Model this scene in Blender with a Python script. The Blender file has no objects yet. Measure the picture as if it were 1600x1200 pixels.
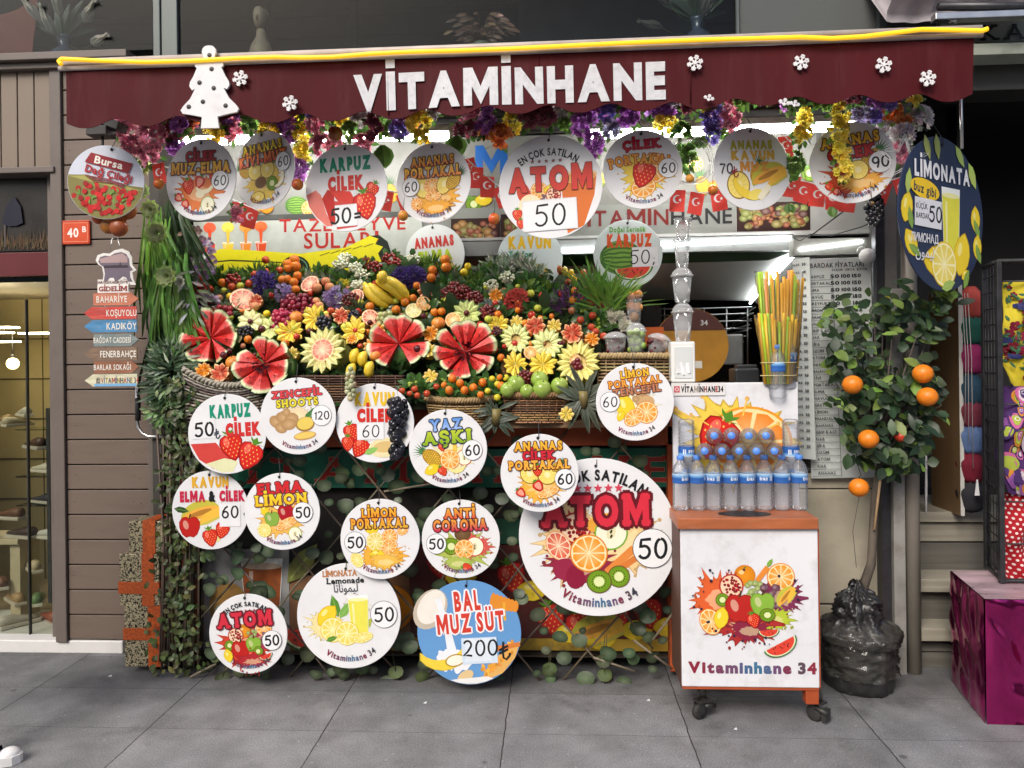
import bpy, bmesh, math, random
from mathutils import Vector, Matrix, noise
R = math.radians
rnd = random.Random(11)
scene = bpy.context.scene
COL = scene.collection

# ---------------------------------------------------------------- camera
F, HZ = 1180.0, 560.0
CAM = Vector((0.0, -3.7, 1.58))
YAW, ROLL = R(3.2), R(0.7)
CROT = Matrix.Rotation(YAW, 3, 'Z') @ Matrix.Rotation(R(90), 3, 'X') @ Matrix.Rotation(-ROLL, 3, 'Z')
cd = bpy.data.cameras.new('camera'); cam = bpy.data.objects.new('camera', cd); COL.objects.link(cam)
cd.sensor_fit = 'HORIZONTAL'; cd.sensor_width = 36; cd.lens = F * 36 / 1600
cd.shift_y = -(600 - HZ) / 1600; cd.clip_end = 300; cd.clip_start = .05
cam.matrix_world = Matrix.Translation(CAM) @ CROT.to_4x4()
scene.camera = cam

def P(px, py, Y):
    """photo pixel -> point on the plane at depth Y"""
    d = CROT @ Vector(((px - 800) / F, (HZ - py) / F, -1))
    return CAM + d * ((Y - CAM.y) / d.y)
def G(px, py, z=0.0):
    """photo pixel -> point on the level z"""
    d = CROT @ Vector(((px - 800) / F, (HZ - py) / F, -1))
    return CAM + d * ((z - CAM.z) / d.z)
def S(px, py, Y):
    """metres per photo pixel there"""
    return (P(px + 1, py, Y) - P(px, py, Y)).length

# ---------------------------------------------------------------- light
w = bpy.data.worlds.new('World'); scene.world = w; w.use_nodes = True
nt = w.node_tree; bg = nt.nodes['Background']
sky = nt.nodes.new('ShaderNodeTexSky'); sky.sky_type = 'NISHITA'; sky.sun_disc = False
SUN_EL, SUN_AZ = R(40), R(205)
sky.sun_elevation = SUN_EL; sky.sun_rotation = SUN_AZ; sky.air_density = 1.0; sky.dust_density = 3.5; sky.ozone_density = 1.0
nt.links.new(sky.outputs[0], bg.inputs[0]); bg.inputs[1].default_value = 0.12
sl = bpy.data.lights.new('sun', 'SUN'); so = bpy.data.objects.new('sun', sl); COL.objects.link(so)
sl.energy = 1.7; sl.angle = R(25); sl.color = (1, .955, .9)
sd = Vector((math.sin(SUN_AZ) * math.cos(SUN_EL), math.cos(SUN_AZ) * math.cos(SUN_EL), math.sin(SUN_EL)))
so.rotation_euler = sd.to_track_quat('Z', 'Y').to_euler(); so.location = (2, -8, 9)
vs = scene.view_settings; vs.view_transform = 'Standard'; vs.look = 'None'; vs.exposure = 0.53; vs.gamma = 1; vs.use_curve_mapping = False
scene.cycles.max_bounces = 8; scene.cycles.transparent_max_bounces = 24
scene.cycles.caustics_reflective = False; scene.cycles.caustics_refractive = False

# ---------------------------------------------------------------- colour + materials
def hx(s):
    s = s.lstrip('#'); v = [int(s[i:i + 2], 16) / 255 for i in (0, 2, 4)]
    return tuple(c / 12.92 if c <= .04045 else ((c + .055) / 1.055) ** 2.4 for c in v)
def mixc(a, b, t): return tuple(a[i] + (b[i] - a[i]) * t for i in range(3))
def jit(c, k=.12, r=None):
    r = r or rnd; f = 1 + r.uniform(-k, k)
    return tuple(max(0, min(1, x * f * (1 + r.uniform(-k, k) * .4))) for x in c)
MATS = {}
def mat(name, col=None, rough=.5, metal=0., spec=.5, var=.15, vs=6., bump=0., bs=80., emit=None, es=0., trans=0., ior=1.45,
        coat=0., dirt=0., dirtcol=(.05, .045, .04), ds=3., stretch=None, transl=0., alpha=1., sss=0., rv=.1):
    """Principled material; col=None reads the mesh's own colour attribute"""
    if name in MATS: return MATS[name]
    m = bpy.data.materials.new(name); m.use_nodes = True; MATS[name] = m
    t = m.node_tree; N = t.nodes.new; L = t.links.new; b = t.nodes['Principled BSDF']
    tc = N('ShaderNodeTexCoord'); oi = N('ShaderNodeObjectInfo')
    ad = N('ShaderNodeVectorMath'); ad.operation = 'ADD'
    ml = N('ShaderNodeMath'); ml.operation = 'MULTIPLY'; ml.inputs[1].default_value = 17.
    L(oi.outputs['Random'], ml.inputs[0]); L(tc.outputs['Object'], ad.inputs[0]); L(ml.outputs[0], ad.inputs[1])
    co = ad.outputs[0]
    if stretch:
        mp = N('ShaderNodeMapping'); mp.inputs['Scale'].default_value = stretch; L(co, mp.inputs['Vector']); co = mp.outputs[0]
    no = N('ShaderNodeTexNoise'); no.inputs['Scale'].default_value = vs; no.inputs['Detail'].default_value = 5; L(co, no.inputs['Vector'])
    mr = N('ShaderNodeMapRange'); mr.inputs[1].default_value = .25; mr.inputs[2].default_value = .75
    mr.inputs[3].default_value = 1 - var; mr.inputs[4].default_value = 1 + var; L(no.outputs['Fac'], mr.inputs[0])
    mx = N('ShaderNodeMix'); mx.data_type = 'RGBA'; mx.blend_type = 'MULTIPLY'; mx.inputs[0].default_value = 1
    if col is None:
        at = N('ShaderNodeVertexColor'); at.layer_name = 'Col'; L(at.outputs[0], mx.inputs[6])
    else: mx.inputs[6].default_value = (*col, 1)
    L(mr.outputs[0], mx.inputs[7]); out = mx.outputs[2]
    if dirt:
        n2 = N('ShaderNodeTexNoise'); n2.inputs['Scale'].default_value = ds; n2.inputs['Detail'].default_value = 9; n2.inputs['Roughness'].default_value = .65
        L(co, n2.inputs['Vector'])
        r2 = N('ShaderNodeMapRange'); r2.inputs[1].default_value = .5; r2.inputs[2].default_value = .72; r2.inputs[3].default_value = 0; r2.inputs[4].default_value = dirt
        L(n2.outputs['Fac'], r2.inputs[0])
        m2 = N('ShaderNodeMix'); m2.data_type = 'RGBA'; L(r2.outputs[0], m2.inputs[0]); L(out, m2.inputs[6]); m2.inputs[7].default_value = (*dirtcol, 1)
        out = m2.outputs[2]
    L(out, b.inputs['Base Color'])
    rr = N('ShaderNodeMapRange'); rr.inputs[3].default_value = max(0, rough - rv); rr.inputs[4].default_value = min(1, rough + rv)
    L(no.outputs['Fac'], rr.inputs[0]); L(rr.outputs[0], b.inputs['Roughness'])
    b.inputs['Metallic'].default_value = metal; b.inputs['Specular IOR Level'].default_value = spec; b.inputs['IOR'].default_value = ior
    b.inputs['Transmission Weight'].default_value = trans; b.inputs['Coat Weight'].default_value = coat; b.inputs['Alpha'].default_value = alpha
    if sss:
        b.inputs['Subsurface Weight'].default_value = sss; b.inputs['Subsurface Scale'].default_value = .01; b.inputs['Subsurface Radius'].default_value = (1, .5, .3)
    if emit: b.inputs['Emission Color'].default_value = (*emit, 1); b.inputs['Emission Strength'].default_value = es
    if bump:
        nb = N('ShaderNodeTexNoise'); nb.inputs['Scale'].default_value = bs; nb.inputs['Detail'].default_value = 4; L(co, nb.inputs['Vector'])
        bp = N('ShaderNodeBump'); bp.inputs['Strength'].default_value = bump; bp.inputs['Distance'].default_value = .004
        L(nb.outputs['Fac'], bp.inputs['Height']); L(bp.outputs[0], b.inputs['Normal'])
    if transl:
        tl = N('ShaderNodeBsdfTranslucent'); L(out, tl.inputs[0]); ms = N('ShaderNodeMixShader'); ms.inputs[0].default_value = transl
        L(b.outputs[0], ms.inputs[1]); L(tl.outputs[0], ms.inputs[2]); L(ms.outputs[0], t.nodes['Material Output'].inputs[0])
    return m
def glass(name, tint=(1, 1, 1), refl=1.0, rough=.02, opac=0.0, col=(.8, .8, .8)):
    """thin clear sheet: mostly see-through with a fresnel reflection"""
    if name in MATS: return MATS[name]
    m = bpy.data.materials.new(name); m.use_nodes = True; MATS[name] = m
    t = m.node_tree; N = t.nodes.new; L = t.links.new; t.nodes.remove(t.nodes['Principled BSDF'])
    tr = N('ShaderNodeBsdfTransparent'); tr.inputs[0].default_value = (*tint, 1)
    gl = N('ShaderNodeBsdfGlossy'); gl.inputs['Roughness'].default_value = rough
    df = N('ShaderNodeBsdfDiffuse'); df.inputs[0].default_value = (*col, 1)
    lw = N('ShaderNodeLayerWeight'); lw.inputs[0].default_value = .25
    mm = N('ShaderNodeMath'); mm.operation = 'MULTIPLY'; mm.inputs[1].default_value = refl; L(lw.outputs['Fresnel'], mm.inputs[0])
    m1 = N('ShaderNodeMixShader'); m1.inputs[0].default_value = opac; L(tr.outputs[0], m1.inputs[1]); L(df.outputs[0], m1.inputs[2])
    m2 = N('ShaderNodeMixShader'); L(mm.outputs[0], m2.inputs[0]); L(m1.outputs[0], m2.inputs[1]); L(gl.outputs[0], m2.inputs[2])
    L(m2.outputs[0], t.nodes['Material Output'].inputs[0])
    return m

PRINT = mat('printed_vinyl', None, rough=.38, var=.04, vs=25, spec=.4)
FRUIT = mat('fruit_skin', None, rough=.36, var=.14, vs=45, bump=.25, bs=260, spec=.5, sss=.08)
FLESH = mat('fruit_flesh', None, rough=.24, var=.3, vs=55, bump=.8, bs=170, spec=.55, sss=.15)
GLOSSY = mat('glossy_skin', None, rough=.2, var=.18, vs=40, spec=.55)
LEAF = mat('leaf', None, rough=.42, var=.25, vs=18, spec=.45, transl=.25)
PETAL = mat('petal', None, rough=.6, var=.18, vs=40, spec=.3, transl=.45)
WOODV = mat('painted', None, rough=.55, var=.12, vs=14, bump=.2, bs=120)
WICKER = mat('wicker', None, rough=.65, var=.3, vs=35, bump=.3, bs=200)
CLOTH = mat('cloth', None, rough=.85, var=.12, vs=20, bump=.3, bs=400, spec=.2)
MET = mat('bare_steel', (.55, .55, .55), rough=.35, metal=1, var=.12, vs=20)
DARKMET = mat('dark_steel', (.06, .06, .065), rough=.4, metal=.6, var=.25, vs=20)
WIRE = mat('wire', (.03, .03, .03), rough=.5, var=.1)
CABLE = mat('cable', (.02, .02, .02), rough=.45, var=.1)
BOARD = mat('white_board', (.78, .78, .79), rough=.32, var=.05, vs=4, dirt=.13, ds=14, dirtcol=(.45, .43, .4))
CLEAR = glass('clear_plastic', (.98, .985, .99), refl=.5, rough=.07, opac=.26, col=(.85, .87, .88))

# ---------------------------------------------------------------- mesh builder
class MB:
    def __init__(s): s.v = []; s.f = []; s.c = []; s.mi = []; s.sm = []; s.M = Matrix(); s.col = (.8, .8, .8); s.cur = 0
    def add(s, vs, fs, col=None, smooth=False):
        o = len(s.v); M = s.M
        s.v += [M @ Vector(p) for p in vs]; col = col or s.col
        per = isinstance(col, list)
        for k, f in enumerate(fs):
            s.f.append([o + i for i in f]); s.mi.append(s.cur); s.sm.append(smooth)
            s.c.append([col[i] for i in f] if per else [col] * len(f))
    def box(s, x0, x1, y0, y1, z0, z1, col=None, b=0.0):
        if b <= 0:
            v = [(x, y, z) for z in (z0, z1) for y in (y0, y1) for x in (x0, x1)]
            s.add(v, [(0, 2, 3, 1), (4, 5, 7, 6), (0, 1, 5, 4), (2, 6, 7, 3), (0, 4, 6, 2), (1, 3, 7, 5)], col); return
        bm = bmesh.new(); bmesh.ops.create_cube(bm, size=1)
        for q in bm.verts: q.co = Vector(((x0 + x1) / 2 + q.co.x * (x1 - x0), (y0 + y1) / 2 + q.co.y * (y1 - y0), (z0 + z1) / 2 + q.co.z * (z1 - z0)))
        bmesh.ops.bevel(bm, geom=bm.edges[:], offset=b, segments=2, affect='EDGES', profile=.5)
        bm.verts.index_update(); s.add([q.co.copy() for q in bm.verts], [[q.index for q in f.verts] for f in bm.faces], col); bm.free()
    def lathe(s, prof, n=16, col=None, smooth=True, cap=True, M=None):
        """profile of (radius, height[, colour]) turned about local z"""
        old = s.M
        if M is not None: s.M = s.M @ M
        vs, cs = [], []
        for p in prof:
            for k in range(n):
                a = 2 * math.pi * k / n; vs.append((p[0] * math.cos(a), p[0] * math.sin(a), p[1])); cs.append(p[2] if len(p) > 2 else (col or s.col))
        fs = [(i * n + k, i * n + (k + 1) % n, (i + 1) * n + (k + 1) % n, (i + 1) * n + k) for i in range(len(prof) - 1) for k in range(n)]
        if cap:
            if prof[0][0] > 1e-5: fs.append(tuple(range(n))[::-1])
            if prof[-1][0] > 1e-5: fs.append(tuple((len(prof) - 1) * n + k for k in range(n)))
        s.add(vs, fs, cs, smooth); s.M = old
    def sphere(s, c, r, n=12, m=8, sq=(1, 1, 1), col=None, rot=None, fn=None):
        vs, cs = [], []
        for i in range(m + 1):
            t = math.pi * i / m
            for k in range(n):
                a = 2 * math.pi * k / n; d = Vector((math.sin(t) * math.cos(a), math.sin(t) * math.sin(a), math.cos(t)))
                q = Vector((d.x * sq[0], d.y * sq[1], d.z * sq[2])) * r
                if fn:
                    k2, cc = fn(d, a, t); q *= k2; cs.append(cc or col or s.col)
                else: cs.append(col or s.col)
                if rot is not None: q = rot @ q
                vs.append(q + Vector(c))
        fs = [(i * n + k, (i + 1) * n + k, (i + 1) * n + (k + 1) % n, i * n + (k + 1) % n) for i in range(m) for k in range(n)]
        s.add(vs, fs, cs, True)
    def tube(s, pts, r, n=6, col=None, cap=True, smooth=True):
        pts = [Vector(p) for p in pts]; rs = r if isinstance(r, (list, tuple)) else [r] * len(pts)
        vs = []; up = None
        for i, p in enumerate(pts):
            d = (pts[min(i + 1, len(pts) - 1)] - pts[max(i - 1, 0)])
            if d.length < 1e-9: d = Vector((0, 0, 1))
            d.normalize()
            if up is None: up = Vector((0, 0, 1)) if abs(d.z) < .9 else Vector((1, 0, 0))
            sx = d.cross(up)
            if sx.length < 1e-4: sx = d.cross(Vector((.3, 1, .2)))
            sx.normalize(); up = sx.cross(d).normalized()
            for k in range(n):
                a = 2 * math.pi * k / n; vs.append(p + (sx * math.cos(a) + up * math.sin(a)) * rs[i])
        fs = [(i * n + k, i * n + (k + 1) % n, (i + 1) * n + (k + 1) % n, (i + 1) * n + k) for i in range(len(pts) - 1) for k in range(n)]
        if cap: fs += [tuple(range(n))[::-1], tuple((len(pts) - 1) * n + k for k in range(n))]
        s.add(vs, fs, col, smooth)
    def prism(s, pts, y0, y1, col=None, side=None, smooth=False):
        """outline in (x, z), front face at y0 (towards the street), back at y1"""
        n = len(pts); ar = sum(pts[i][0] * pts[(i + 1) % n][1] - pts[(i + 1) % n][0] * pts[i][1] for i in range(n))
        if ar < 0: pts = pts[::-1]
        vs = [(p[0], y0, p[1]) for p in pts] + [(p[0], y1, p[1]) for p in pts]
        s.add(vs, [tuple(range(n)), tuple(range(2 * n - 1, n - 1, -1))], col)
        s.add(vs, [(i, i + n, (i + 1) % n + n, (i + 1) % n) for i in range(n)], side or col, smooth)
    def leaf(s, p, d, up, L, W, col, fold=.25, droop=.15, n=2, c2=None):
        p = Vector(p); d = Vector(d).normalized(); sx = d.cross(Vector(up))
        if sx.length < 1e-4: sx = d.cross(Vector((.2, .9, .4)))
        sx.normalize(); nn = sx.cross(d)
        c2 = c2 or col; ts = [(0, .12), (.3, .85), (.6, 1.), (.85, .55), (1, 0)] if n > 1 else [(0, .1), (.45, 1), (1, 0)]
        vs, cs = [], []
        for t, wd in ts:
            q = p + d * (L * t) - nn * (droop * L * t * t)
            hw = W / 2 * wd
            vs += [q + sx * hw + nn * (fold * hw), q, q - sx * hw + nn * (fold * hw)]; cs += [c2, col, c2]
        fs = []
        for i in range(len(ts) - 1):
            a = i * 3; fs += [(a, a + 3, a + 4, a + 1), (a + 1, a + 4, a + 5, a + 2)]
        s.add(vs, fs, cs, True)
    def build(s, name, mats, parent=None, loc=None):
        me = bpy.data.meshes.new(name); me.from_pydata([tuple(v) for v in s.v], [], s.f)
        me.polygons.foreach_set('material_index', s.mi); me.polygons.foreach_set('use_smooth', s.sm)
        ca = me.color_attributes.new('Col', 'FLOAT_COLOR', 'CORNER')
        flat = []
        for fc in s.c:
            for c in fc: flat += (c[0], c[1], c[2], 1.0)
        ca.data.foreach_set('color', flat)
        for m in (mats if isinstance(mats, (list, tuple)) else [mats]): me.materials.append(m)
        me.update(); me.validate()
        o = bpy.data.objects.new(name, me); COL.objects.link(o)
        if parent is not None: o.parent = parent
        if loc is not None: o.location = loc
        return o

TAGGED = []
def tag(o, label, cat, group=None):
    o['label'] = label; o['category'] = cat
    if group: o['group'] = group
    TAGGED.append(o); return o
def thing(name, label, cat, loc=(0, 0, 0), group=None, rot=None):
    o = bpy.data.objects.new(name, None); o.empty_display_size = .05; COL.objects.link(o); o.location = loc
    if rot is not None: o.rotation_euler = rot
    return tag(o, label, cat, group)
def single(name, mb, mats, label, cat, loc=None, group=None, rot=None):
    o = mb.build(name, mats, None, loc)
    if rot is not None: o.rotation_euler = rot
    return tag(o, label, cat, group)
def struct(name, mb, mats):
    o = mb.build(name, mats); o['kind'] = 'structure'; return o
def dup(root, loc=None, rot=None, label=None, group=None):
    def cp(o, par):
        c = o.copy(); COL.objects.link(c)
        if par is not None: c.parent = par
        for ch in o.children: cp(ch, c)
        return c
    r = cp(root, None)
    if loc is not None: r.location = loc
    if rot is not None: r.rotation_euler = rot
    if label: r['label'] = label
    if group: r['group'] = group
    TAGGED.append(r); return r
def cyl(mb, p0, p1, r, n=12, col=None, r1=None): mb.tube([p0, p1], [r, r if r1 is None else r1], n, col)
# ================================================================ lettering and printed pictures (flat prints on real boards)
GL = {}
def glyph(ch, off):
    k = (ch, off)
    if k not in GL:
        c = bpy.data.curves.new('glyph', 'FONT'); c.body = ch; c.size = 1.0; c.offset = off; c.resolution_u = 3
        o = bpy.data.objects.new('glyph', c); me = bpy.data.meshes.new_from_object(o)
        vs = [(v.co.x, v.co.y) for v in me.vertices]; fs = [tuple(p.vertices) for p in me.polygons]
        bpy.data.objects.remove(o); bpy.data.curves.remove(c); bpy.data.meshes.remove(me)
        xs = [v[0] for v in vs] or [0, .3]
        if ch == 'M':   # heavy M drawn by hand: the offset font folds over itself
            e, h0, h1, t_ = off, -off, .72 + off, .115 + 1.9 * off; nb = .34 + e * .3; bt = max(h0, nb - 1.75 * t_); iy = h1 - (nb - bt) - .1 * t_
            vs = [(-e, h0), (-e + t_, h0), (-e + t_, iy), (.4, bt), (.8 + e - t_, iy), (.8 + e - t_, h0), (.8 + e, h0), (.8 + e, h1), (.8 + e - t_ * 1.1, h1), (.4, nb), (-e + t_ * 1.1, h1), (-e, h1)]
            fs = [tuple(range(12))]; xs = [-e, .8 + e]
        if ch in 'Iİ':
            e = .065 + off; vs = [(0, -off), (2 * e, -off), (2 * e, .72 + off), (0, .72 + off)]; fs = [(0, 1, 2, 3)]; xs = [0, 2 * e]
            if ch == 'İ': g_ = .80 + off * .9; vs += [(0, g_), (2 * e, g_), (2 * e, g_ + 2 * e * .9), (0, g_ + 2 * e * .9)]; fs.append((4, 5, 6, 7))
        if ch == 'Ü':
            u = glyph('U', off); vs, fs = list(u[0]), list(u[1]); xs = [u[2], u[3]]; m_ = (u[2] + u[3]) / 2
            for sx in (-.14, .14):
                n_ = len(vs); e = .055 + off * .6; vs += [(m_ + sx + e * a, .86 + e * b) for a, b in ((-1, -1), (1, -1), (1, 1), (-1, 1))]; fs.append((n_, n_ + 1, n_ + 2, n_ + 3))
        GL[k] = (vs, fs, min(xs), max(xs))
    return GL[k]
NOSERIF = set('OCSGQJÇÖŞĞ0123456789&-,.;?:oacesgdqbpmnuhtwvğöşçü+@ ')
LZ = .00007
class Art:
    """a flat print: polygons in the (x, z) plane facing the street, each layer a hair in front of the last"""
    def __init__(s, sc=1., mb=None, z=0.): s.mb = mb or MB(); s.sc = sc; s.z = z; s.ox = 0; s.oy = 0
    def lay(s, vs, fs, col, dz=1.):
        s.z += dz; k = s.sc
        cs = [col(x, y) for x, y in vs] if callable(col) else col
        ff = []
        for f in fs:
            a = sum(vs[f[i]][0] * vs[f[(i + 1) % len(f)]][1] - vs[f[(i + 1) % len(f)]][0] * vs[f[i]][1] for i in range(len(f)))
            ff.append(f if a > 0 else tuple(f)[::-1])
        s.mb.add([((x + s.ox) * k, -s.z * LZ, (y + s.oy) * k) for x, y in vs], ff, cs)
    def poly(s, pts, col, dz=1.): s.lay(pts, [tuple(range(len(pts)))], col, dz)
    def ell(s, cx, cy, rx, ry=None, col=(1, 1, 1), rot=0, n=20, edge=None, dz=1.):
        ry = ry or rx; c, q = math.cos(rot), math.sin(rot)
        pts = [(cx + rx * math.cos(a) * c - ry * math.sin(a) * q, cy + rx * math.cos(a) * q + ry * math.sin(a) * c) for a in (2 * math.pi * i / n for i in range(n))]
        if edge is None: s.poly(pts, col, dz)
        else:
            s.z += dz; k = s.sc; vs = [((x + s.ox) * k, -s.z * LZ, (y + s.oy) * k) for x, y in [(cx, cy)] + pts]
            s.mb.add(vs, [(0, i + 1, (i + 1) % n + 1) for i in range(n)], [col] + [edge] * n)
    def ring(s, cx, cy, r, w, col, n=36):
        vs = []
        for i in range(n):
            a = 2 * math.pi * i / n
            vs += [(cx + r * math.cos(a), cy + r * math.sin(a)), (cx + (r - w) * math.cos(a), cy + (r - w) * math.sin(a))]
        s.lay(vs, [(2 * i, (2 * i + 2) % (2 * n), (2 * i + 3) % (2 * n), 2 * i + 1) for i in range(n)], col)
    def rect(s, x0, y0, x1, y1, col, rot=0):
        cx, cy = (x0 + x1) / 2, (y0 + y1) / 2; c, q = math.cos(rot), math.sin(rot)
        s.poly([(cx + (x - cx) * c - (y - cy) * q, cy + (x - cx) * q + (y - cy) * c) for x, y in ((x0, y0), (x1, y0), (x1, y1), (x0, y1))], col)
    def stroke(s, pts, w, col):
        n = len(pts); vs = []
        for i in range(n):
            a, b = pts[max(i - 1, 0)], pts[min(i + 1, n - 1)]; dx, dy = b[0] - a[0], b[1] - a[1]; l = math.hypot(dx, dy) or 1
            vs += [(pts[i][0] - dy / l * w / 2, pts[i][1] + dx / l * w / 2), (pts[i][0] + dy / l * w / 2, pts[i][1] - dx / l * w / 2)]
        s.lay(vs, [(2 * i, 2 * i + 1, 2 * i + 3, 2 * i + 2) for i in range(n - 1)], col)
    def star(s, cx, cy, r, col, rot=0):
        s.poly([(cx + (r if i % 2 == 0 else r * .42) * math.sin(math.pi * i / 5 + rot), cy + (r if i % 2 == 0 else r * .42) * math.cos(math.pi * i / 5 + rot)) for i in range(10)], col)
    def layout(s, t, h, wide, off, gap):
        k = h / .72; x = 0; out = []
        for ch in t:
            if ch == ' ': x += .3 * k * wide; continue
            g = glyph(ch, off); out.append((ch, x - g[2] * k * wide)); x += (g[3] - g[2]) * k * wide + gap * k * wide
        return out, x - gap * k * wide
    def text(s, t, cx, cy, h, col, wide=1., off=.02, gap=.07, W=None, rot=0, out=None, ow=.05, slab=False, arc=None, align='c', whole=False, cols=None, shade=None):
        """h cap height, W fit to this width; out = outline colour; arc = (radius, up) bends the line"""
        k = h / .72
        if whole: L, w = [(t, -glyph(t, off)[2] * k * wide)], (glyph(t, off)[3] - glyph(t, off)[2]) * k * wide
        else: L, w = s.layout(t, h, wide, off, gap)
        if W: wide *= W / w; L, w = ([(t, -glyph(t, off)[2] * k * wide)], W) if whole else s.layout(t, h, wide, off, gap)
        x0 = cx - w / 2 if align == 'c' else (cx if align == 'l' else cx - w)
        def put(o2, cc, z, ser, sx=0, sy=0):
            for i, (ch, x) in enumerate(L):
                vs, fs, a, b = glyph(ch, o2); c2 = cols[i % len(cols)] if (cols and cc is col) else cc
                pv = [(x0 + x + p[0] * k * wide, (p[1] - .36) * k) for p in vs]; polys = [(pv, fs, 0)]
                if ser and ch not in NOSERIF:
                    for yy, top in ((0, 0), (.72, 1)):
                        xs = sorted(p[0] for p in vs if abs(p[1] - (yy + (o2 if top else -o2))) < .05)
                        if not xs: continue
                        runs = [[xs[0], xs[0]]]
                        for q in xs[1:]:
                            if q - runs[-1][1] < .2: runs[-1][1] = q
                            else: runs.append([q, q])
                        for r0, r1 in runs:
                            if r1 - r0 > .45: continue
                            e = .05 + (o2 - off); ya, yb = (-.02 - (o2 - off), .10 + (o2 - off)) if not top else (.62 - (o2 - off), .74 + (o2 - off))
                            polys.append(([(x0 + x + X_ * k * wide, (Y_ - .36) * k) for X_, Y_ in ((r0 - e, ya), (r1 + e, ya), (r1 + e, yb), (r0 - e, yb))], [(0, 1, 2, 3)], .35))
                for pv2, fs2, dz in polys:
                    q2 = []
                    xm = x0 + x + (a + b) / 2 * k * wide
                    for (px_, py_) in pv2:
                        if arc:
                            Rr, up = arc; th = (xm - cx) / Rr; lx_, ly_ = px_ - xm, py_
                            if up: th = -th; rr = Rr + ly_; q = (cx + math.sin(-th) * rr + math.cos(th) * lx_, cy - Rr + math.cos(th) * rr + math.sin(th) * lx_)
                            else: rr = Rr - ly_; q = (cx + math.sin(th) * rr + math.cos(th) * lx_, cy + Rr - math.cos(th) * rr + math.sin(th) * lx_)
                        else:
                            dx, dy = px_ - cx, py_; q = (cx + dx * math.cos(rot) - dy * math.sin(rot), cy + dx * math.sin(rot) + dy * math.cos(rot))
                        q2.append(q)
                    cf = c2
                    if shade and cc is col: cf = (lambda X_, Y_, c2=c2: mixc(c2, shade, max(0, min(1, .5 - (Y_ - cy) / h))))
                    zz = s.z; s.z = z + (i % 2) * .1 + dz * .3; s.lay([(x_ + sx, y_ + sy) for x_, y_ in q2] if sx or sy else q2, fs2, cf, 0); s.z = zz
        if out:
            for d in range(6): put(off, out, s.z + .3 + d * .25, slab, ow * k * math.cos(d * 1.0472 + .5), ow * k * math.sin(d * 1.0472 + .5))
            s.z += 2
        put(off, col, s.z + 1, slab); s.z += 2.2
        return w
    def hand(s, t, x, y, h, col=(.01, .01, .012), w=.13, gap=.18, slant=.05):
        """marker pen figures, x = left, y = bottom"""
        def el(cx, cy, rx, ry, a0, a1, n=14): return [(cx + rx * math.cos(R(a0 + (a1 - a0) * i / n)), cy + ry * math.sin(R(a0 + (a1 - a0) * i / n))) for i in range(n + 1)]
        D = {'0': [el(.3, .5, .27, .48, 100, 455)], '1': [[(.1, .75), (.28, .98), (.24, 0)]], '2': [el(.28, .72, .24, .26, 160, -30, 8) + [(.3, .3), (.02, .03), (.3, .06), (.58, .02)]],
             '5': [[(.6, .97), (.35, .95), (.12, .93), (.1, .75), (.08, .55)] + el(.27, .32, .28, .31, 115, -150, 10)], '6': [[(.5, .98), (.3, .85), (.1, .55)] + el(.3, .27, .24, .26, 170, 520, 14)],
             '7': [[(.02, .92), (.3, .93), (.58, .95), (.4, .5), (.25, 0)]], '9': [el(.3, .7, .25, .27, 20, 380, 14) + [(.55, .5), (.42, 0)]], ';': [[(.1, .4), (.13, .36)], [(.14, .12), (.05, -.1)]],
             't': [[(.25, .95), (.22, .4), (.25, .1), (.4, .0), (.58, .2), (.6, .35)], [(.02, .5), (.5, .72)], [(.02, .32), (.5, .54)]], '-': [[(.05, .4), (.5, .45)]], '=': [[(.05, .3), (.5, .36)], [(.05, .55), (.5, .6)]]}
        for ch in t:
            for st in D[ch]: s.stroke([(x + (px_ + slant * py_) * h, y + py_ * h) for px_, py_ in st], w * h, col)
            x += (.62 + gap) * h if ch != '1' else (.3 + gap) * h
        return x
    # ---- fruit pictures
    def blob(s, cx, cy, r, col, seed=0, n=40, amp=.35, sq=1., dz=1., spikes=0):
        q = random.Random(seed); ph = [(q.uniform(0, 6.3), q.choice((3, 5, 7, 9, 11)), q.uniform(.2, 1)) for _ in range(4)]; pts = []
        for i in range(n):
            a = 2 * math.pi * i / n; m = 1 + amp * sum(A * math.sin(k * a + p) for p, k, A in ph) / 3
            if spikes and i % max(2, n // spikes) == 0: m *= 1 + q.uniform(.15, .5)
            pts.append((cx + r * m * math.cos(a), cy + r * m * sq * math.sin(a)))
        s.poly(pts, col, dz)
    def splash(s, cx, cy, r, col, seed=1, sq=.75, dark=None):
        dark = dark or mixc(col, (.1, .02, 0), .4)
        s.blob(cx, cy, r, dark, seed, 64, .34, sq, spikes=21); s.blob(cx, cy, r * .93, col, seed, 64, .34, sq, spikes=21)
        s.blob(cx + .04 * r, cy - .1 * r, r * .6, mixc(col, (1, .85, .5), .35), seed + 5, 40, .4, sq * .8); q = random.Random(seed)
        for i in range(11):
            a = q.uniform(0, 6.28); d = r * q.uniform(1.05, 1.45); s.ell(cx + d * math.cos(a), cy + d * .8 * math.sin(a), q.uniform(.012, .03), None, dark, n=7, dz=.1)
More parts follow.
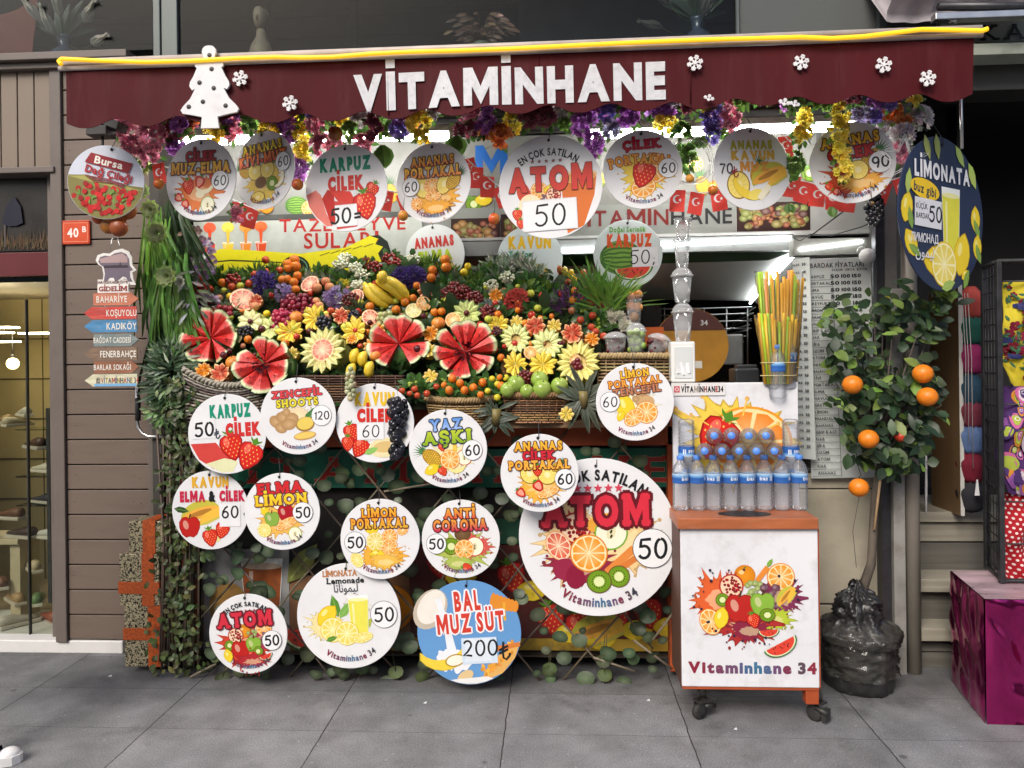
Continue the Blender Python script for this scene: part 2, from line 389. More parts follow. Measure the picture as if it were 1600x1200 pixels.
    def slice(s, cx, cy, r, ry=None, rot=0, rind=(.75, .22, .01), pith=(.95, .75, .42), flesh=(.85, .30, .015), n=10, mid=None):
        ry = ry or r; s.ell(cx, cy, r, ry, rind, rot, 28); s.ell(cx, cy, r * .93, ry * .93, pith, rot, 28); s.z += 1; c, q = math.cos(rot), math.sin(rot)
        mid = mid or mixc(flesh, (1, .9, .5), .35)
        for i in range(n):
            a0, a1 = 2 * math.pi * (i + .09) / n, 2 * math.pi * (i + .91) / n; vs = []
            am = (a0 + a1) / 2
            for rr, a in ((.08, am), (.82, a0), (.87, am), (.82, a1)): x, y = rr * r * math.cos(a), rr * ry * math.sin(a); vs.append((cx + x * c - y * q, cy + x * q + y * c))
            zz = s.z; s.lay(vs, [(0, 1, 2), (0, 2, 3)], lambda X_, Y_: mid if math.hypot(X_ - cx, Y_ - cy) < r * .4 else flesh, 0); s.z = zz
    def lemon_s(s, cx, cy, r, ry=None, rot=0): s.slice(cx, cy, r, ry, rot, (.78, .55, .02), (.95, .88, .5), (.82, .66, .1))
    def grape_s(s, cx, cy, r, ry=None, rot=0): s.slice(cx, cy, r, ry, rot, (.8, .35, .12), (.95, .7, .5), (.72, .1, .06))
    def kiwi(s, cx, cy, r, ry=None, rot=0):
        ry = ry or r; s.ell(cx, cy, r, ry, (.13, .07, .02), rot, 24); s.ell(cx, cy, r * .92, ry * .92, (.25, .42, .03), rot, 24, edge=(.14, .28, .01)); s.ell(cx, cy, r * .42, ry * .42, (.75, .8, .4), rot, 14)
        for i in range(16):
            a = 2 * math.pi * i / 16; s.ell(cx + r * .55 * math.cos(a), cy + ry * .55 * math.sin(a), r * .06, r * .06, (.015, .01, .005), n=5, dz=.05)
    def straw(s, cx, cy, r, rot=0, half=False):
        c, q = math.cos(rot), math.sin(rot); T = lambda x, y: (cx + (x * c - y * q) * r, cy + (x * q + y * c) * r)
        pts = [(0, -1.1), (.35, -.85), (.72, -.3), (.85, .25), (.7, .65), (.3, .8), (0, .74), (-.3, .8), (-.7, .65), (-.85, .25), (-.72, -.3), (-.35, -.85)]
        s.poly([T(x, y) for x, y in pts], (.33, .008, .008)); s.poly([T(x * .9, y * .9 + .03) for x, y in pts], (.66, .022, .016))
        if half: s.poly([T(x * .6, y * .68) for x, y in pts], (.85, .35, .25))
        else:
            s.ell(*T(-.3, .3), r * .22, r * .34, (.82, .14, .1), rot); zz = 0
            for i in range(-2, 3):
                for j in range(-3, 4): 
                    x, y = i * .3 + (j % 2) * .15, j * .24
                    if abs(x) < .7 - abs(y) * .35: s.ell(*T(x, y), r * .045, r * .06, (.85, .5, .12), n=5, dz=.02)
        for i in range(5): a = R(-70 + 35 * i); s.poly([T(0, .68), T(.16 * math.cos(a) + .36 * math.sin(a), .72 + .3 * math.cos(a)), T(.75 * math.sin(a), .7 + .55 * math.cos(a)), T(-.16 * math.cos(a) + .36 * math.sin(a), .72 + .3 * math.cos(a))], (.09, .25, .02), .3)
    def apple(s, cx, cy, r, col=(.5, .015, .012)):
        hi = mixc(col, (1, .8, .6), .35)
        pts = [(0, .8), (.3, .95), (.7, .88), (.98, .45), (.95, -.1), (.7, -.68), (.35, -.95), (0, -.85), (-.35, -.95), (-.7, -.68), (-.95, -.1), (-.98, .45), (-.7, .88), (-.3, .95)]
        s.poly([(cx + x * r, cy + y * r) for x, y in pts], mixc(col, (0, 0, 0), .35)); s.poly([(cx + x * r * .93, cy + y * r * .93) for x, y in pts], col); s.ell(cx - .35 * r, cy + .2 * r, r * .25, r * .42, hi, .3); s.stroke([(cx, cy + .75 * r), (cx + .1 * r, cy + 1.2 * r)], .12 * r, (.08, .04, .01))
    def half_apple(s, cx, cy, r, skin=(.2, .4, .03), rot=0):
        s.ell(cx, cy, r, r * 1.05, skin, rot); s.ell(cx, cy, r * .9, r * .95, (.88, .86, .66), rot); s.ell(cx, cy, r * .25, r * .4, (.75, .7, .42), rot); s.ell(cx, cy + .08 * r, r * .07, r * .13, (.03, .02, .01), rot, 8); s.ell(cx, cy - .2 * r, r * .07, r * .13, (.03, .02, .01), rot, 8)
    def pome(s, cx, cy, r):
        s.ell(cx, cy, r, r, (.45, .02, .02)); s.ell(cx, cy, r * .88, r * .88, (.88, .62, .42)); q = random.Random(4)
        for i in range(34):
            a, d = q.uniform(0, 6.3), r * .74 * math.sqrt(q.random()); s.ell(cx + d * math.cos(a), cy + d * math.sin(a), r * .13, r * .11, jit((.30, .006, .014), .4, q), a, 7, dz=.05)
        for i in range(3): a = R(70 + 20 * i); s.poly([(cx + r * .9 * math.cos(a - .12), cy + r * .9 * math.sin(a - .12)), (cx + r * .9 * math.cos(a + .12), cy + r * .9 * math.sin(a + .12)), (cx + r * 1.3 * math.cos(a), cy + r * 1.3 * math.sin(a))], (.4, .03, .02))
    def orange(s, cx, cy, r, col=(.82, .3, .015)): s.ell(cx, cy, r, r, mixc(col, (.3, .05, 0), .5)); s.ell(cx, cy, r * .94, r * .94, col, edge=mixc(col, (.4, .1, 0), .35)); s.ell(cx - r * .3, cy + r * .3, r * .25, r * .2, mixc(col, (1, .9, .5), .5)); s.ell(cx + .05 * r, cy + r * .75, r * .1, r * .07, (.1, .2, .02))
    def lemon(s, cx, cy, r, rot=0): 
        c, q = math.cos(rot), math.sin(rot); pts = [(1.3, 0), (1.1, .25), (.75, .6), (.2, .8), (-.4, .75), (-.9, .45), (-1.2, .1), (-1.2, -.1), (-.9, -.45), (-.4, -.75), (.2, -.8), (.75, -.6), (1.1, -.25)]
        s.poly([(cx + (x * c - y * q) * r, cy + (x * q + y * c) * r) for x, y in pts], (.6, .38, .01)); s.poly([(cx + (x * c - y * q) * r * .93, cy + (x * q + y * c) * r * .93) for x, y in pts], (.84, .62, .03)); s.ell(cx - .2 * r, cy + .3 * r, r * .4, r * .2, (.92, .8, .25), rot)
    def grapes(s, cx, cy, r, col, n=14, seed=2):
        q = random.Random(seed)
        for i in range(n):
            x, y = q.uniform(-1, 1), q.uniform(-1, .9)
            if abs(x) > .5 + .5 * (y + 1) / 2: continue
            s.ell(cx + x * r, cy + y * r, r * .28, r * .28, mixc(col, (1, .9, .8), .25), edge=mixc(col, (0, 0, 0), .35), n=10, dz=.3)
    def pineapple(s, cx, cy, r, rot=0, crown=True):
        c, q = math.cos(rot), math.sin(rot); T = lambda x, y: (cx + (x * c - y * q) * r, cy + (x * q + y * c) * r)
        if crown:
            for i in range(9): a = R(-64 + 16 * i); s.poly([T(.14 * math.cos(a), .8), T(1.15 * math.sin(a), .9 + 1.05 * math.cos(a)), T(-.14 * math.cos(a), .8)], jit((.06, .17, .05), .4), .3)
        s.ell(cx, cy, r * .7, r, (.42, .22, .02), rot); s.z += 1
        for i in range(-3, 4):
            for j in range(-4, 5):
                x, y = i * .2 + (j % 2) * .1, j * .2
                if (x / .62) ** 2 + (y / .92) ** 2 < 1: s.ell(*T(x, y), r * .085, r * .085, jit((.72, .47, .05), .15), n=6, dz=0)
    def pine_s(s, cx, cy, r, ry=None, rot=0):
        ry = ry or r; s.ell(cx, cy, r, ry, (.3, .17, .03), rot, 22); s.ell(cx, cy, r * .9, ry * .9, (.9, .72, .18), rot, 22); s.ell(cx, cy, r * .3, ry * .3, (.93, .8, .4), rot, 12)
        for i in range(12): a = 2 * math.pi * i / 12; s.stroke([(cx + r * .35 * math.cos(a), cy + ry * .35 * math.sin(a)), (cx + r * .8 * math.cos(a), cy + ry * .8 * math.sin(a))], r * .03, (.7, .48, .06))
    def banana(s, cx, cy, r, rot=0, col=(.85, .62, .06)):
        c, q = math.cos(rot), math.sin(rot); T = lambda x, y: (cx + (x * c - y * q) * r, cy + (x * q + y * c) * r); o, i_ = [], []
        for k in range(9): a = R(200 + 140 * k / 8); o.append(T(1.1 * math.cos(a), .65 + 1.05 * math.sin(a))); i_.append(T(1.0 * math.cos(a), .85 + .82 * math.sin(a)))
        s.poly(o + i_[::-1], mixc(col, (.2, .1, 0), .4)); s.poly([(cx + (x - cx) * .96, cy + (y - cy) * .94) for x, y in o + i_[::-1]], col)
    def melon(s, cx, cy, r, rot=.35, fl=(.84, .42, .06)):
        c, q = math.cos(rot), math.sin(rot); T = lambda x, y: (cx + (x * c - y * q) * r, cy + (x * q + y * c) * r)
        o = [T(1.15 * math.cos(R(a)), .8 * math.sin(R(a))) for a in range(-10, 200, 14)]
        s.poly(o, (.55, .5, .06)); s.poly([T(1.1 * math.cos(R(a)), .1 + .3 * math.sin(R(a))) for a in range(0, 360, 20)], fl); s.ell(*T(0, .12), r * .7, r * .14, (.45, .2, .03), rot)
        s.poly([T(-.5, -.5), T(1.1, -.35), T(1.2, .15), T(.2, 0)], (.87, .5, .06)); s.poly([T(-.5, -.5), T(1.1, -.35), T(1.05, -.48), T(.2, -.6)], (.6, .5, .08))
    def wedge(s, cx, cy, r, rot=0, ry=.6):
        """water melon slice"""
        c, q = math.cos(rot), math.sin(rot); T = lambda x, y: (cx + (x * c - y * q) * r, cy + (x * q + y * c) * r)
        for k, colr in ((1, (.04, .16, .03)), (.92, (.75, .8, .5)), (.84, (.72, .06, .035))): s.poly([T(k * math.cos(R(a)), (1 if k == 1 else k) * ry * 1.2 * math.sin(R(a)) + (.0 if k == 1 else .0)) for a in range(180, 361, 15)], colr)
        qn = random.Random(1)
        for i in range(9): x = qn.uniform(-.6, .6); s.ell(*T(x, qn.uniform(-.45, -.1) * (1 - abs(x) * .5)), r * .035, r * .05, (.02, .01, .01), n=6, dz=.1)
    def wmelon(s, cx, cy, r, ry=None):
        ry = ry or r * .8; s.ell(cx, cy, r, ry, (.05, .13, .02)); s.ell(cx, cy, r * .97, ry * .96, (.22, .4, .06))
        for i in range(-3, 4):
            k = i / 3.6; q = random.Random(i); pts = [(cx + r * .96 * math.cos(R(a)), cy + ry * (k * math.sin(R(a)) + q.uniform(-.03, .03))) for a in range(8, 173, 12)]; s.stroke(pts, r * .09, (.06, .17, .03))
    def ginger(s, cx, cy, r):
        for x, y, k, sq in ((-.7, .2, .45, .8), (-.2, .45, .5, .7), (.3, .3, .45, .9), (-.4, -.2, .4, .8), (.1, 0, .5, .7), (.0, .75, .25, 1)): s.ell(cx + x * r, cy + y * r, r * k, r * k * sq, (.62, .40, .2), x, edge=(.42, .24, .1))
    def leafp(s, cx, cy, r, rot=0, col=(.09, .26, .03)):
        c, q = math.cos(rot), math.sin(rot); pts = [(-1, 0), (-.4, .38), (.3, .36), (1, 0), (.3, -.36), (-.4, -.38)]
        s.poly([(cx + (x * c - y * q) * r, cy + (x * q + y * c) * r) for x, y in pts], col); s.stroke([(cx - r * c * .8, cy - r * q * .8), (cx + r * c * .9, cy + r * q * .9)], r * .06, mixc(col, (.5, .7, .2), .4))
    def glassp(s, cx, cy, w, h, col, top=.2):
        s.poly([(cx - w, cy + h), (cx - w * .8, cy - h), (cx + w * .8, cy - h), (cx + w, cy + h)], (.86, .88, .85)); f = 1 - 2 * top
        s.poly([(cx - w * .95, cy + h * f), (cx - w * .76, cy - h * .95), (cx + w * .76, cy - h * .95), (cx + w * .95, cy + h * f)], col); s.ell(cx, cy + h * f, w * .95, w * .16, mixc(col, (1, 1, .8), .45)); s.poly([(cx - w * .6, cy + h * f * .8), (cx - w * .55, cy - h * .8), (cx - w * .4, cy - h * .8), (cx - w * .42, cy + h * f * .8)], mixc(col, (1, 1, .9), .4))
def letters(name, parent, t, x, z, h, col, y=-.002, m=None, **kw):
    a = Art(1., z=0); a.text(t, x, z, h, col, **kw)
    o = a.mb.build(name, m or PRINT, parent, (0, y, 0)); return o
# ================================================================ ground, walls, shop fronts
def brick_ground():
    m = bpy.data.materials.new('granite_paving'); m.use_nodes = True; t = m.node_tree; N = t.nodes.new; L = t.links.new
    b = t.nodes['Principled BSDF']; tc = N('ShaderNodeTexCoord'); sp = N('ShaderNodeSeparateXYZ'); L(tc.outputs['Object'], sp.inputs[0])
    def math_(op, a, bb=None):
        n = N('ShaderNodeMath'); n.operation = op
        for i, q in enumerate((a, bb)):
            if q is None: continue
            if isinstance(q, (int, float)): n.inputs[i].default_value = q
            else: L(q, n.inputs[i])
        return n.outputs[0]
    LX, LY = .772, .385
    x0 = G(797, 1080).x; y0 = G(700, 1145).y
    def joint(c, o, step, wd):
        c = math_('ADD', c, math_('MULTIPLY', math_('SUBTRACT', nz(14, 4), .5), .012)); q = math_('DIVIDE', math_('SUBTRACT', c, o), step); fr = math_('FRACT', math_('ADD', q, 100.5))
        return math_('LESS_THAN', math_('ABSOLUTE', math_('SUBTRACT', fr, .5)), wd / step / 2), math_('FLOOR', math_('ADD', q, 100.))
    def nz(sc, det=5, rough=.55):
        n = N('ShaderNodeTexNoise'); n.inputs['Scale'].default_value = sc; n.inputs['Detail'].default_value = det; n.inputs['Roughness'].default_value = rough
        L(tc.outputs['Object'], n.inputs['Vector']); return n.outputs['Fac']
    jx, ix = joint(sp.outputs[0], x0, LX, .005); jy, iy = joint(sp.outputs[1], y0, LY, .0028)
    cmb = N('ShaderNodeCombineXYZ'); L(ix, cmb.inputs[0]); L(iy, cmb.inputs[1])
    wn = N('ShaderNodeTexWhiteNoise'); wn.noise_dimensions = '3D'; L(cmb.outputs[0], wn.inputs['Vector'])
    def nz(sc, det=5, rough=.55):
        n = N('ShaderNodeTexNoise'); n.inputs['Scale'].default_value = sc; n.inputs['Detail'].default_value = det; n.inputs['Roughness'].default_value = rough
        L(tc.outputs['Object'], n.inputs['Vector']); return n.outputs['Fac']
    def rng(v, a, bb, c, d):
        n = N('ShaderNodeMapRange'); L(v, n.inputs[0])
        for i, q in enumerate((a, bb, c, d)): n.inputs[i + 1].default_value = q
        return n.outputs[0]
    g = math_('MULTIPLY', rng(nz(170, 3, .7), .3, .7, .55, 1.42), rng(nz(3.5, 7, .6), .3, .7, .8, 1.2))
    g = math_('MULTIPLY', g, rng(wn.outputs['Value'], 0, 1, .84, 1.12))
    st = rng(nz(2.1, 9, .75), .55, .72, 1, .5); g = math_('MULTIPLY', g, st)
    vo = N('ShaderNodeTexVoronoi'); vo.inputs['Scale'].default_value = 3.2; L(tc.outputs['Object'], vo.inputs['Vector']); g = math_('MULTIPLY', g, rng(vo.outputs['Distance'], .035, .06, .5, 1))
    v2 = N('ShaderNodeTexVoronoi'); v2.inputs['Scale'].default_value = 14; L(tc.outputs['Object'], v2.inputs['Vector']); g = math_('MULTIPLY', g, rng(v2.outputs['Distance'], .05, .09, 1.5, 1))
    # darker towards the foot of the stall, with a noisy edge
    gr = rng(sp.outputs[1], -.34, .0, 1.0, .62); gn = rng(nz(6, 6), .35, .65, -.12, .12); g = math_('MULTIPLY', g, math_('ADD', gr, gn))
    mx = N('ShaderNodeMix'); mx.data_type = 'RGBA'; mx.blend_type = 'MULTIPLY'; mx.inputs[0].default_value = 1
    cr = N('ShaderNodeMix'); cr.data_type = 'RGBA'; L(nz(2.2, 3), cr.inputs[0]); cr.inputs[6].default_value = (.218, .224, .240, 1); cr.inputs[7].default_value = (.245, .24, .238, 1)
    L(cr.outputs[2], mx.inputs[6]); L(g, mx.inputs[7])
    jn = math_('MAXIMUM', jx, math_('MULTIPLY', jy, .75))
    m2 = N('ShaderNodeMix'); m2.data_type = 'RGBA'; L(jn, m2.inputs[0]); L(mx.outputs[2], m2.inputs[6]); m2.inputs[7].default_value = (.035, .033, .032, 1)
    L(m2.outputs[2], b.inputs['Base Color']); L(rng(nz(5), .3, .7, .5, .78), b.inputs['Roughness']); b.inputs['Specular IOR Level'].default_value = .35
    bp = N('ShaderNodeBump'); bp.inputs['Strength'].default_value = .6; bp.inputs['Distance'].default_value = .005
    L(math_('SUBTRACT', nz(230, 3), math_('MULTIPLY', jn, 1.5)), bp.inputs['Height']); L(bp.outputs[0], b.inputs['Normal'])
    return m
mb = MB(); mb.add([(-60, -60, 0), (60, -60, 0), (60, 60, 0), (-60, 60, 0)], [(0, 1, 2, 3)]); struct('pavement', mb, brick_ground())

BROWN = mat('brown_painted_planks', (.152, .112, .088), rough=.5, var=.12, vs=5, stretch=(1, 1, 6), dirt=.25, ds=5, dirtcol=(.055, .042, .036), bump=.15, bs=60)
BROWN2 = mat('brown_painted_trim', (.14, .115, .10), rough=.5, var=.1, vs=4, dirt=.2, ds=6)
TAUPE = mat('taupe_panel', (.20, .155, .115), rough=.5, var=.08, vs=3)
MARBLE = mat('white_marble', (.68, .67, .65), rough=.4, var=.1, vs=4, dirt=.3, ds=4, dirtcol=(.35, .33, .3))
STONE = mat('beige_stone', (.40, .36, .27), rough=.7, var=.14, vs=5, dirt=.35, ds=4, dirtcol=(.16, .14, .1), bump=.25, bs=50)
DARK = mat('dark_interior', (.012, .011, .012), rough=.8, var=.3)
STEPS = mat('grey_beige_marble', (.30, .275, .22), rough=.55, var=.25, vs=4, stretch=(.4, 1, 9), dirt=.4, ds=3, dirtcol=(.13, .12, .1))
GREYMET = mat('grey_painted_steel', (.19, .18, .165), rough=.5, var=.2, vs=5, dirt=.4, ds=6, dirtcol=(.09, .08, .07))
ALU = mat('brushed_aluminium', (.42, .43, .42), rough=.4, metal=.7, var=.15, vs=9, dirt=.3, ds=7)

# --- plank wall left of the stall
YP = .28
def X(px, py, Y): return P(px, py, Y).x
def Z(px, py, Y): return P(px, py, Y).z
t = thing('plank_wall', 'brown painted plank wall between the shoe shop window and the fruit stall', 'wall', (X(165, 560, YP), YP, 0))
ox = t.location.x
xl, xr = X(100, 560, YP) - ox, X(252, 560, YP) - ox
zt = Z(160, 100, YP); zb = Z(165, 1000, YP)
mb = MB(); n = 23; h = (zt - zb) / n
for i in range(n): mb.box(xl + .012, xr, 0, .05, zb + i * h + .004, zb + (i + 1) * h - .003, b=.003)
mb.box(xl, xr, .03, .3, zb, zt); mb.build('cladding', BROWN, t)
mb = MB()
for i in range(n):
    for x in (xl + .05, xl + .38, xr - .12): mb.sphere((x + rnd.uniform(-.01, .01), -.0005, zb + (i + rnd.uniform(.4, .6)) * h), .003, 6, 4, (1, .4, 1))
mb.build('nail_heads', DARKMET, t)
mb = MB(); mb.box(xl - .055, xl + .008, -.018, .3, zb - .01, zt, b=.004); mb.build('corner_trim', BROWN2, t)
mb = MB(); mb.box(xr - .075, xr + .02, -.012, .02, zb + .02, zt - 1, b=.004); mb.build('edge_board', BROWN2, t)
# --- fascia panel above the shoe shop
t = thing('shop_fascia', 'taupe vertical plank fascia above the shoe shop window at far left', 'fascia', (X(40, 200, YP), YP, Z(40, 200, YP)))
ox, oz = t.location.x, t.location.z
z0, z1 = Z(40, 262, YP) - oz, Z(40, 112, YP) - oz
mb = MB(); xr = X(80, 200, YP) - ox
for i in range(8):
    a = xr - (i + 1) * .0955; mb.box(a + .003, a + .0925, 0, .04, z0, z1, b=.003)
mb.box(xr - .8, xr, .02, .1, z0, z1); mb.build('planks', TAUPE, t)
mb = MB(); mb.box(xr - .85, xr + .03, -.03, .1, z0 - .035, z0 - .002, b=.004); mb.box(xr - .85, xr + .47, -.075, .12, z1 + .035, z1 + .075, b=.004); mb.box(xr - .85, xr + .47, -.04, .12, z1 + .0, z1 + .033, b=.004)
mb.build('cornice', BROWN2, t)
# --- shoe shop window
YW = .36
t = thing('shop_window', 'warmly lit shoe shop window with dark picture and red band on top', 'shop window', (X(40, 700, YW), YW, Z(40, 1000, YW)))
ox, oz = t.location.x, t.location.z
def lx(px, py=600): return X(px, py, YW) - ox
def lz(py, px=40): return Z(px, py, YW) - oz
xl, xr = lx(-180), lx(86)
mb = MB(); mb.box(xr - .012, xr + .035, -.03, .06, lz(995), lz(265), b=.003); mb.box(xl, xr, -.03, .05, lz(278), lz(262), b=.003); mb.build('frame', BROWN2, t)
mb = MB(); mb.box(xl, xr - .015, .0, .02, lz(392), lz(280)); mb.build('picture_panel', mat('dark_photo_panel', (.016, .014, .013), rough=.3, var=.3), t)
mb = MB()
r = random.Random(3); zz0 = lz(391); zz1 = lz(280)
for i in range(420):
    x = r.uniform(xl + .3, xr - .02); h = r.uniform(.02, .09); z = zz0 + r.uniform(0, .05)
    mb.add([(x, -.003 - i * 1e-5, z), (x + .004, -.003 - i * 1e-5, z), (x + r.uniform(-.012, .016), -.003 - i * 1e-5, z + h)], [(0, 1, 2)], jit((.10, .062, .03), .5, r))
mb.prism([(lx(8), zz0 + .15), (lx(16), zz0 + .25), (lx(28), zz0 + .3), (lx(38), zz0 + .24), (lx(41), zz0 + .15), (lx(30), zz0 + .135), (lx(18), zz0 + .135)], -.012, -.010, (.005, .006, .022))
mb.prism([(lx(11), zz0 + .02), (lx(13), zz0 + .02), (lx(13), zz0 + .15), (lx(11), zz0 + .15)], -.008, -.0075, (.1, .08, .07))
mb.build('printed_grass', PRINT, t)
mb = MB(); mb.box(xl, xr - .015, -.02, .03, lz(432), lz(395), b=.003); mb.build('red_band', mat('dark_red_band', (.10, .008, .012), rough=.4, var=.1), t)
mb = MB(); mb.box(xl, xr - .015, .012, .018, lz(995), lz(433)); mb.build('pane', glass('shop_glass', (.9, .92, .88), refl=.55), t)
mb = MB()
for px in (41, 84): mb.box(lx(px) - .003, lx(px) + .003, .0, .02, lz(994), lz(468 if px == 41 else 520))
mb.build('pane_edge', WIRE, t)
# the room behind the pane
mb = MB(); D = 1.1
TILE = (.48, .40, .22)
x0, x1, zf, zc = xl - 2., xr, lz(994), lz(440)
mb.add([(x0, D, zf), (x1, D, zf), (x1, D, zc), (x0, D, zc)], [(0, 1, 2, 3)], TILE)
mb.add([(x1, .03, zf), (x1, D, zf), (x1, D, zc), (x1, .03, zc)], [(0, 3, 2, 1)], (.40, .34, .2))
mb.add([(x0, .03, zf), (x1, .03, zf), (x1, D, zf), (x0, D, zf)], [(0, 1, 2, 3)], (.3, .24, .15))
mb.add([(x0, .03, zc), (x1, .03, zc), (x1, D, zc), (x0, D, zc)], [(0, 3, 2, 1)], (.25, .22, .17))
for i in range(1, 7):
    z = zf + (zc - zf) * i / 7; mb.box(x0, x1 - .01, D - .006, D - .002, z - .004, z + .004, (.08, .06, .03))
for i in range(1, 6):
    z = zf + (zc - zf) * i / 6.3; mb.box(x1 - .006, x1 - .002, .05, D, z - .003, z + .003, (.06, .05, .03))
for k in range(1, 4):
    x = x1 - k * .42; mb.box(x - .003, x + .003, D - .005, D - .002, zf, zc, (.08, .06, .03))
mb.build('display_room', mat('warm_tiles', None, rough=.4, var=.1, vs=4), t)
mb = MB()
for (px, py) in ((8, 512), (0, 520), (10, 534), (65, 521)): 
    q = P(px, py, .9); mb.box(q.x - ox - .09, q.x - ox + .09, .45, .55, q.z - oz - .005, q.z - oz + .004)
mb.build('ceiling_lamp', mat('warm_led', (.9, .8, .6), emit=(1, .85, .6), es=16), t)
# lit globe bulb with its own cord
q = P(20, 568, .95)
t2 = thing('globe_lamp', 'glowing round bulb hanging in the shoe shop window', 'lamp', q)
mb = MB(); mb.sphere((0, 0, 0), .036, 14, 10); mb.build('bulb', mat('lit_bulb', (1, .9, .6), emit=(1, .78, .35), es=14), t2)
mb = MB(); mb.tube([(0, 0, .03), (0, 0, .2)], .004); mb.lathe([(.012, .03), (.012, .06)], 8); mb.build('cord', WIRE, t2)
# display tables and shoes
def shoe(mbx, L, col, sole, r):
    pts = []
    nL, nR = 7, 8
    for i in range(nL):
        u = i / (nL - 1); wv = .32 * (.55 + .45 * math.sin(math.pi * (.18 + .72 * u))) * L * .5; hh = L * (.34 - .22 * u if u > .35 else .3)
        for k in range(nR):
            a = 2 * math.pi * k / nR; pts.append((wv * math.cos(a), (u - .5) * L, hh * .5 + hh * .5 * math.sin(a)))
    fs = [(i * nR + k, i * nR + (k + 1) % nR, (i + 1) * nR + (k + 1) % nR, (i + 1) * nR + k) for i in range(nL - 1) for k in range(nR)]
    fs += [tuple(range(nR))[::-1], tuple((nL - 1) * nR + k for k in range(nR))]
    mbx.add(pts, fs, col, True)
    mbx.box(-L * .17, L * .17, -L * .52, L * .52, -L * .06, L * .04, sole, b=L * .02)
SHOES = [(6, 652, 'tan strappy sandal on the upper back shelf of the shoe shop', (.35, .22, .1), 1.1), (28, 655, 'pale strappy sandal beside a tan one on the upper shelf', (.5, .42, .28), -.4),
         (38, 640, 'white laced shoe on the glass shelf under the bulb', (.5, .47, .38), .9), (66, 727, 'cream canvas shoe on the middle glass shelf', (.55, .5, .4), 1.2), (66, 775, 'black shoe with white sole on a glass shelf', (.03, .025, .03), 1.2),
         (14, 800, 'brown clog with stitched white sole on the wooden table', (.11, .045, .02), 1.35), (34, 829, 'dark flat shoe lying on the table edge', (.05, .03, .025), 1.3), (5, 905, 'red brown moccasin on the floor of the shoe window', (.16, .07, .04), .6),
         (24, 930, 'tan moccasin behind the silver shoe in the shoe window', (.4, .25, .12), .9), (52, 880, 'beige wedge shoe right of the wooden table', (.5, .4, .25), .8), (75, 830, 'white trainer on the lower glass shelf edge', (.55, .53, .48), 1.3), (60, 930, 'green slipper right of the tan moccasin', (.12, .2, .08), .5), (78, 960, 'reddish slipper at the right corner of the window floor', (.3, .08, .05), .9), (55, 690, 'dark brown loafer under the upper shelf', (.08, .04, .025), 1.), (30, 965, 'silver glittering shoe in front on the window floor', (.45, .4, .34), -.6)]
for k, (px, py, lab, c, rz) in enumerate(SHOES):
    Y = .62 if k < 14 else .5
    q = P(px, py + 8, Y); mb = MB(); shoe(mb, .16 if k < 5 else .2, c, mixc(c, (.55, .5, .42), .8), r); single('shoe', mb, mat('shoe_leather', None, rough=.45, var=.15), lab, 'shoe', q, 'shoes in the shop window', (0, 0, rz))
q = P(16, 836, .66); zf_w = Z(40, 994, YW)
t2 = thing('display_table', 'cream wooden display table carrying a clog in the shoe shop', 'table', (q.x - .08, .66, zf_w))
mb = MB(); hh = q.z - zf_w; mb.box(-.2, .2, -.1, .14, hh - .035, hh - .002, (.5, .42, .28), b=.004); mb.build('tabletop', WOODV, t2)
for sx in (-.17, .13): mb = MB(); mb.box(sx, sx + .06, -.07, .1, 0, hh - .036, (.45, .38, .25)); mb.build('leg', WOODV, t2)
t2 = thing('glass_shelf', 'clear glass shelf holding shoes in the right of the shoe window', 'shelf', P(66, 742, .62))
for z in (-.006, -.176, .27): mb = MB(); mb.box(-.12, .09, -.06, .12, z, z + .006); mb.build('pane', glass('shelf_glass', (.85, .9, .85)), t2)
mb = MB(); mb.box(.075, .095, -.07, .0, -.74, .4); mb.build('upright', DARKMET, t2)
# marble threshold
a = G(195, 1022); zb = .07
mb = MB(); mb.box(-3.6, a.x - .012, a.y, YP + .5, .0, zb, b=.006); struct('shop_threshold', mb, MARBLE)
mb = MB(); mb.box(a.x, a.x + .9, a.y + .01, YP + .5, 0, .06, b=.006); struct('threshold_kerb', mb, mat('grey_kerb_stone', (.3, .3, .28), rough=.7, var=.2, vs=8, dirt=.5, ds=9))
# house number
q = P(119, 363, YP - .01)
t = thing('house_number', 'orange red house number plate 40B on the brown plank wall', 'sign', q)
mb = MB(); mb.box(-.078, .078, -.004, .006, -.065, .065, (.55, .06, .02), b=.003); mb.build('plate', mat('enamel', None, rough=.3, var=.1, coat=.3), t)
a = Art(.078); a.rect(-.88, -.68, .88, .68, (.75, .25, .15)); a.rect(-.84, -.63, .84, .63, (.6, .075, .025)); a.text('40', -.2, -.02, .62, (.85, .8, .75), off=.03, gap=.08, wide=.85); a.text('B', .62, .2, .4, (.85, .8, .75), off=.02)
for sx in (-1, 1):
    for sz in (-1, 1): a.ell(sx * .93, sz * .74, .035, .035, (.1, .03, .02))
a.mb.build('lettering', PRINT, t, (0, -.0045, 0))
def pbox(mb, px0, px1, py0, py1, Y, th, o, col=None, b=0., dy=0.):
    """box whose front fills that part of the photo on plane Y, about local origin o"""
    xm, ym = (px0 + px1) / 2, (py0 + py1) / 2
    mb.box(P(px0, ym, Y).x - o[0], P(px1, ym, Y).x - o[0], Y - o[1] + dy, Y - o[1] + th + dy, P(xm, py1, Y).z - o[2], P(xm, py0, Y).z - o[2], col, b)

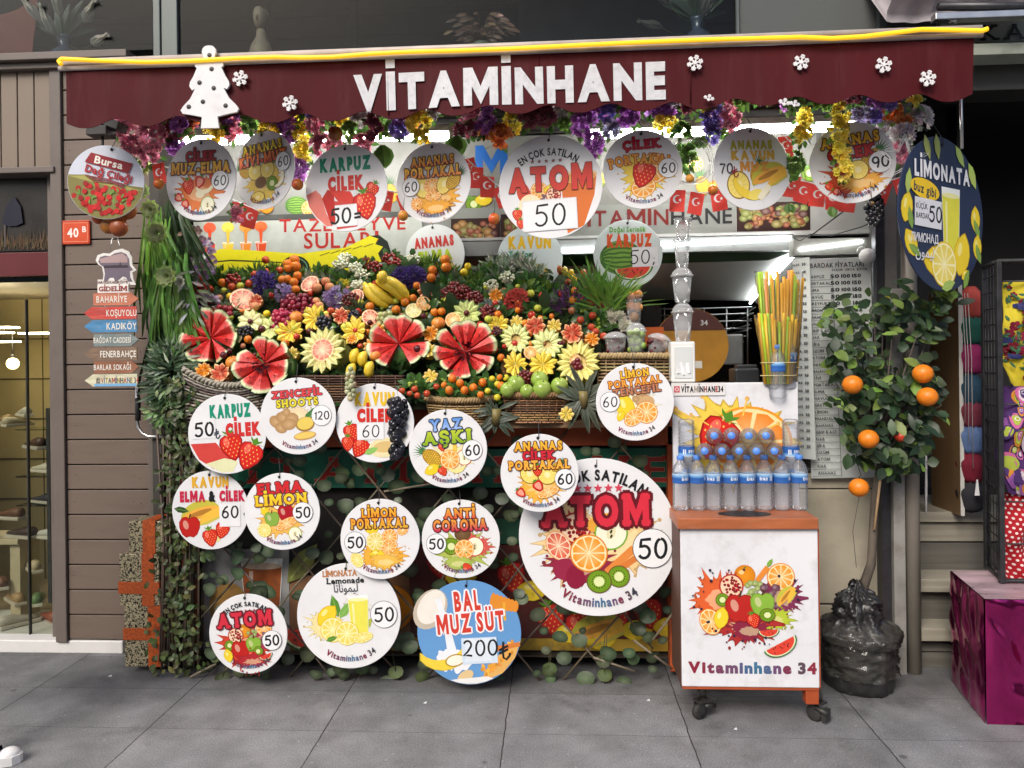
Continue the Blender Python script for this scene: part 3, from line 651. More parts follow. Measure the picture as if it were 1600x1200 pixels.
# ================================================================ windows above the awning
YU = .34
t = thing('upper_window', 'dark upstairs shop window with grey frames above the awning', 'window', P(720, 85, YU)); o = t.location
FRAME = mat('grey_window_frame', (.10, .115, .11), rough=.45, metal=.3, var=.15, vs=6)
mb = MB()
pbox(mb, 238, 249, -120, 96, YU, .08, o, b=.004); pbox(mb, 251, 276, -120, 96, YU + .01, .06, o, b=.004); pbox(mb, 1150, 1154, -120, 62, YU + .008, .03, o); pbox(mb, 1372, 1386, -120, 60, YU, .1, o, b=.004); pbox(mb, -200, -150, -120, 96, YU, .08, o)
mb.build('frame', FRAME, t)
mb = MB(); pbox(mb, -60, 1600 - 216, 84, 98, YU - .02, .1, o, b=.004); mb.build('sill', mat('maroon_sill', (.055, .018, .017), rough=.5, var=.2), t)
G1 = glass('upper_glass', (.8, .83, .83), refl=.5, rough=.01)
for a0, a1 in ((-150, 238), (276, 1150), (1154, 1372)):
    mb = MB(); pbox(mb, a0, a1, -120, 84, YU + .03, .004, o); mb.build('pane', G1 if a0 < 1100 else glass('sky_greyed_glass', (.5, .53, .52), refl=.35, opac=.3, col=(.32, .34, .33)), t)  # right pane's grey body colour stands in for the sky's reflection
mb = MB(); x0, x1 = P(-200, 0, YU).x - o.x, P(1390, 0, YU).x - o.x; zb, zt = -.05, .75
for f in ([(x0, .9, zb), (x1, .9, zb), (x1, .9, zt), (x0, .9, zt)], [(x0, .1, zb), (x1, .1, zb), (x1, .9, zb), (x0, .9, zb)], [(x0, .1, zt), (x1, .1, zt), (x1, .9, zt), (x0, .9, zt)], [(x0, .1, zb), (x0, .9, zb), (x0, .9, zt), (x0, .1, zt)], [(x1, .1, zb), (x1, .9, zb), (x1, .9, zt), (x1, .1, zt)]):
    mb.add(f, [(0, 1, 2, 3)], (.05, .053, .055))
for k in range(5): mb.box(x0, x1, .885, .895, .08 + k * .14, .085 + k * .14, (.012, .012, .013))
mb.box(P(800, 0, YU).x - o.x, P(1150, 0, YU).x - o.x, .8, .88, zb, zt, (.07, .08, .095)); mb.box(P(340, 0, YU).x - o.x, P(355, 0, YU).x - o.x, .6, .7, zb, zt, (.008, .008, .009)); mb.box(P(500, 0, YU).x - o.x, P(512, 0, YU).x - o.x, .6, .7, zb, zt, (.01, .01, .011))
mb.build('room', mat('dim_room', None, rough=.8, var=.2), t)
# things on the upstairs sill
def lily(mb, c, d, L, col=(.62, .62, .55), r=rnd):
    d = Vector(d).normalized(); side = d.cross(Vector((.3, -1, .2))).normalized(); up = d.cross(side)
    for k in range(6):
        a = k * math.pi / 3; e = side * math.cos(a) + up * math.sin(a); mb.leaf(c, d * 1.0 + e * .75, e, L, L * .3, jit(col, .08, r), .3, .9)
def vase_lilies(lab, q, mirror=1, dim=1.):
    t = thing('lily_vase', lab, 'vase', q); r = random.Random(5)
    mb = MB(); mb.lathe([(.05, 0), (.085, .03), (.095, .07), (.07, .12), (.03, .15), (.042, .2), (.045, .215)], 18, (.05, .07, .11)); mb.build('vase', mat('dark_blue_ceramic', None, rough=.15, var=.1, coat=.5), t)
    mb = MB()
    for k in range(26):
        a = r.uniform(-1.2, 1.2); d = Vector((math.sin(a), r.uniform(-.5, .3), math.cos(a))); mb.leaf((0, 0, .2), d, (0, -1, .2), r.uniform(.12, .24), .04, jit((.05, .08, .05), .3, r), .2, .4)
    mb.build('leaves', LEAF, t)
    for k, (dx, dz, ax) in enumerate(((-.08, .27, -.6), (.02, .3, .1), (.16, .26, .9), (.2, .14, 1.5), (-.02, .2, -.2))):
        mb = MB(); lily(mb, Vector((dx * mirror, -.06, dz)), (math.sin(ax) * mirror, -.6, math.cos(ax)), .13, tuple(x * dim for x in (.62, .62, .55)), r); mb.tube([(0, 0, .18), (dx * mirror * .6, -.03, dz * .8), (dx * mirror, -.06, dz)], .004, 5, (.06, .1, .04)); mb.build('lily', PETAL, t)
zs = P(720, 85, YU + .12).z
def sill(px, Y): return Vector((P(px, 60, Y).x, Y, zs - .02))
vase_lilies('dark vase of white lilies in the upstairs window above the plank wall', sill(100, YU + .15))
vase_lilies('dimmed lily vase standing in for a reflection at the right of the upstairs window', sill(1090, YU + .22), -1, .55)  # mirrored, dimmed copy added for the reflection of the lilies
mb = MB(); r = random.Random(8)
q = sill(25, YU + .13); pts = []
for i in range(9):
    for j in range(7):
        u, v_ = i / 8, j / 6; pts.append((-.3 + .42 * u, -.02 + .03 * math.sin(5 * u + 3 * v_), .0 + .34 * v_ + .10 * u * v_ - .12 * (1 - u) * v_ + .02 * math.sin(7 * u)))
mb.add(pts, [(i * 7 + j, (i + 1) * 7 + j, (i + 1) * 7 + j + 1, i * 7 + j + 1) for i in range(8) for j in range(6)], (.22, .075, .06), True)
mb.add([(p[0], p[1] + .012, p[2]) for p in pts], [(i * 7 + j, i * 7 + j + 1, (i + 1) * 7 + j + 1, (i + 1) * 7 + j) for i in range(8) for j in range(6)], (.22, .075, .06), True)
single('pink_drape', mb, CLOTH, 'dusty pink cloth draped in the upstairs window corner', 'cloth', q)
mb = MB()
def fold(d, a, t): return (1 + .08 * math.sin(5 * a) * math.sin(t)), None
mb.lathe([(.075, 0), (.07, .06), (.05, .12), (.028, .16), (.024, .2)], 14, (.27, .22, .15)); mb.sphere((-.004, -.01, .265), .05, 14, 12, (.72, .85, 1.25), (.27, .22, .15), fn=fold); mb.sphere((-.004, -.05, .255), .012, 8, 6, (.7, 1, 1.4), (.27, .22, .15)); mb.sphere((.0, .02, .3), .035, 10, 8, (1, 1, .8), (.24, .19, .12))
single('carved_bust', mb, mat('pale_wood_carving', None, rough=.6, var=.3, vs=30, stretch=(1, 1, .3), bump=.3), 'pale carved wooden bust standing in the upstairs window', 'statue', sill(408, YU + .13))
t = thing('dried_plant_pot', 'green pot of dried brown leaves in the upstairs window', 'potted plant', sill(752, YU + .13))
mb = MB(); mb.lathe([(.05, 0), (.052, .075), (.047, .08), (.044, .07)], 16, (.13, .17, .11)); mb.build('pot', WOODV, t)
mb = MB()
for k in range(70):
    a = r.uniform(-1.25, 1.25); d = Vector((math.sin(a), r.uniform(-.7, .4), abs(math.cos(a)) + .2)).normalized(); L = r.uniform(.05, .19); e = Vector((0, 0, .07)) + d * L; mb.tube([(0, 0, .07), e * .6 + Vector((0, 0, .03)), e], .0022, 4, (.11, .06, .035)); mb.leaf(e, d + Vector((d.x, -.3, -1.1)), (0, -1, 0), .06, .02, jit((.2, .12, .08), .4, r), .3, .3)
mb.build('dried_leaves', LEAF, t)

# ================================================================ awning
YA = -.55
t = thing('awning', 'maroon awning with scalloped edge, white VITAMINHANE letters and yellow light rope', 'awning', P(815, 120, YA)); o = t.location
def vtop(px): return 110 - (px - 103) * (110 - 58) / 1419
def vbot(px): return 201 - (px - 103) * (201 - 156) / 1419 - 13 * max(0, math.cos(2 * math.pi * (px - 472) / 96.5) * .5 + .5) ** 1.3
mb = MB(); n = 300; vs = []
for i in range(n + 1):
    px = 103 + 1419 * i / n
    for j in range(7):
        v_ = j / 6; q = P(px, vtop(px) + (vbot(px) - vtop(px)) * v_, YA) - o
        q.y += .010 * math.sin(px * .013 + 1) * v_ + .004 * math.sin(px * .03 + v_) * v_
        vs.append(q)
def vcolf(p, k=0): return (.088, .0135, .019)
mb.add(vs, [(i * 7 + j, i * 7 + j + 1, (i + 1) * 7 + j + 1, (i + 1) * 7 + j) for i in range(n) for j in range(6)], None, True)
mb.add([v + Vector((0, .004, 0)) for v in vs], [(i * 7 + j, (i + 1) * 7 + j, (i + 1) * 7 + j + 1, i * 7 + j + 1) for i in range(n) for j in range(6)], None, True)
MAROON = mat('maroon_vinyl', (.068, .0062, .009), rough=.65, var=.13, vs=2.2, stretch=(3, 1, .5), dirt=.32, dirtcol=(.13, .04, .042), ds=3.5, spec=.18, bump=.3, bs=4)
mb.build('valance', MAROON, t)
for px in (372, 606, 842, 1078, 1310):
    mb = MB(); mb.tube([P(px, vtop(px), YA) - o + Vector((0, -.004, 0)), P(px + .6, vtop(px) + 50, YA) - o + Vector((0, -.002, 0)), P(px + 1, vbot(px) - 4, YA) - o], .0022, 4); mb.build('seam', MAROON, t)
mb = MB(); a, b = P(103, vtop(103) - 4, YA) - o, P(1522, vtop(1522) - 4, YA) - o; wl = Vector((0, .92, .22))
mb.add([a, b, b + wl, a + wl], [(0, 1, 2, 3)]); mb.add([a - Vector((0, 0, .004)), b - Vector((0, 0, .004)), b + wl - Vector((0, 0, .004)), a + wl - Vector((0, 0, .004))], [(0, 3, 2, 1)]); mb.build('roof_sheet', MAROON, t)
mb = MB()
for dy, r_, zz in ((0, .011, 0), (.012, .016, .03)):
    a, b = P(94, vtop(94) - 2, YA) - o + Vector((0, dy - .006, zz)), P(1534, vtop(1534) - 2, YA) - o + Vector((0, dy - .006, zz)); mb.tube([a, b], r_, 8)
mb.build('front_rail', mat('cream_rail', (.5, .44, .4), rough=.45, var=.2, vs=8, dirt=.4), t)
for px in (130, 1505):
    mb = MB(); a = P(px, vtop(px) - 6, YA) - o; mb.tube([a, a + Vector((0, .45, -.06)), a + Vector((0, .9, .0))], .014, 8); mb.build('arm', GREYMET, t)
mb = MB(); mb.tube([P(1501, 140, -.4) - o, P(1503, 232, -.4) - o], .007, 8); mb.build('hanging_rod', MET, t)
# yellow light rope
mb = MB(); pts = []
for k, (px, py) in enumerate([(96, 101), (92, 96), (97, 92), (160, 95), (230, 97), (300, 95), (370, 91), (430, 89), (470, 90), (520, 89), (580, 84), (640, 81), (720, 79), (800, 76), (900, 71), (1000, 66), (1100, 62), (1180, 60), (1250, 58), (1300, 60), (1350, 57), (1400, 51), (1440, 46), (1490, 47), (1535, 48), (1543, 45)]): pts.append(P(px, py, YA - .035) - o)
fine = []
for i in range(len(pts) - 1):
    for k in range(4): fine.append(pts[i].lerp(pts[i + 1], k / 4))
mb.tube(fine + [pts[-1]], .0095, 8); mb.build('light_rope', mat('yellow_neon', (.95, .55, .02), rough=.3, var=.03, emit=(1, .56, .02), es=.5), t)
# letters
a = Art(1.); s1 = S(800, 140, YA)
A0, B0 = P(553, 145, YA) - o, P(1040, 124, YA) - o; mid = (A0 + B0) / 2
a.text('VİTAMİNHANE', mid.x, mid.z, 52 * s1, (.62, .62, .64), off=.058, gap=.10, W=(B0 - A0).length, rot=math.atan2(B0.z - A0.z, B0.x - A0.x))
xa, xb = P(103, 140, YA).x - o.x, P(1522, 140, YA).x - o.x
for i, v in enumerate(a.mb.v):
    px = 103 + 1419 * (v.x - xa) / (xb - xa); zt_, zb_ = P(px, vtop(px), YA).z - o.z, P(px, vbot(px), YA).z - o.z; v_ = (zt_ - v.z) / (zt_ - zb_); v.y += .010 * math.sin(px * .013 + 1) * v_ + .004 * math.sin(px * .03 + v_) * v_
a.mb.build('lettering', mat('peeling_white_paint', None, rough=.6, var=.1, vs=30, dirt=.55, ds=28, dirtcol=(.33, .3, .32)), t, (0, -.006, 0))
# tree and snowflakes stuck on the awning
WHITEFOAM = mat('white_foam_board', (.76, .75, .75), rough=.6, var=.05, vs=14, dirt=.15, ds=12)
q = P(327, 140, YA - .03); s1 = S(327, 140, YA)
t = thing('tree_cutout', 'white wooden christmas tree cutout with black dots on the awning', 'decoration', q)
half = [(0, 67), (6, 66), (10, 62), (11, 57), (9, 52), (7, 44), (8, 42), (21, 42), (22, 36), (19, 33), (25, 20), (30, 12), (31, 6), (27, 0), (22, 2), (30, -13), (41, -24), (45, -30), (42, -35), (30, -37), (12, -41), (14, -58)]
pts = [(x * s1, y * s1) for x, y in half] + [(-x * s1, y * s1) for x, y in half[::-1][:-1]]
mb = MB(); mb.prism(pts, 0, .012); mb.build('panel', WHITEFOAM, t)
mb = MB()
for x, y in ((1, 52), (4, 31), (-15, 11), (7, 2), (-10, -18), (-32, -25), (25, -25)): mb.M = Matrix.Translation((x * s1, -.001, y * s1)) @ Matrix.Rotation(R(90), 4, 'X'); mb.lathe([(.0, .001), (3.6 * s1, 0)], 12, (.012, .012, .012), cap=False)
mb.build('dots', PRINT, t)
def snowflake(lab, px, py, r, arms=range(6), broken=False):
    s1 = S(px, py, YA); mb = MB(); rr = r * s1
    def bar(x0, z0, x1, z1, w_):
        d = Vector((x1 - x0, z1 - z0)).normalized(); nx, nz = -d[1] * w_, d[0] * w_; mb.prism([(x0 + nx, z0 + nz), (x0 - nx, z0 - nz), (x1 - nx, z1 - nz), (x1 + nx, z1 + nz)], 0, .006)
    for k in arms:
        a = k * math.pi / 3 + .25; c, q = math.cos(a), math.sin(a); bar(rr * .12 * c, rr * .12 * q, rr * c, rr * q, rr * .1)
        for sg in (-1, 1):
            for u, l in ((.5, .34), (.75, .28)): b = a + sg * .95; mb.M = Matrix.Translation((0, -.0006 * sg - .0015 * u, 0)); bar(rr * u * c, rr * u * q, rr * (u * c + l * math.cos(b)), rr * (u * q + l * math.sin(b)), rr * .085); mb.M = Matrix()
    mb.M = Matrix.Translation((0, -.003, 0)); mb.prism([(rr * .24 * math.cos(k * 1.047), rr * .24 * math.sin(k * 1.047)) for k in range(6)], 0, .005)
    single('snowflake', mb, WHITEFOAM, lab, 'snowflake', P(px, py, YA - .022), 'snowflakes on the awning')
for a_ in [('white snowflake on the awning just right of the tree cutout', 375, 122, 12), ('lone white snowflake left of the awning lettering', 453, 161, 12), ('white snowflake right after the last awning letter', 1086, 98, 12.5), ('white snowflake above the broken snowflake pair on the awning', 1252, 97, 12.5), ('white snowflake above the pineapple strawberry sign on the awning', 1381, 101, 13), ('rightmost and lowest whole snowflake on the awning', 1450, 122, 13)]: snowflake(*a_)
snowflake('small broken snowflake stub at the awning edge under the right letters', 1107, 156, 9, (0, 1, 2)); snowflake('broken snowflake half at the awning edge, left of a pair', 1225, 163, 10, (0, 1, 2)); snowflake('broken snowflake half at the awning edge, right of a pair', 1241, 165, 9, (0, 1, 2))
# ================================================================ the kiosk room and its fittings
LED = mat('white_led', (1, 1, 1), emit=(.93, .97, 1), es=20)
TUBE = mat('fluorescent_tube', (1, 1, 1), emit=(1, .985, .95), es=48)
ORANGEP = mat('orange_paint', (.40, .075, .022), rough=.5, var=.18, vs=7, dirt=.4, ds=8, dirtcol=(.15, .04, .02))
GREENP = mat('green_board', (.012, .12, .075), rough=.45, var=.15, vs=6, dirt=.3, ds=7, dirtcol=(.02, .06, .04))
PANELV = mat('faded_shaded_poster', None, rough=.5, var=.15, vs=7, dirt=.75, ds=9, dirtcol=(.05, .035, .03))  # dark blotches paint in the trellis foliage's shade along with real dirt
t = thing('kiosk_room', 'dark juice kiosk room with white signboards behind the fruit display', 'kiosk', (P(850, 600, .3).x, .3, 0)); o = t.location
def PX(px, py, Y): q = P(px, py, Y); return q - o
KX0, KX1 = P(268, 500, .3).x - o.x, P(1378, 500, .3).x - o.x
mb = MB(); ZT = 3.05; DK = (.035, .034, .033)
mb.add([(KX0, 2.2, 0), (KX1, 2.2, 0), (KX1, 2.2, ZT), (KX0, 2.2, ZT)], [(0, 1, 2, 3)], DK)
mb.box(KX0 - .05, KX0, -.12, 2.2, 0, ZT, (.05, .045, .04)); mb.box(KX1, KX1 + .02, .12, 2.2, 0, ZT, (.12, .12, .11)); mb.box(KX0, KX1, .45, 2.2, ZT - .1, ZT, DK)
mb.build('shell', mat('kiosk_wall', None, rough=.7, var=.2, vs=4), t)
mb = MB(); pbox(mb, 262, 1400, 88, 205, .30, .03, o, (.10, .10, .10))
for py in range(96, 205, 12): pbox(mb, 262, 1400, py, py + 2, .295, .03, o, (.05, .05, .05))
mb.build('shutter_box', mat('shutter_steel', None, rough=.5, metal=.4, var=.2, vs=6), t)
mb = MB(); pbox(mb, 268, 1376, 212, 334, .46, .02, o, (.2, .2, .18)); pbox(mb, 268, 700, 334, 342, .44, .03, o, (.05, .055, .05)); pbox(mb, 640, 1265, 320, 395, .45, .02, o, (.24, .25, .23)); pbox(mb, 1150, 1376, 318, 368, .449, .02, o, (.33, .33, .31)); pbox(mb, 640, 1376, 366, 372, .44, .02, o, (.42, .42, .4)); pbox(mb, 640, 1240, 372, 396, .44, .02, o, (.24, .25, .24)); pbox(mb, 1240, 1376, 372, 398, .36, .08, o, (.25, .25, .22))
mb.build('fascia', mat('fascia_sheet', None, rough=.45, var=.12, vs=5, dirt=.3, ds=6, dirtcol=(.2, .2, .18)), t)
# signboard with red letters and painted banana
mb = MB(); pbox(mb, 303, 660, 343, 440, .43, .015, o, (.45, .48, .43)); mb.build('signboard', WOODV, t)
s1 = S(480, 380, .43); q = PX(480, 385, .43); a = Art(s1); Q = lambda px, py: (px - 480, 385 - py)
RED = (.40, .02, .015)
a.text('TAZE MEYVE', *Q(535, 352), 20, RED, W=196, off=.015, gap=.1); a.text('SULARI', *Q(533, 376), 24, RED, W=116, off=.015, gap=.12)
for px, c, c2 in ((327, (.75, .07, .02), (.8, .12, .05)), (356, (.85, .55, .05), (.9, .65, .1)), (384, (.75, .25, .03), (.8, .35, .06)), (408, (.7, .08, .02), (.75, .15, .04))):
    x, y = Q(px, 384); a.glassp(x, y, 9, 8, c, .12); a.ell(x, y + 31, 10, 8, c2); a.poly([(x - 3, y + 28), (x + 3, y + 28), (x + 1.5, y + 6), (x - 1.5, y + 6)], c)
bn = [Q(*p) for p in ((325, 392), (345, 386), (400, 390), (470, 396), (540, 388), (580, 370), (592, 372), (586, 384), (598, 388), (590, 398), (600, 408), (560, 425), (480, 436), (325, 436))]
a.poly(bn, (.72, .66, .015)); a.poly([Q(*p) for p in ((325, 406), (360, 403), (440, 408), (440, 410), (360, 405.5), (325, 408))], (.05, .05, .01))
a.poly([Q(*p) for p in ((578, 371), (592, 370), (605, 380), (610, 396), (604, 412), (596, 412), (590, 398), (598, 388), (586, 384), (592, 376))], (.012, .02, .015)); a.ell(*Q(461, 418), 23, 19, (.012, .02, .012)); a.ell(*Q(461, 418), 20, 16, (.1, .25, .15)); a.ell(*Q(461, 418), 18, 14.5, (.012, .02, .015))
for k in range(5): a.stroke([Q(500 + k * 17, 400 - k * 3), Q(515 + k * 17, 395 - k * 3)], 1.2, (.1, .09, .01))
a.mb.build('sign_print', PRINT, t, q + Vector((0, -.001, 0)))
# upper boards, half hidden: blue letters and fruit pictures; fascia letters
q = PX(700, 280, .46); s1 = S(700, 280, .46); a = Art(s1); Q = lambda px, py: (px - 700, 280 - py)
a.text('M', *Q(768, 252), 40, (.02, .12, .42), off=.05); a.text('M', *Q(1250, 225), 30, (.1, .1, .09), off=.04)
for px, py, k in ((460, 315, 0), (300, 300, 1), (610, 300, 2), (930, 290, 1), (1060, 262, 0), (1250, 285, 1), (1090, 300, 2), (740, 320, 1), (395, 312, 2)):
    x, y = Q(px, py)
    if k == 0: a.wmelon(x, y, 18); a.slice(x + 20, y - 5, 12)
    elif k == 1: a.kiwi(x, y, 13); a.lemon(x + 15, y + 6, 11); a.leafp(x - 12, y + 10, 12)
    else: a.pineapple(x, y, 15, .2); a.orange(x + 18, y - 4, 11)
a.mb.build('fruit_print', PRINT, t, q + Vector((0, -.001, 0)))
q = PX(1020, 338, .45); s1 = S(1020, 338, .45); a = Art(s1); Q = lambda px, py: (px - 1020, 338 - py)
VL = [(.22, .015, .012)] * 6 + [(.02, .02, .022)] * 4
a.text('VİTAMİNHANE', *Q(1017, 339), 25, VL[0], W=252, off=.015, gap=.11, cols=[(.15, .012, .01)] * 7 + [(.02, .018, .02)] * 4)
def fruitphoto(x0, x1, y0, y1, seed):
    a.rect(*Q(x0, y1), *Q(x1, y0), (.03, .012, .01)); q_ = random.Random(seed)
    for i in range(int((x1 - x0) * (y1 - y0) / 55)):
        c = q_.choice([(.25, .3, .05), (.35, .06, .02), (.45, .2, .03), (.12, .02, .03), (.3, .25, .05)]); r_ = q_.uniform(3.5, 8); x, y = Q(q_.uniform(x0 + 8, x1 - 8), q_.uniform(y0 + 7, y1 - 7)); a.ell(x, y, r_, r_ * .8, mixc(c, (1, .9, .7), .2), edge=mixc(c, (0, 0, 0), .5), n=12, dz=.4)
fruitphoto(1150, 1263, 320, 365, 3); fruitphoto(700, 778, 335, 384, 5); fruitphoto(780, 830, 330, 392, 6)
a.mb.build('fascia_print', PRINT, t, q + Vector((0, -.002, 0)))
# sloping hood with light strips
mb = MB(); a0, a1, b1, b0 = PX(640, 388, .46), PX(1250, 387, .46), PX(1176, 470, 1.25), PX(640, 462, 1.25)
mb.add([a0, a1, b1, b0], [(0, 1, 2, 3)], (.62, .63, .58)); e0, e1 = PX(640, 410, .52), PX(1236, 402, .47)
mb.add([p + Vector((0, -.004, -.004)) for p in (PX(850, 398, .47), PX(1240, 392, .46), PX(1200, 406, .57), PX(850, 416, .60))], [(0, 1, 2, 3)], (.03, .08, .03))
c1 = PX(1376, 398, .42); mb.add([a1, c1, PX(1376, 600, 1.25), b1], [(0, 1, 2, 3)], (.10, .10, .09)); mb.build('hood', mat('hood_sheet', None, rough=.45, var=.15, vs=3), t)
mb = MB(); mb.box(KX0, KX1, .5, 1.9, 1.35, 1.40, (.10, .05, .03)); mb.box(KX0, P(1050, 500, .5).x - o.x, .62, .66, 0, 1.9, (.02, .018, .017)); mb.build('back_counter', WOODV, t)
for nm, pts in (('led_strip', [(875, 392, .43), (1236, 371, .43)]), ('led_strip', [(1249, 390, .355), (1348, 377, .355)]), ('led_strip', [(1248, 392, .43), (1172, 474, 1.22)])):
    mb = MB(); mb.tube([PX(*p) for p in pts], .006, 6); mb.build(nm, LED, t)
mb = MB(); mb.tube([PX(1262, 372, .30), PX(1325, 325, .30)], .004, 6, (.1, .1, .09)); mb.tube([PX(1237, 370, .33), PX(1250, 377, .33), PX(1265, 366, .33), PX(1300, 368, .33), PX(1345, 355, .33), PX(1380, 340, .33)], .003, 5); mb.tube([PX(1246, 400, .40), PX(1253, 396, .40), PX(1340, 398, .34)], .0025, 5); mb.build('cables', CABLE, t)
# fluorescent fittings
for k, (xa, xb, ya, yb, lab) in enumerate(((278, 480, 222, 218, 'lit white tube lamp above the strawberry banana apple sign, leftmost under the awning'), (488, 702, 216, 214, 'lit white tube lamp above the pineapple orange sign under the awning'), (918, 1112, 212, 207, 'lit white tube lamp above the strawberry orange sign under the awning'), (1116, 1334, 206, 199, 'lit white tube lamp above the melon banana sign, rightmost under the awning'))):
    Yt = .10; A, B = P(xa, ya, Yt), P(xb, yb, Yt); c = (A + B) / 2; t2 = thing('tube_lamp', lab, 'lamp', c, 'tube lamps under the awning')
    mb = MB(); mb.tube([A - c, B - c], .017, 10); mb.build('tube', TUBE, t2)
    mb = MB(); d = Vector((0, .015, .035)); e = B - A
    L_ = e.length; mb.M = Matrix.Rotation(math.atan2(-e.z, e.x), 4, 'Y'); mb.box(-L_ / 2, L_ / 2, -.02, .05, .024, .06, b=.004)
    for sx in (-1, 1): mb.box(sx * (L_ / 2 + .012) - .012, sx * (L_ / 2 + .012) + .012, -.02, .03, -.018, .055, b=.003)
    mb.build('housing', ALU, t2)
# things on the back counter
q = P(1080, 540, .62); t2 = thing('disc_sign', 'round orange yellow board leaning inside the kiosk behind the cups', 'sign', q)
mb = MB(); mb.M = Matrix.Rotation(R(90), 4, 'X'); rr = 58 * S(1080, 540, .62); mb.lathe([(rr, -.006), (rr, .006)], 32, (.42, .20, .02), smooth=False); mb.M = Matrix(); mb.build('board', WOODV, t2)
a = Art(rr); a.poly([(math.cos(R(d)) * .99, math.sin(R(d)) * .99) for d in range(25, 156, 10)], (.09, .035, .03)); a.rect(-.1, -.62, .28, -.42, (.7, .68, .62)); a.text('34', .35, .62, .14, (.6, .6, .6)); a.mb.build('sign_print', PRINT, t2, (0, -.008, 0))
t2 = thing('juicer_machine', 'grey steel machine with red letters on the kiosk back counter', 'machine', P(1130, 572, .80)); q = t2.location
mb = MB(); pbox(mb, 1096, 1162, 522, 570, .80, .3, q, (.3, .3, .29), b=.01); mb.build('body', MET, t2)
letters('lettering', t2, 'MINI', P(1124, 540, .8).x - q.x, P(1124, 540, .8).z - q.z, .035, (.35, .02, .02), y=-.003)
t2 = thing('wire_rack', 'chrome wire rack hanging at the back of the kiosk', 'rack', P(1090, 520, 1.0)); q = t2.location
mb = MB()
for py in (484, 494, 505, 517): mb.tube([P(985, py, 1.0) - q, P(1175, py - 4, 1.0) - q], .005, 5)
for px in (1010, 1038, 1066, 1100, 1135, 1168): mb.tube([P(px, 480, 1.0) - q, P(px, 570, 1.0) - q], .005, 5)
for k in range(7): mb.tube([P(1180 - k * 3, 480 + k * 9, .95) - q, P(1150 - k * 6, 500 + k * 6, 1.2) - q], .004, 5)
mb.build('bars', MET, t2)
mb = MB(); q = P(1168, 600, .0); pbox(mb, 1149, 1187, 576, 601, .0, .14, q, b=.008); pbox(mb, 1153, 1183, 570, 577, .03, .08, q, b=.004); single('card_terminal', mb, mat('black_plastic', (.02, .022, .025), rough=.35, var=.1), 'black payment box behind the cart board beside the straws', 'terminal', q)
mb = MB(); q = P(1024, 520, .5); pbox(mb, 1008, 1037, 511, 540, .5, .02, q); single('orange_card', mb, mat('orange_card', (.6, .12, .02), rough=.5), 'small bright orange card behind the grape cups', 'card', q)

# ================================================================ counter that carries the fruit
YC = .10
t = thing('fruit_counter', 'orange framed fruit counter with green lettered board and faded posters below', 'counter', (P(680, 1000, YC).x, YC, 0)); o = t.location
mb = MB(); pbox(mb, 284, 1052, 668, 698, YC - .05, .1, o, b=.004); pbox(mb, 284, 1052, 640, 666, YC + .0, .9, o, b=.003); mb.build('front_rail', ORANGEP, t)
for a0, a1, py0 in ((284, 300, 700), (1045, 1061, 655)):
    mb = MB(); b = P(a0, 1050, YC - .05); mb.box(P(a0, 880, YC - .05).x - o.x, P(a1, 880, YC - .05).x - o.x, -.05, .02, .03, P(a0, py0, YC).z, b=.003); mb.build('post', ORANGEP, t)
mb = MB(); pbox(mb, 300, 1044, 702, 762, YC - .01, .03, o); mb.build('name_board', GREENP, t)
q = P(672, 732, YC - .012); a = Art(S(672, 732, YC)); a.text('VİTAMİNHANE', 0, -2, 38, (.36, .03, .025), W=720, out=(.5, .25, .14), ow=.012, off=.012, gap=.35, slab=True); a.mb.build('lettering', PRINT, t, q - o)
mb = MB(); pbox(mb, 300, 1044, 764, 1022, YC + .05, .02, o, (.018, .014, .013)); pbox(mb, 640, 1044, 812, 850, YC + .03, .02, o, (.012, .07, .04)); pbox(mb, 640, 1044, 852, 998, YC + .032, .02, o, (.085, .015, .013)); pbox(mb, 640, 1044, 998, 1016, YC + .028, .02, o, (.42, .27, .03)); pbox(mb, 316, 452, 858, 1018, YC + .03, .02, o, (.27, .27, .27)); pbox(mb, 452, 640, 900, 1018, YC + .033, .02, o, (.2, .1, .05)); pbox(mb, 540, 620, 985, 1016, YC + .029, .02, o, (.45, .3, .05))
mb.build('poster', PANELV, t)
a = Art(S(672, 900, YC)); q = P(672, 900, YC + .026); Q = lambda px, py: (px - 672, 900 - py)
a.glassp(*Q(404, 925), 34, 52, (.36, .09, .02), .12); a.ell(*Q(350, 950), 32, 38, (.4, .22, .06)); a.slice(*Q(345, 985), 26); a.wedge(*Q(480, 985), 50); a.orange(*Q(610, 950), 36); a.lemon(*Q(590, 990), 24)
for px, py in ((860, 965), (905, 975), (960, 960), (1010, 955), (800, 900), (690, 880)): a.straw(*Q(px, py), 26, .3); a.lemon(*Q(px + 30, py + 22), 20)
a.melon(*Q(930, 985), 36); a.leafp(*Q(470, 880), 40, .9, (.2, .22, .05))
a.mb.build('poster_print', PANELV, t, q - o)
mb = MB(); b0 = P(672, 1022, YC).z; mb.box(P(300, 1000, YC).x - o.x, P(1044, 1000, YC).x - o.x, .25, .28, 0, b0, (.01, .01, .01)); mb.box(P(300, 1000, YC).x - o.x, P(1044, 1000, YC).x - o.x, .0, .8, b0 - .01, b0 - .002, (.05, .04, .03)); mb.build('plinth', WOODV, t)

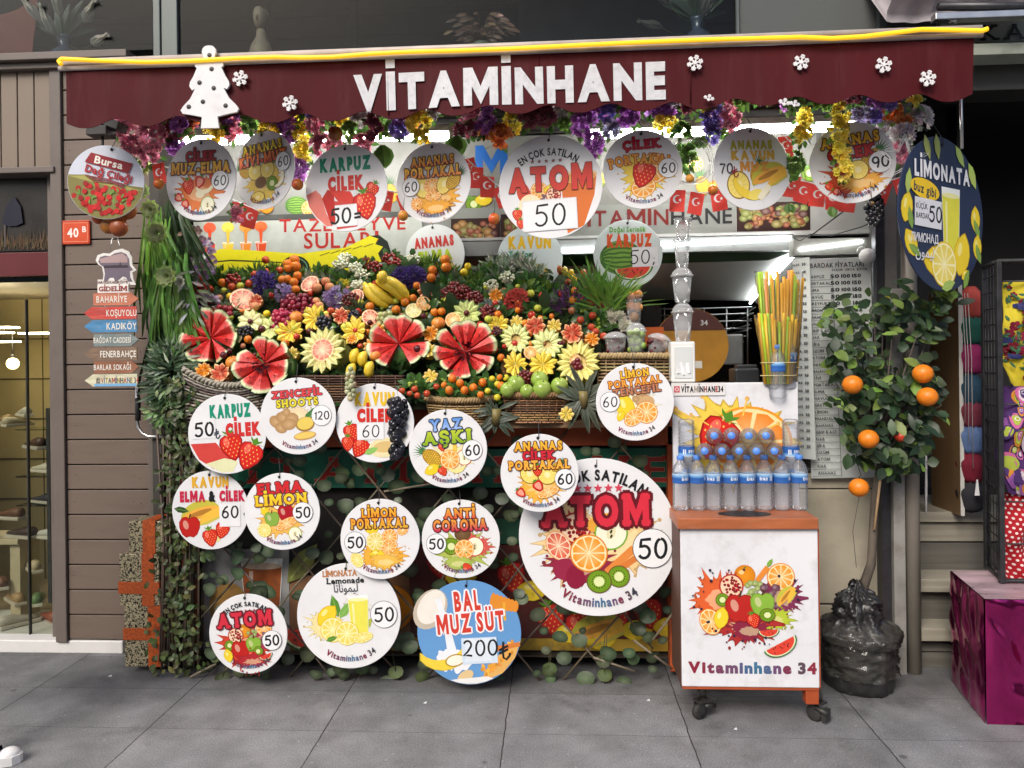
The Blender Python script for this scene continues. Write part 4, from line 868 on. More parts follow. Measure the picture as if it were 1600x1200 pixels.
# ================================================================ right hand side of the stall
t = thing('price_list', 'white price list board headed BARDAK FIYATLARI beside the straws', 'price list', P(1315, 575, .16), rot=(0, R(-.9), 0)); o = t.location
s1 = S(1315, 575, .16)
mb = MB(); mb.box(-52 * s1, 50 * s1, 0, .008, -176 * s1, 176 * s1, b=.002); mb.build('board', mat('price_board', (.56, .60, .58), rough=.4, var=.06, vs=4, dirt=.2, ds=6, dirtcol=(.35, .36, .34)), t)
a = Art(s1); INK = (.03, .035, .04); Q = lambda px, py: (px - 1315, 575 - py)
a.text('BARDAK FİYATLARI', *Q(1312, 410), 7.5, INK, W=84, off=.02); a.text('KÜÇÜK  ORTA  BÜYÜK', *Q(1332, 418), 3.5, INK, W=56)
rows = ['KARPUZ', 'PORTAKAL', 'ELMA', 'HAVUÇ', 'GREYFURT', 'LİMON', 'MANDALİNA', 'ANANAS', 'GRİP İLACI', 'NAR', 'ŞİFA', 'ÜZÜM', 'ATOM', 'NAR', 'ANANAS', 'KİVİ', 'PORTAKAL', 'ELMA', 'HAVUÇ', 'GREYFURT', 'LİMON', 'MANDALİNA', 'ANANAS', 'GRİP İLACI', 'NAR', 'ŞİFA', 'ÜZÜM', 'ATOM', 'NAR', 'ANANAS']
nr = len(rows); rh = (748 - 424) / nr
for i, w_ in enumerate(rows):
    y = 428 + i * rh; a.text(w_, *Q(1266 + i * .22, y), 4.4, INK, align='l', off=.02, gap=.1); a.stroke([Q(1264, y + rh / 2), Q(1303 + i * .2, y + rh / 2)], .7, (.12, .13, .13))
    if i < 6:
        for k, v_ in enumerate((('50', '100', '150'), ('50', '100', '150'), ('50', '100', '150'), ('50', '100', '150'), ('70', '110', '160'), ('60', '120', '162'))[i]): a.text(v_, *Q(1308 + k * 17, y), 5.5, INK, off=.045, W=14)
a.stroke([Q(1303, 424), Q(1309, 747)], .8, (.12, .13, .13)); a.mb.build('lettering', PRINT, t, (0, -.001, 0))
t = thing('narrow_price_list', 'narrow pale price strip turned edgewise left of the price list', 'price list', P(1256, 560, .13), rot=(0, R(-1.2), R(-50))); o = t.location; s1 = S(1256, 560, .13)
mb = MB(); mb.box(-15 * s1, 15 * s1, 0, .006, -160 * s1, 160 * s1); mb.build('board', MATS['price_board'], t)
a = Art(s1)
for i in range(24):
    y = 150 - i * 12.6; a.text('NAR', -8, y, 4, INK, off=.02); a.text('50', 5, y, 4.5, INK, off=.04)
a.mb.build('lettering', PRINT, t, (0, -.001, 0))
mb = MB(); mb.sphere((0, 0, 0), .038, 18, 12); mb.lathe([(.012, .03), (.012, .07), (.022, .07), (.022, .08)], 12, M=Matrix.Rotation(R(-60), 4, 'X')); single('ball_lamp', mb, mat('matt_white_globe', (.62, .63, .61), rough=.4, var=.05), 'matt white ball lamp at the top corner of the price list', 'lamp', P(1355, 400, .10))
# posts
t = thing('stall_post', 'dark stall post with scratched steel channel right of the price list', 'post', (P(1385, 900, .12).x, .12, 0)); o = t.location
mb = MB(); pbox(mb, 1369, 1383, 225, 700, .12, .05, o, b=.003); mb.build('dark_channel', DARKMET, t)
mb = MB(); zz = P(1395, 225, .14).z
mb.add([], []); pbox(mb, 1383, 1402, 225, 660, .13, .06, o, b=.003); mb.build('steel_channel', GREYMET, t)
mb = MB(); pbox(mb, 1376, 1401, 455, 492, .122, .005, o); mb.build('yellow_tape', mat('old_yellow_tape', (.42, .36, .05), rough=.6, var=.3, vs=20, dirt=.6, ds=20), t)
mb = MB(); pbox(mb, 1378, 1394, 640, 1058, .14, .06, o); mb.build('dark_gap_strip', DARKMET, t)  # dark strip put where there is only a black gap
t = thing('grey_post', 'chipped grey steel post rising behind the potted tree', 'post', (P(1405, 1000, .13).x, .13, 0)); o = t.location
mb = MB(); mb.box(-.028, .028, -.02, .05, .0, 1.9, b=.004); mb.build('steel_channel', mat('chipped_grey', (.28, .27, .25), rough=.55, var=.25, vs=6, dirt=.6, ds=9, dirtcol=(.12, .1, .08)), t)
t = thing('beige_pipe', 'beige painted round pipe right of the grey post', 'pipe', (P(1427, 1000, .15).x, .15, 0))
mb = MB(); mb.tube([(0, 0, 0), (0, 0, 2.6)], .037, 14); mb.build('pipe', mat('beige_paint', (.27, .245, .205), rough=.5, var=.12, vs=5, stretch=(1, 1, .4), dirt=.3, ds=4, dirtcol=(.15, .12, .09)), t)
# stone pier below the price list
t = thing('stone_pier', 'beige stone clad pier below the price list', 'wall', (P(1325, 900, .2).x, .2, 0)); o = t.location
mb = MB()
for py0, py1 in ((740, 763), (765, 943), (946, 994), (998, 1030)): pbox(mb, 1250, 1384, py0, py1, .2, .1, o, b=.004)
mb.build('slabs', STONE, t); mb = MB(); pbox(mb, 1250, 1384, 1031, 1066, .21, .1, o); pbox(mb, 1250, 1384, 735, 1060, .21, .1, o); mb.build('base', mat('dark_plinth', (.05, .045, .04), rough=.7, var=.3), t)
# doorway with steps
YD = .42
t = thing('side_doorway', 'dark doorway with grey marble steps at right of the stall', 'doorway', (P(1510, 900, YD).x, YD, 0)); o = t.location
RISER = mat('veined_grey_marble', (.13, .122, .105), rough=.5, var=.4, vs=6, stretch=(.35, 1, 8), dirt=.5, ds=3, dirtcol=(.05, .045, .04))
mb = MB()
def stp(py0, py1, Y, dp):
    pbox(mb, 1430, 1700, py0, py1, Y, dp, o, b=.003)
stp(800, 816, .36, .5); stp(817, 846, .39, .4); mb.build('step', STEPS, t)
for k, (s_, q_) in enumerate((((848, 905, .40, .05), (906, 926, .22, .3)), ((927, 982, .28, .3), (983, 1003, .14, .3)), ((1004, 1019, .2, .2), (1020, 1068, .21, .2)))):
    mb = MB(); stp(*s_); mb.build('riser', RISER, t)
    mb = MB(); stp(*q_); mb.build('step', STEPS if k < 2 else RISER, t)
mb = MB(); x0, x1 = P(1400, 500, YD).x - o.x, P(2000, 500, YD).x - o.x; zt = P(1500, 136, YD).z
mb.box(x0, x1, 1.0, 1.05, .3, zt + .2); mb.box(x0 - .05, x0, -.2, 1.0, .3, zt + .2); mb.box(x1, x1 + .05, -.2, 1.0, 0, zt); mb.box(x0, x1, .0, 1.0, zt, zt + .1); mb.box(x0, x1, .1, 1., .68, .70); mb.box(P(1545, 400, YD).x - o.x, P(1552, 400, YD).x - o.x, .3, .4, .7, zt)
mb.build('dark_room', DARK, t)
mb = MB(); pbox(mb, 1500, 1850, 82, 137, YD - .08, .2, o, b=.004); mb.build('lintel', mat('dark_grey_lintel', (.055, .055, .05), rough=.6, var=.2, vs=3, stretch=(.5, 1, 4)), t)
mb = MB(); pbox(mb, 1500, 1850, 63, 81, YD - .22, .3, o, b=.003); mb.build('ledge', mat('pale_ledge', (.48, .52, .44), rough=.55, var=.12, vs=6, dirt=.5, ds=9, dirtcol=(.2, .2, .15)), t)
mb = MB(); pbox(mb, 1470, 1850, 20, 62, YD - .05, .05, o); mb.build('name_panel', mat('khaki_panel', (.32, .32, .27), rough=.6, var=.2), t)
q = P(1567, 50, YD - .06); a = Art(S(1567, 50, YD)); a.text('KA', 0, 0, 24, (.02, .016, .013), off=.01, slab=True, gap=.25, W=66); a.mb.build('lettering', PRINT, t, q - o)
t = thing('grey_awning', 'folded grey fabric awning on a steel rail at top right', 'awning', P(1500, 20, .0)); o = t.location
mb = MB(); vs = []
for i in range(31):
    for j in range(7):
        px, v_ = 1388 + i * 10, j / 6; wob = .02 * math.sin(i * .55 + j) + .012 * math.sin(i * 1.7)
        ylow = 31 if px < 1465 else 22
        p = P(px, -60 + (ylow + 60) * v_, .06) - o; vs.append(p + Vector((0, -.12 * (1 - v_) + .05 * math.sin(v_ * 9) + wob * .6, 0)))
mb.add(vs, [(i * 7 + j, i * 7 + j + 1, (i + 1) * 7 + j + 1, (i + 1) * 7 + j) for i in range(30) for j in range(6)], (.42, .385, .40), True); top = vs[0::7]; bot = vs[6::7]
for ln in (top, bot): m_ = len(ln); mb.add(ln + [Vector((v.x, .45 - o.y, v.z + .4)) for v in ln], [(i, i + 1, m_ + i + 1, m_ + i) for i in range(m_ - 1)], (.42, .385, .40))
mb.build('fabric', CLOTH, t)
mb = MB(); mb.tube([P(1466, 10, -.03) - o, P(1700, 10, -.03) - o], .02, 10, (.06, .06, .065)); mb.build('roller', DARKMET, t)
mb = MB(); pbox(mb, 1462, 1700, 15, 26, -.05, .05, o, b=.004); mb.tube([P(1489, 26, -.02) - o, P(1489, 36, -.02) - o], .018, 10); mb.build('rail', MET, t)
# wooden door leaf standing open
t = thing('door_leaf', 'open brown wooden door leaf with white edge on the steps', 'door', P(1500, 805, .3)); o = t.location
mb = MB(); a, b = P(1452, 480, .55) - o, P(1497, 480, .28) - o; h0, h1 = P(1475, 805, .3).z - o.z, P(1475, 440, .3).z - o.z
mb.add([(a.x, a.y, h0), (b.x, b.y, h0), (b.x, b.y, h1), (a.x, a.y, h1)], [(0, 1, 2, 3)]); mb.build('panel', mat('brown_door_veneer', (.16, .095, .045), rough=.5, var=.15, vs=5, stretch=(3, 3, .4)), t)
mb = MB(); mb.box(b.x, b.x + .02, b.y - .004, b.y + .03, h0, h1, b=.002); mb.build('edge', mat('white_edge', (.55, .54, .5), rough=.5), t)

# ================================================================ the house above and the street behind the camera
HOUSE = mat('grey_render_wall', (.16, .155, .15), rough=.8, var=.15, vs=2, dirt=.3, ds=2)
t = thing('building', 'grey rendered house front rising above and beside the fruit stall', 'building', (0, .6, 0)); zu = P(720, -110, .34).z
mb = MB(); mb.box(-12, 12, -.2, .6, zu, 11); mb.box(P(1386, 20, .45).x, 12, .0, .5, P(1500, 136, .42).z + .02, zu); mb.box(-12, P(-190, 40, .34).x - .02, -.2, .5, 0, zu); mb.box(4.4, 12, .0, .5, 0, zu); mb.build('wall', HOUSE, t)
mb = MB(); mb.box(-12, 12, 3., 3.2, 0, 11); mb.build('back_wall', HOUSE, t)
def opposite(lab, x0, x1, h, c, seed):
    q_ = random.Random(seed); t = thing('opposite_house', lab, 'building', ((x0 + x1) / 2, -12.5, 0), 'houses across the street'); W = (x1 - x0) / 2
    mb = MB(); mb.box(-W, W, -4, 0, 0, h); mb.build('wall', mat('street_' + str(seed), c, rough=.8, var=.15, vs=1.5, dirt=.3, ds=1.5), t); n = int(W * 2 / 1.7)
    for f in range(int(h / 3)):
        for i in range(n):
            x = -W + (i + .5) * 2 * W / n; z = .6 + 3 * f if f else .2; hh = 1.5 if f else 2.3; mb = MB(); mb.box(x - .55, x + .55, .0, .04, z, z + hh, (.03, .035, .04)); mb.box(x - .62, x + .62, .0, .06, z - .1, z - .005, (.5, .48, .44)); mb.box(x - .02, x + .02, .041, .06, z, z + hh, (.4, .4, .38)); mb.build('window', GLOSSY, t)
opposite('tall cream house across the street', -13, -4.5, 6.8, (.36, .33, .27), 1); opposite('lower grey house across the street', -4.5, 4, 4.8, (.26, .26, .27), 2); opposite('brown house across the street', 4, 13, 6.2, (.24, .17, .13), 3)
# ================================================================ round juice signs
YEL, ORA, REDT, DBR = (.86, .55, .03), (.9, .36, .03), (.62, .025, .03), (.10, .012, .01)
GRN, LIME, BLU, BLK, MEL = (.01, .27, .16), (.42, .55, .03), (.12, .3, .75), (.012, .012, .014), (.8, .45, .03)
VIT = [hx(c) for c in ('#8a2438', '#8a2c40', '#7d3550', '#77405c', '#6d4a68', '#5a5a80', '#46658c', '#3f6f90', '#52658a', '#6a4a70', '#7d3550', '#5d4a55', '#3a3a44')]
SIGN_AT = {}
def vit(a, big=1., r=.80): a.text('Vitaminhane 34', 0, -r, .115 * big, VIT[0], cols=VIT, off=.028, gap=.10, arc=(r, False), W=.98 * big)
def price(a, t, x, y, r=.24, box=None, ink=BLK, pw=.13):
    if box:
        x0, y0, x1, y1 = box; a.rect(x0, y0, x1, y1, (.72, .72, .74), .02); a.rect(x0 + .02, y0 + .02, x1 - .02, y1 - .02, (.82, .82, .83), .02); h = (y1 - y0) * .7; wd = sum(.8 if c != '1' else .48 for c in t) * h - .18 * h
        a.hand(t, (x0 + x1) / 2 - wd / 2, (y0 + y1) / 2 - h / 2, h, ink, pw)
    else:
        a.ell(x, y, r, r, (.03, .03, .035), n=30); a.ell(x, y, r * .965, r * .965, (.84, .84, .85), n=30); n = len(t); h = r * (1.0 if n < 3 else .78); wd = sum(.8 if c != '1' else .48 for c in t) * h - .18 * h; a.hand(t, x - wd / 2, y - h / 2, h, ink, pw)
def rsign(px, py, r, Y, label, pic, let, pri=None, roll=0, yaw=0, pitch=0, base=None, hang=24, brand=True, sq=1.):
    q = P(px, py, Y); Rm = r * S(px, py, Y)
    t = thing('round_sign', label, 'sign', q, 'round juice signs', (R(pitch), R(-roll), R(yaw)))
    mb = MB(); mb.M = Matrix.Rotation(R(90), 4, 'X') @ Matrix.Scale(sq, 4, (0, 1, 0)); mb.lathe([(Rm - .0012, .0026), (Rm, .0014), (Rm, -.0014), (Rm - .0012, -.0026)], 64, base or (.84, .84, .85), smooth=False)
    mb.build('board', BOARD if base is None else mat('printed_board', None, rough=.35, var=.04, vs=6, dirt=.08, ds=8), t)
    z = 2.
    for nm, fn in (('fruit_picture', pic), ('lettering', let), ('price_label', pri)):
        if fn is None: continue
        a = Art(Rm, z=z); fn(a)
        if nm == 'lettering' and brand: vit(a)
        if a.mb.f: a.mb.build(nm, PRINT, t, (0, -.0026, 0))
        z = a.z + 2
    if hang:
        mb = MB(); h = hang * S(px, py, Y); zt = Rm * sq * .9; d = Vector((rnd.uniform(-.008, .008), .03, h)); mb.tube([(0, -.006, zt - .008), (.004, -.010, zt + .012), (.006, -.002, zt + .03), Vector((0, 0, zt)) + d], .0016, 5); mb.M = Matrix.Translation((0, -.004 - z * LZ * 0, zt)) @ Matrix.Rotation(R(90), 4, 'X'); mb.lathe([(.007, 0), (.005, .002), (.003, 0)], 10, (.05, .05, .05)); mb.build('wire_hook', WIRE, t)
    SIGN_AT[(px, py)] = label
    return t
def T2(a, lines, out=DBR, slab=True, off=.055, ow=.075):
    for t, y, h, W, c, c2 in lines: a.text(t, 0, y, h * 1.08, c, W=W, off=off, out=out, ow=ow, slab=slab, gap=.17, shade=c2)
def cond(a, lines, off=.08):
    for t, x, y, h, W, c in lines: a.text(t, x, y, h, c, W=W, off=off, gap=.11)
# ---- upper row
def p(a):
    a.splash(-.05, -.3, .5, (.75, .2, .05), 3); a.straw(-.35, -.15, .2, .2); a.straw(-.02, -.05, .17, -.4, True); a.straw(.33, .12, .13, -.2); a.banana(.15, -.25, .26, .2, (.9, .82, .55)); a.ell(.0, -.35, .13, .1, (.88, .8, .55)); a.straw(-.62, -.42, .13, 1., True); a.straw(-.42, -.58, .13, .5, True); a.half_apple(.22, -.62, .2, (.3, .4, .06))
rsign(314, 281, 62, -.25, 'round sign CILEK MUZ-ELMA priced 60, far left of the upper row', p, lambda a: T2(a, [('ÇİLEK', .58, .2, .85, (.45, .015, .03), None), ('MUZ-ELMA', .29, .24, 1.66, (.92, .56, .05), (.8, .35, .03))]), lambda a: price(a, '60', .56, -.04), yaw=-12, roll=-2)
def p(a):
    a.splash(0, -.28, .52, (.85, .62, .12), 5); a.pineapple(-.65, .05, .2, .9); a.pine_s(-.3, .02, .24); a.pine_s(.12, .0, .24, rot=.3); a.kiwi(.42, .22, .13); a.ell(-.12, -.3, .19, .15, (.2, .1, .04)); a.kiwi(.25, -.38, .19); a.pine_s(-.25, -.66, .24, .15); a.banana(.55, -.3, .26, 1.2, (.9, .84, .6))
rsign(413, 266, 60, -.22, 'round sign ANANAS KIVI-MUZ priced 60, second in the upper row', p, lambda a: T2(a, [('ANANAS', .58, .2, 1.3, (.86, .66, .04), None), ('KİVİ-MUZ', .3, .22, 1.55, (.88, .26, .04), (.7, .1, .04))]), lambda a: price(a, '60', .66, .1), yaw=-22, roll=4)
def p(a):
    a.poly([(-.98, -.1), (-.75, .0), (-.62, -.12), (-.5, -.55), (-.35, -.85), (-.5, -.85), (-.75, -.62), (-.92, -.38)], (.72, .2, .16)); a.poly([(-.6, -.2), (-.45, .0), (-.3, -.1), (-.28, -.75), (-.38, -.85), (-.5, -.5)], (.5, .02, .015)); a.poly([(-.42, -.02), (.1, -.08), (.28, -.42), (-.2, -.3)], (.66, .045, .03)); a.poly([(-.3, -.28), (.22, -.36), (.25, -.9), (-.25, -.94)], (.6, .06, .05))
    a.straw(.62, -.08, .2, -.6); a.straw(.45, -.4, .34, .15)
rsign(541, 294, 67, -.27, 'round sign KARPUZ CILEK with a boxed 50 and big strawberry in the upper row', p, lambda a: cond(a, [('KARPUZ', 0, .56, .28, 1.25, GRN), ('ÇİLEK', 0, .12, .29, .88, (.6, .03, .02))]), lambda a: price(a, '50=', 0, 0, box=(-.28, -.88, .26, -.38), pw=.15), yaw=-8, brand=False, roll=1)
def p(a):
    a.splash(.1, -.35, .5, (.85, .42, .05), 8); a.pine_s(-.3, -.08, .22, .3, .3); a.slice(-.03, -.06, .22, .2); a.pine_s(.3, -.05, .2, .28, -.3); a.pineapple(.55, .0, .24, -.7); a.slice(-.45, -.5, .16); a.slice(0, -.33, .22, .12); a.splash(.05, -.6, .36, (.82, .38, .04), 3, .45)
rsign(677, 286, 62, -.24, 'round sign ANANAS PORTAKAL priced 60 with price circle on the left', p, lambda a: T2(a, [('ANANAS', .55, .21, 1.15, (.9, .55, .08), (.7, .2, .06)), ('PORTAKAL', .28, .23, 1.5, (.92, .58, .07), (.8, .25, .05))]), lambda a: price(a, '60', -.6, -.05), yaw=-14, roll=1)
def p(a):
    a.poly([(.2, .16), (.9, .22), (.84, -.2), (.62, -.78), (.3, -.92), (.24, -.4)], (.65, .16, .03)); a.ell(.55, .17, .36, .12, (.82, .55, .3), .08); a.ell(.55, .15, .33, .09, (.75, .33, .1), .08)
    a.ell(-.52, -.1, .13, .24, (.6, .06, .03), .3); a.slice(-.22, -.06, .17); a.lemon(.05, -.06, .15); a.ell(-.4, -.4, .24, .28, (.88, .76, .5)); a.pome(.05, -.16, .15); a.straw(-.66, -.5, .12); a.straw(-.6, -.68, .1); a.grapes(-.2, -.25, .1, (.15, .02, .05), 8)
def l(a):
    a.text('EN ÇOK SATILAN', -.02, .68, .14, BLK, off=.03, gap=.14, arc=(.95, True), W=1.22)
    for k in range(5): a.star(-.33 + .135 * k, .5, .045, BLK); 
    for k in range(5): a.star(-.33 + .135 * k, .5, .025, (.5, .15, .12))
    a.text('ATOM', 0, .17, .42, (.60, .045, .03), W=1.62, off=.075, out=(.07, .012, .01), ow=.02, gap=.16)
rsign(860, 292, 81, -.3, 'large round sign ATOM with a paper 50 taped on, centre of the upper row', p, l, lambda a: price(a, '50', 0, 0, box=(-.56, -.84, .5, -.24), pw=.10), yaw=-4, brand=False, roll=1.5)
def p(a):
    a.splash(.02, -.16, .5, (.86, .62, .08), 12, .9); a.slice(.28, .02, .38, .4, -.4); a.slice(.0, -.45, .32, .26, .3); a.straw(.02, -.1, .36, -.35)
rsign(1004, 265, 62, -.26, 'round sign CILEK PORTAKAL priced 60 showing one big strawberry over oranges', p, lambda a: (a.text('ÇİLEK', 0, .64, .22, (.62, .02, .04), W=.95, off=.04, out=(.3, .06, .1), ow=.06, slab=True, gap=.16, rot=.03), a.text('PORTAKAL', -.05, .28, .24, (.85, .36, .04), W=1.6, off=.04, out=(.3, .06, .02), ow=.06, slab=True, gap=.16, arc=(3., True))), lambda a: price(a, '60', .64, .0, .25), roll=2)
def p(a):
    a.pine_s(-.38, -.38, .3, .34); a.pineapple(.12, -.12, .26, -.3); a.melon(.42, -.2, .42, .4); a.banana(-.1, -.55, .48, -.3); a.ell(.05, -.62, .2, .13, (.88, .72, .15), .3); a.rect(.2, -.78, .36, -.35, (.88, .82, .62), -.7)
rsign(1175, 264, 66, -.26, 'round sign ANANAS KAVUN MUZ priced 70 lira with halved melon', p, lambda a: cond(a, [('ANANAS', .0, .58, .19, 1.1, (.46, .42, .05)), ('KAVUN', .03, .33, .2, 1.12, (.7, .42, .05)), ('MUZ', .06, .06, .2, .76, (.68, .3, .05))]), lambda a: (a.hand('70', -.86, -.1, .24, BLK, .13), a.hand('t', -.55, -.2, .28, (.3, .03, .03), .1)), yaw=14, brand=False, roll=3)
def p(a):
    a.splash(-.1, -.35, .5, (.6, .08, .03), 9); a.splash(.15, -.5, .42, (.8, .4, .06), 4, .5); a.pineapple(.42, .0, .3, -.8); a.pine_s(.1, -.2, .25); a.straw(-.6, -.5, .13, .5); a.straw(-.45, -.65, .12, .9, True)
rsign(1332, 254, 65, -.26, 'round sign ANANAS CILEK priced 90 behind a hanging yellow blossom', p, lambda a: T2(a, [('ANANAS', .56, .23, 1.35, (.85, .55, .04), (.8, .42, .03)), ('ÇİLEK', .25, .24, 1.1, (.5, .012, .014), None)]), lambda a: price(a, '90', .62, -.1, .27, pw=.17), roll=7, yaw=-8)
rsign(680, 397, 46, .40, 'small round sign ANANAS ELMA half sunk behind the foliage', lambda a: (a.apple(-.2, -.5, .3), a.pine_s(.3, -.5, .3)), lambda a: cond(a, [('ANANAS', 0, .42, .32, 1.35, (.55, .05, .04)), ('ELMA', .0, -.05, .32, 1.15, LIME)]), roll=5, brand=False, base=(.70, .75, .74), hang=14)
rsign(828, 404, 51, .40, 'round sign KAVUN half hidden behind the big ATOM sign and white sprigs', lambda a: a.melon(.1, -.5, .4), lambda a: (cond(a, [('KAVUN', 0, .5, .34, 1.3, (.8, .5, .02))]), a.text('Telefon', -.3, .14, .18, (.05, .35, .2), W=.7, off=.03)), brand=False, base=(.66, .75, .76), hang=14)
def p(a): a.wmelon(-.2, -.1, .62, .5); a.wedge(.15, -.38, .58, .12, .55)
rsign(981, 397, 54, .2, 'round sign Dogal Serinlik KARPUZ with striped melon and taped 50', p, lambda a: (a.text('Doğal Serinlik', 0, .72, .15, (.15, .4, .06), W=1.05, off=.04, gap=.12), cond(a, [('KARPUZ', .05, .4, .34, 1.3, (.68, .09, .02))])), lambda a: price(a, '50;', 0, 0, box=(.12, -.38, .88, .2), pw=.09), brand=False, base=(.68, .76, .75), hang=18)
# ---- Bursa strawberries and lemonade, seen from the side
def p(a):
    a.poly([(math.cos(R(d)) * .99, math.sin(R(d)) * .99) for d in range(178, 363, 8)] + [(.6, .02), (.0, .0), (-.5, .12)], (.22, .2, .06)); a.poly([(-.98, .0), (-.5, .1), (.0, -.02), (.6, -.02), (.97, -.06), (.5, -.12), (-.4, -.05)], (.4, .38, .1))
    q = random.Random(2)
    for i in range(75):
        x, y = q.uniform(-.8, .8), q.uniform(-.85, -.1)
        if x * x + y * y < .85: a.ell(x, y, .07, .075, jit((.5, .015, .015), .35, q), n=8, dz=.25)
        if i % 3 == 0: a.leafp(q.uniform(-.8, .8), q.uniform(-.6, -.1), .07, q.uniform(0, 3), (.15, .3, .05))
def l(a):
    a.poly([(-.62, .44), (-.5, .72), (.62, .62), (.55, .34)], (.28, .01, .02)); a.text('Bursa', 0, .54, .2, (.85, .82, .75), W=.75, rot=-.06, off=.03); a.text('Dağ Çileği', .05, .24, .2, (.4, .01, .02), W=1.25, rot=-.08, off=.035)
    for k in range(3): a.stroke([(-.55 + .1 * k, .08 - .05 * k), (.0 + .1 * k, .09 - .04 * k), (.5, .02 - .05 * k)], .03, (.25, .05, .06))
rsign(166, 285, 56, -.34, 'round Bursa strawberry sign hanging above the dried orange bag at left', p, l, None, roll=-10, yaw=8, brand=False, base=(.62, .66, .76), hang=26)
NAVY = (.018, .03, .075)
def p(a):
    a.glassp(.2, -.14, .22, .5, (.72, .68, .06), .1); a.lemon(-.15, -.62, .25); a.lemon(.45, -.5, .24, 1.3); a.lemon_s(.02, -.65, .3, .3)
    for x, y, r_, ro in ((-.78, -.45, .2, 2.2), (.86, -.0, .18, 1.6), (.9, -.4, .17, 1.5), (-.88, .02, .2, 1.3), (.55, -.82, .1, .6)): a.lemon(x * .93, y * .93, r_ * .8, ro); a.leafp(x * .9 + .05, y * .85 - .12, .15, ro + .5, (.2, .33, .06))
    for x, y, ro in ((-.35, .82, -1.2), (-.12, .86, -1.4), (.42, .8, -.9), (-.78, .35, 1.4), (.72, .6, -1.), (.1, -.92, .3), (.72, .55, -1)): a.leafp(x, y, .17, ro, jit((.35, .45, .1), .3))
def l(a):
    a.text('LİMONATA', -.0, .54, .2, (.8, .8, .82), W=1.3, off=.05, gap=.14); a.ell(-.42, .28, .33, .13, (.85, .56, .02), -.12); a.text('buz gibi', -.42, .28, .12, (.02, .03, .06), W=.5, off=.03, rot=-.12)
    a.text('ЛИМОНАД', -.44, -.34, .11, (.75, .75, .78), W=.62, off=.02); a.text('\uFEE5\uFEEE\uFEE4\uFEF4\uFEDF', -.44, -.52, .13, (.75, .75, .78), whole=True, W=.42, off=.01)
rsign(1472, 335, 124, -.28, 'big navy LIMONATA buz gibi sign hanging at the right end of the stall', p, l, lambda a: (a.rect(-.66, -.2, -.05, .16, (.72, .72, .76), -.03), a.text('KÜÇÜK', -.5, .06, .07, BLK, W=.26), a.text('BARDAK', -.48, -.06, .07, BLK, W=.3), a.hand('50', -.34, -.12, .2, BLK, .15)), yaw=35, roll=0, base=NAVY, brand=False, hang=36)
# ---- lower signs on the lattice
YS = -.13
def p(a): a.poly([(-.95, -.2), (-.3, -.2), (.1, -.7), (.0, -.92), (-.4, -.85), (-.75, -.6)], (.62, .06, .05)); a.poly([(-.6, -.72), (-.1, -.6), (.25, -.7), (.1, -.95), (-.2, -.95)], (.75, .75, .45)); a.straw(.1, -.3, .36, .2); a.straw(.55, -.55, .38, -.5)
rsign(355, 678, 61, YS - .05, 'round sign KARPUZ CILEK priced 50 lira at upper left of the lattice', p, lambda a: cond(a, [('KARPUZ', .12, .58, .3, 1.05, GRN), ('ÇİLEK', .42, .1, .3, .9, (.6, .03, .03))]), lambda a: (a.rect(-.9, -.08, -.28, .42, (.80, .80, .81)), a.hand('50', -.82, -.02, .34, BLK, .17), a.hand('t', -.34, -.1, .26, (.05, .06, .08), .12)), brand=False, roll=3, hang=26)
def p(a): a.splash(-.05, .0, .34, (.8, .66, .4), 2, .7); a.leafp(.38, .02, .32, .7, (.06, .2, .05)); a.ginger(-.3, -.2, .42); a.ell(.18, -.22, .25, .19, (.35, .2, .05), .2); a.ell(.18, -.2, .22, .16, (.78, .58, .12), .2); a.ell(.15, -.52, .3, .11, (.55, .33, .12), .1); a.ell(.15, -.51, .27, .08, (.82, .58, .14), .1)
rsign(466, 650, 59, YS - .06, 'round sign ZENCEFIL SHOOTS priced 120 with ginger roots', p, lambda a: (a.text('ZENCEFİL', 0, .6, .18, (.72, .06, .07), W=1.32, off=.04, out=(.16, .03, .04), ow=.075, slab=True, gap=.17, rot=.03), a.text('SHOOTS', .0, .36, .19, (.78, .68, .04), W=1.1, off=.04, out=(.16, .1, .02), ow=.075, slab=True, gap=.17, rot=.03)), lambda a: price(a, '120', .62, -.02, .27, pw=.15), roll=3, hang=26)
def p(a): a.straw(-.6, -.22, .25, .3); a.straw(-.7, -.5, .2); a.straw(-.38, -.6, .27, -.5); a.ell(.25, -.62, .42, .25, (.82, .72, .42), .1); a.ell(.25, -.6, .3, .14, (.7, .5, .2), .1); a.leafp(.6, -.45, .28, .5, (.8, .74, .55)); a.leafp(-.1, -.7, .2, .4, (.25, .5, .12))
rsign(586, 661, 61, YS - .04, 'round sign KAVUN CILEK with boxed 60 behind black grapes', p, lambda a: cond(a, [('KAVUN', .0, .62, .3, 1.02, (.8, .52, .03)), ('ÇİLEK', .02, .2, .3, .95, (.62, .03, .02))]), lambda a: (price(a, '60', 0, 0, box=(-.46, -.42, .24, .02), pw=.10), a.hand('t', .3, -.36, .25, (.05, .06, .08), .12)), brand=False, hang=16)
def p(a): a.splash(.05, -.25, .44, (.85, .74, .4), 6); a.pineapple(-.42, -.2, .28, .9); a.straw(-.15, .06, .12, .2); a.banana(.12, -.05, .26, 1.2, (.8, .55, .08)); a.half_apple(.4, -.25, .2, (.5, .03, .02)); a.lemon(-.45, -.5, .17, .4); a.straw(-.18, -.55, .14, .5); a.slice(.03, -.28, .25); a.banana(.2, -.55, .22, .1, (.85, .75, .3))
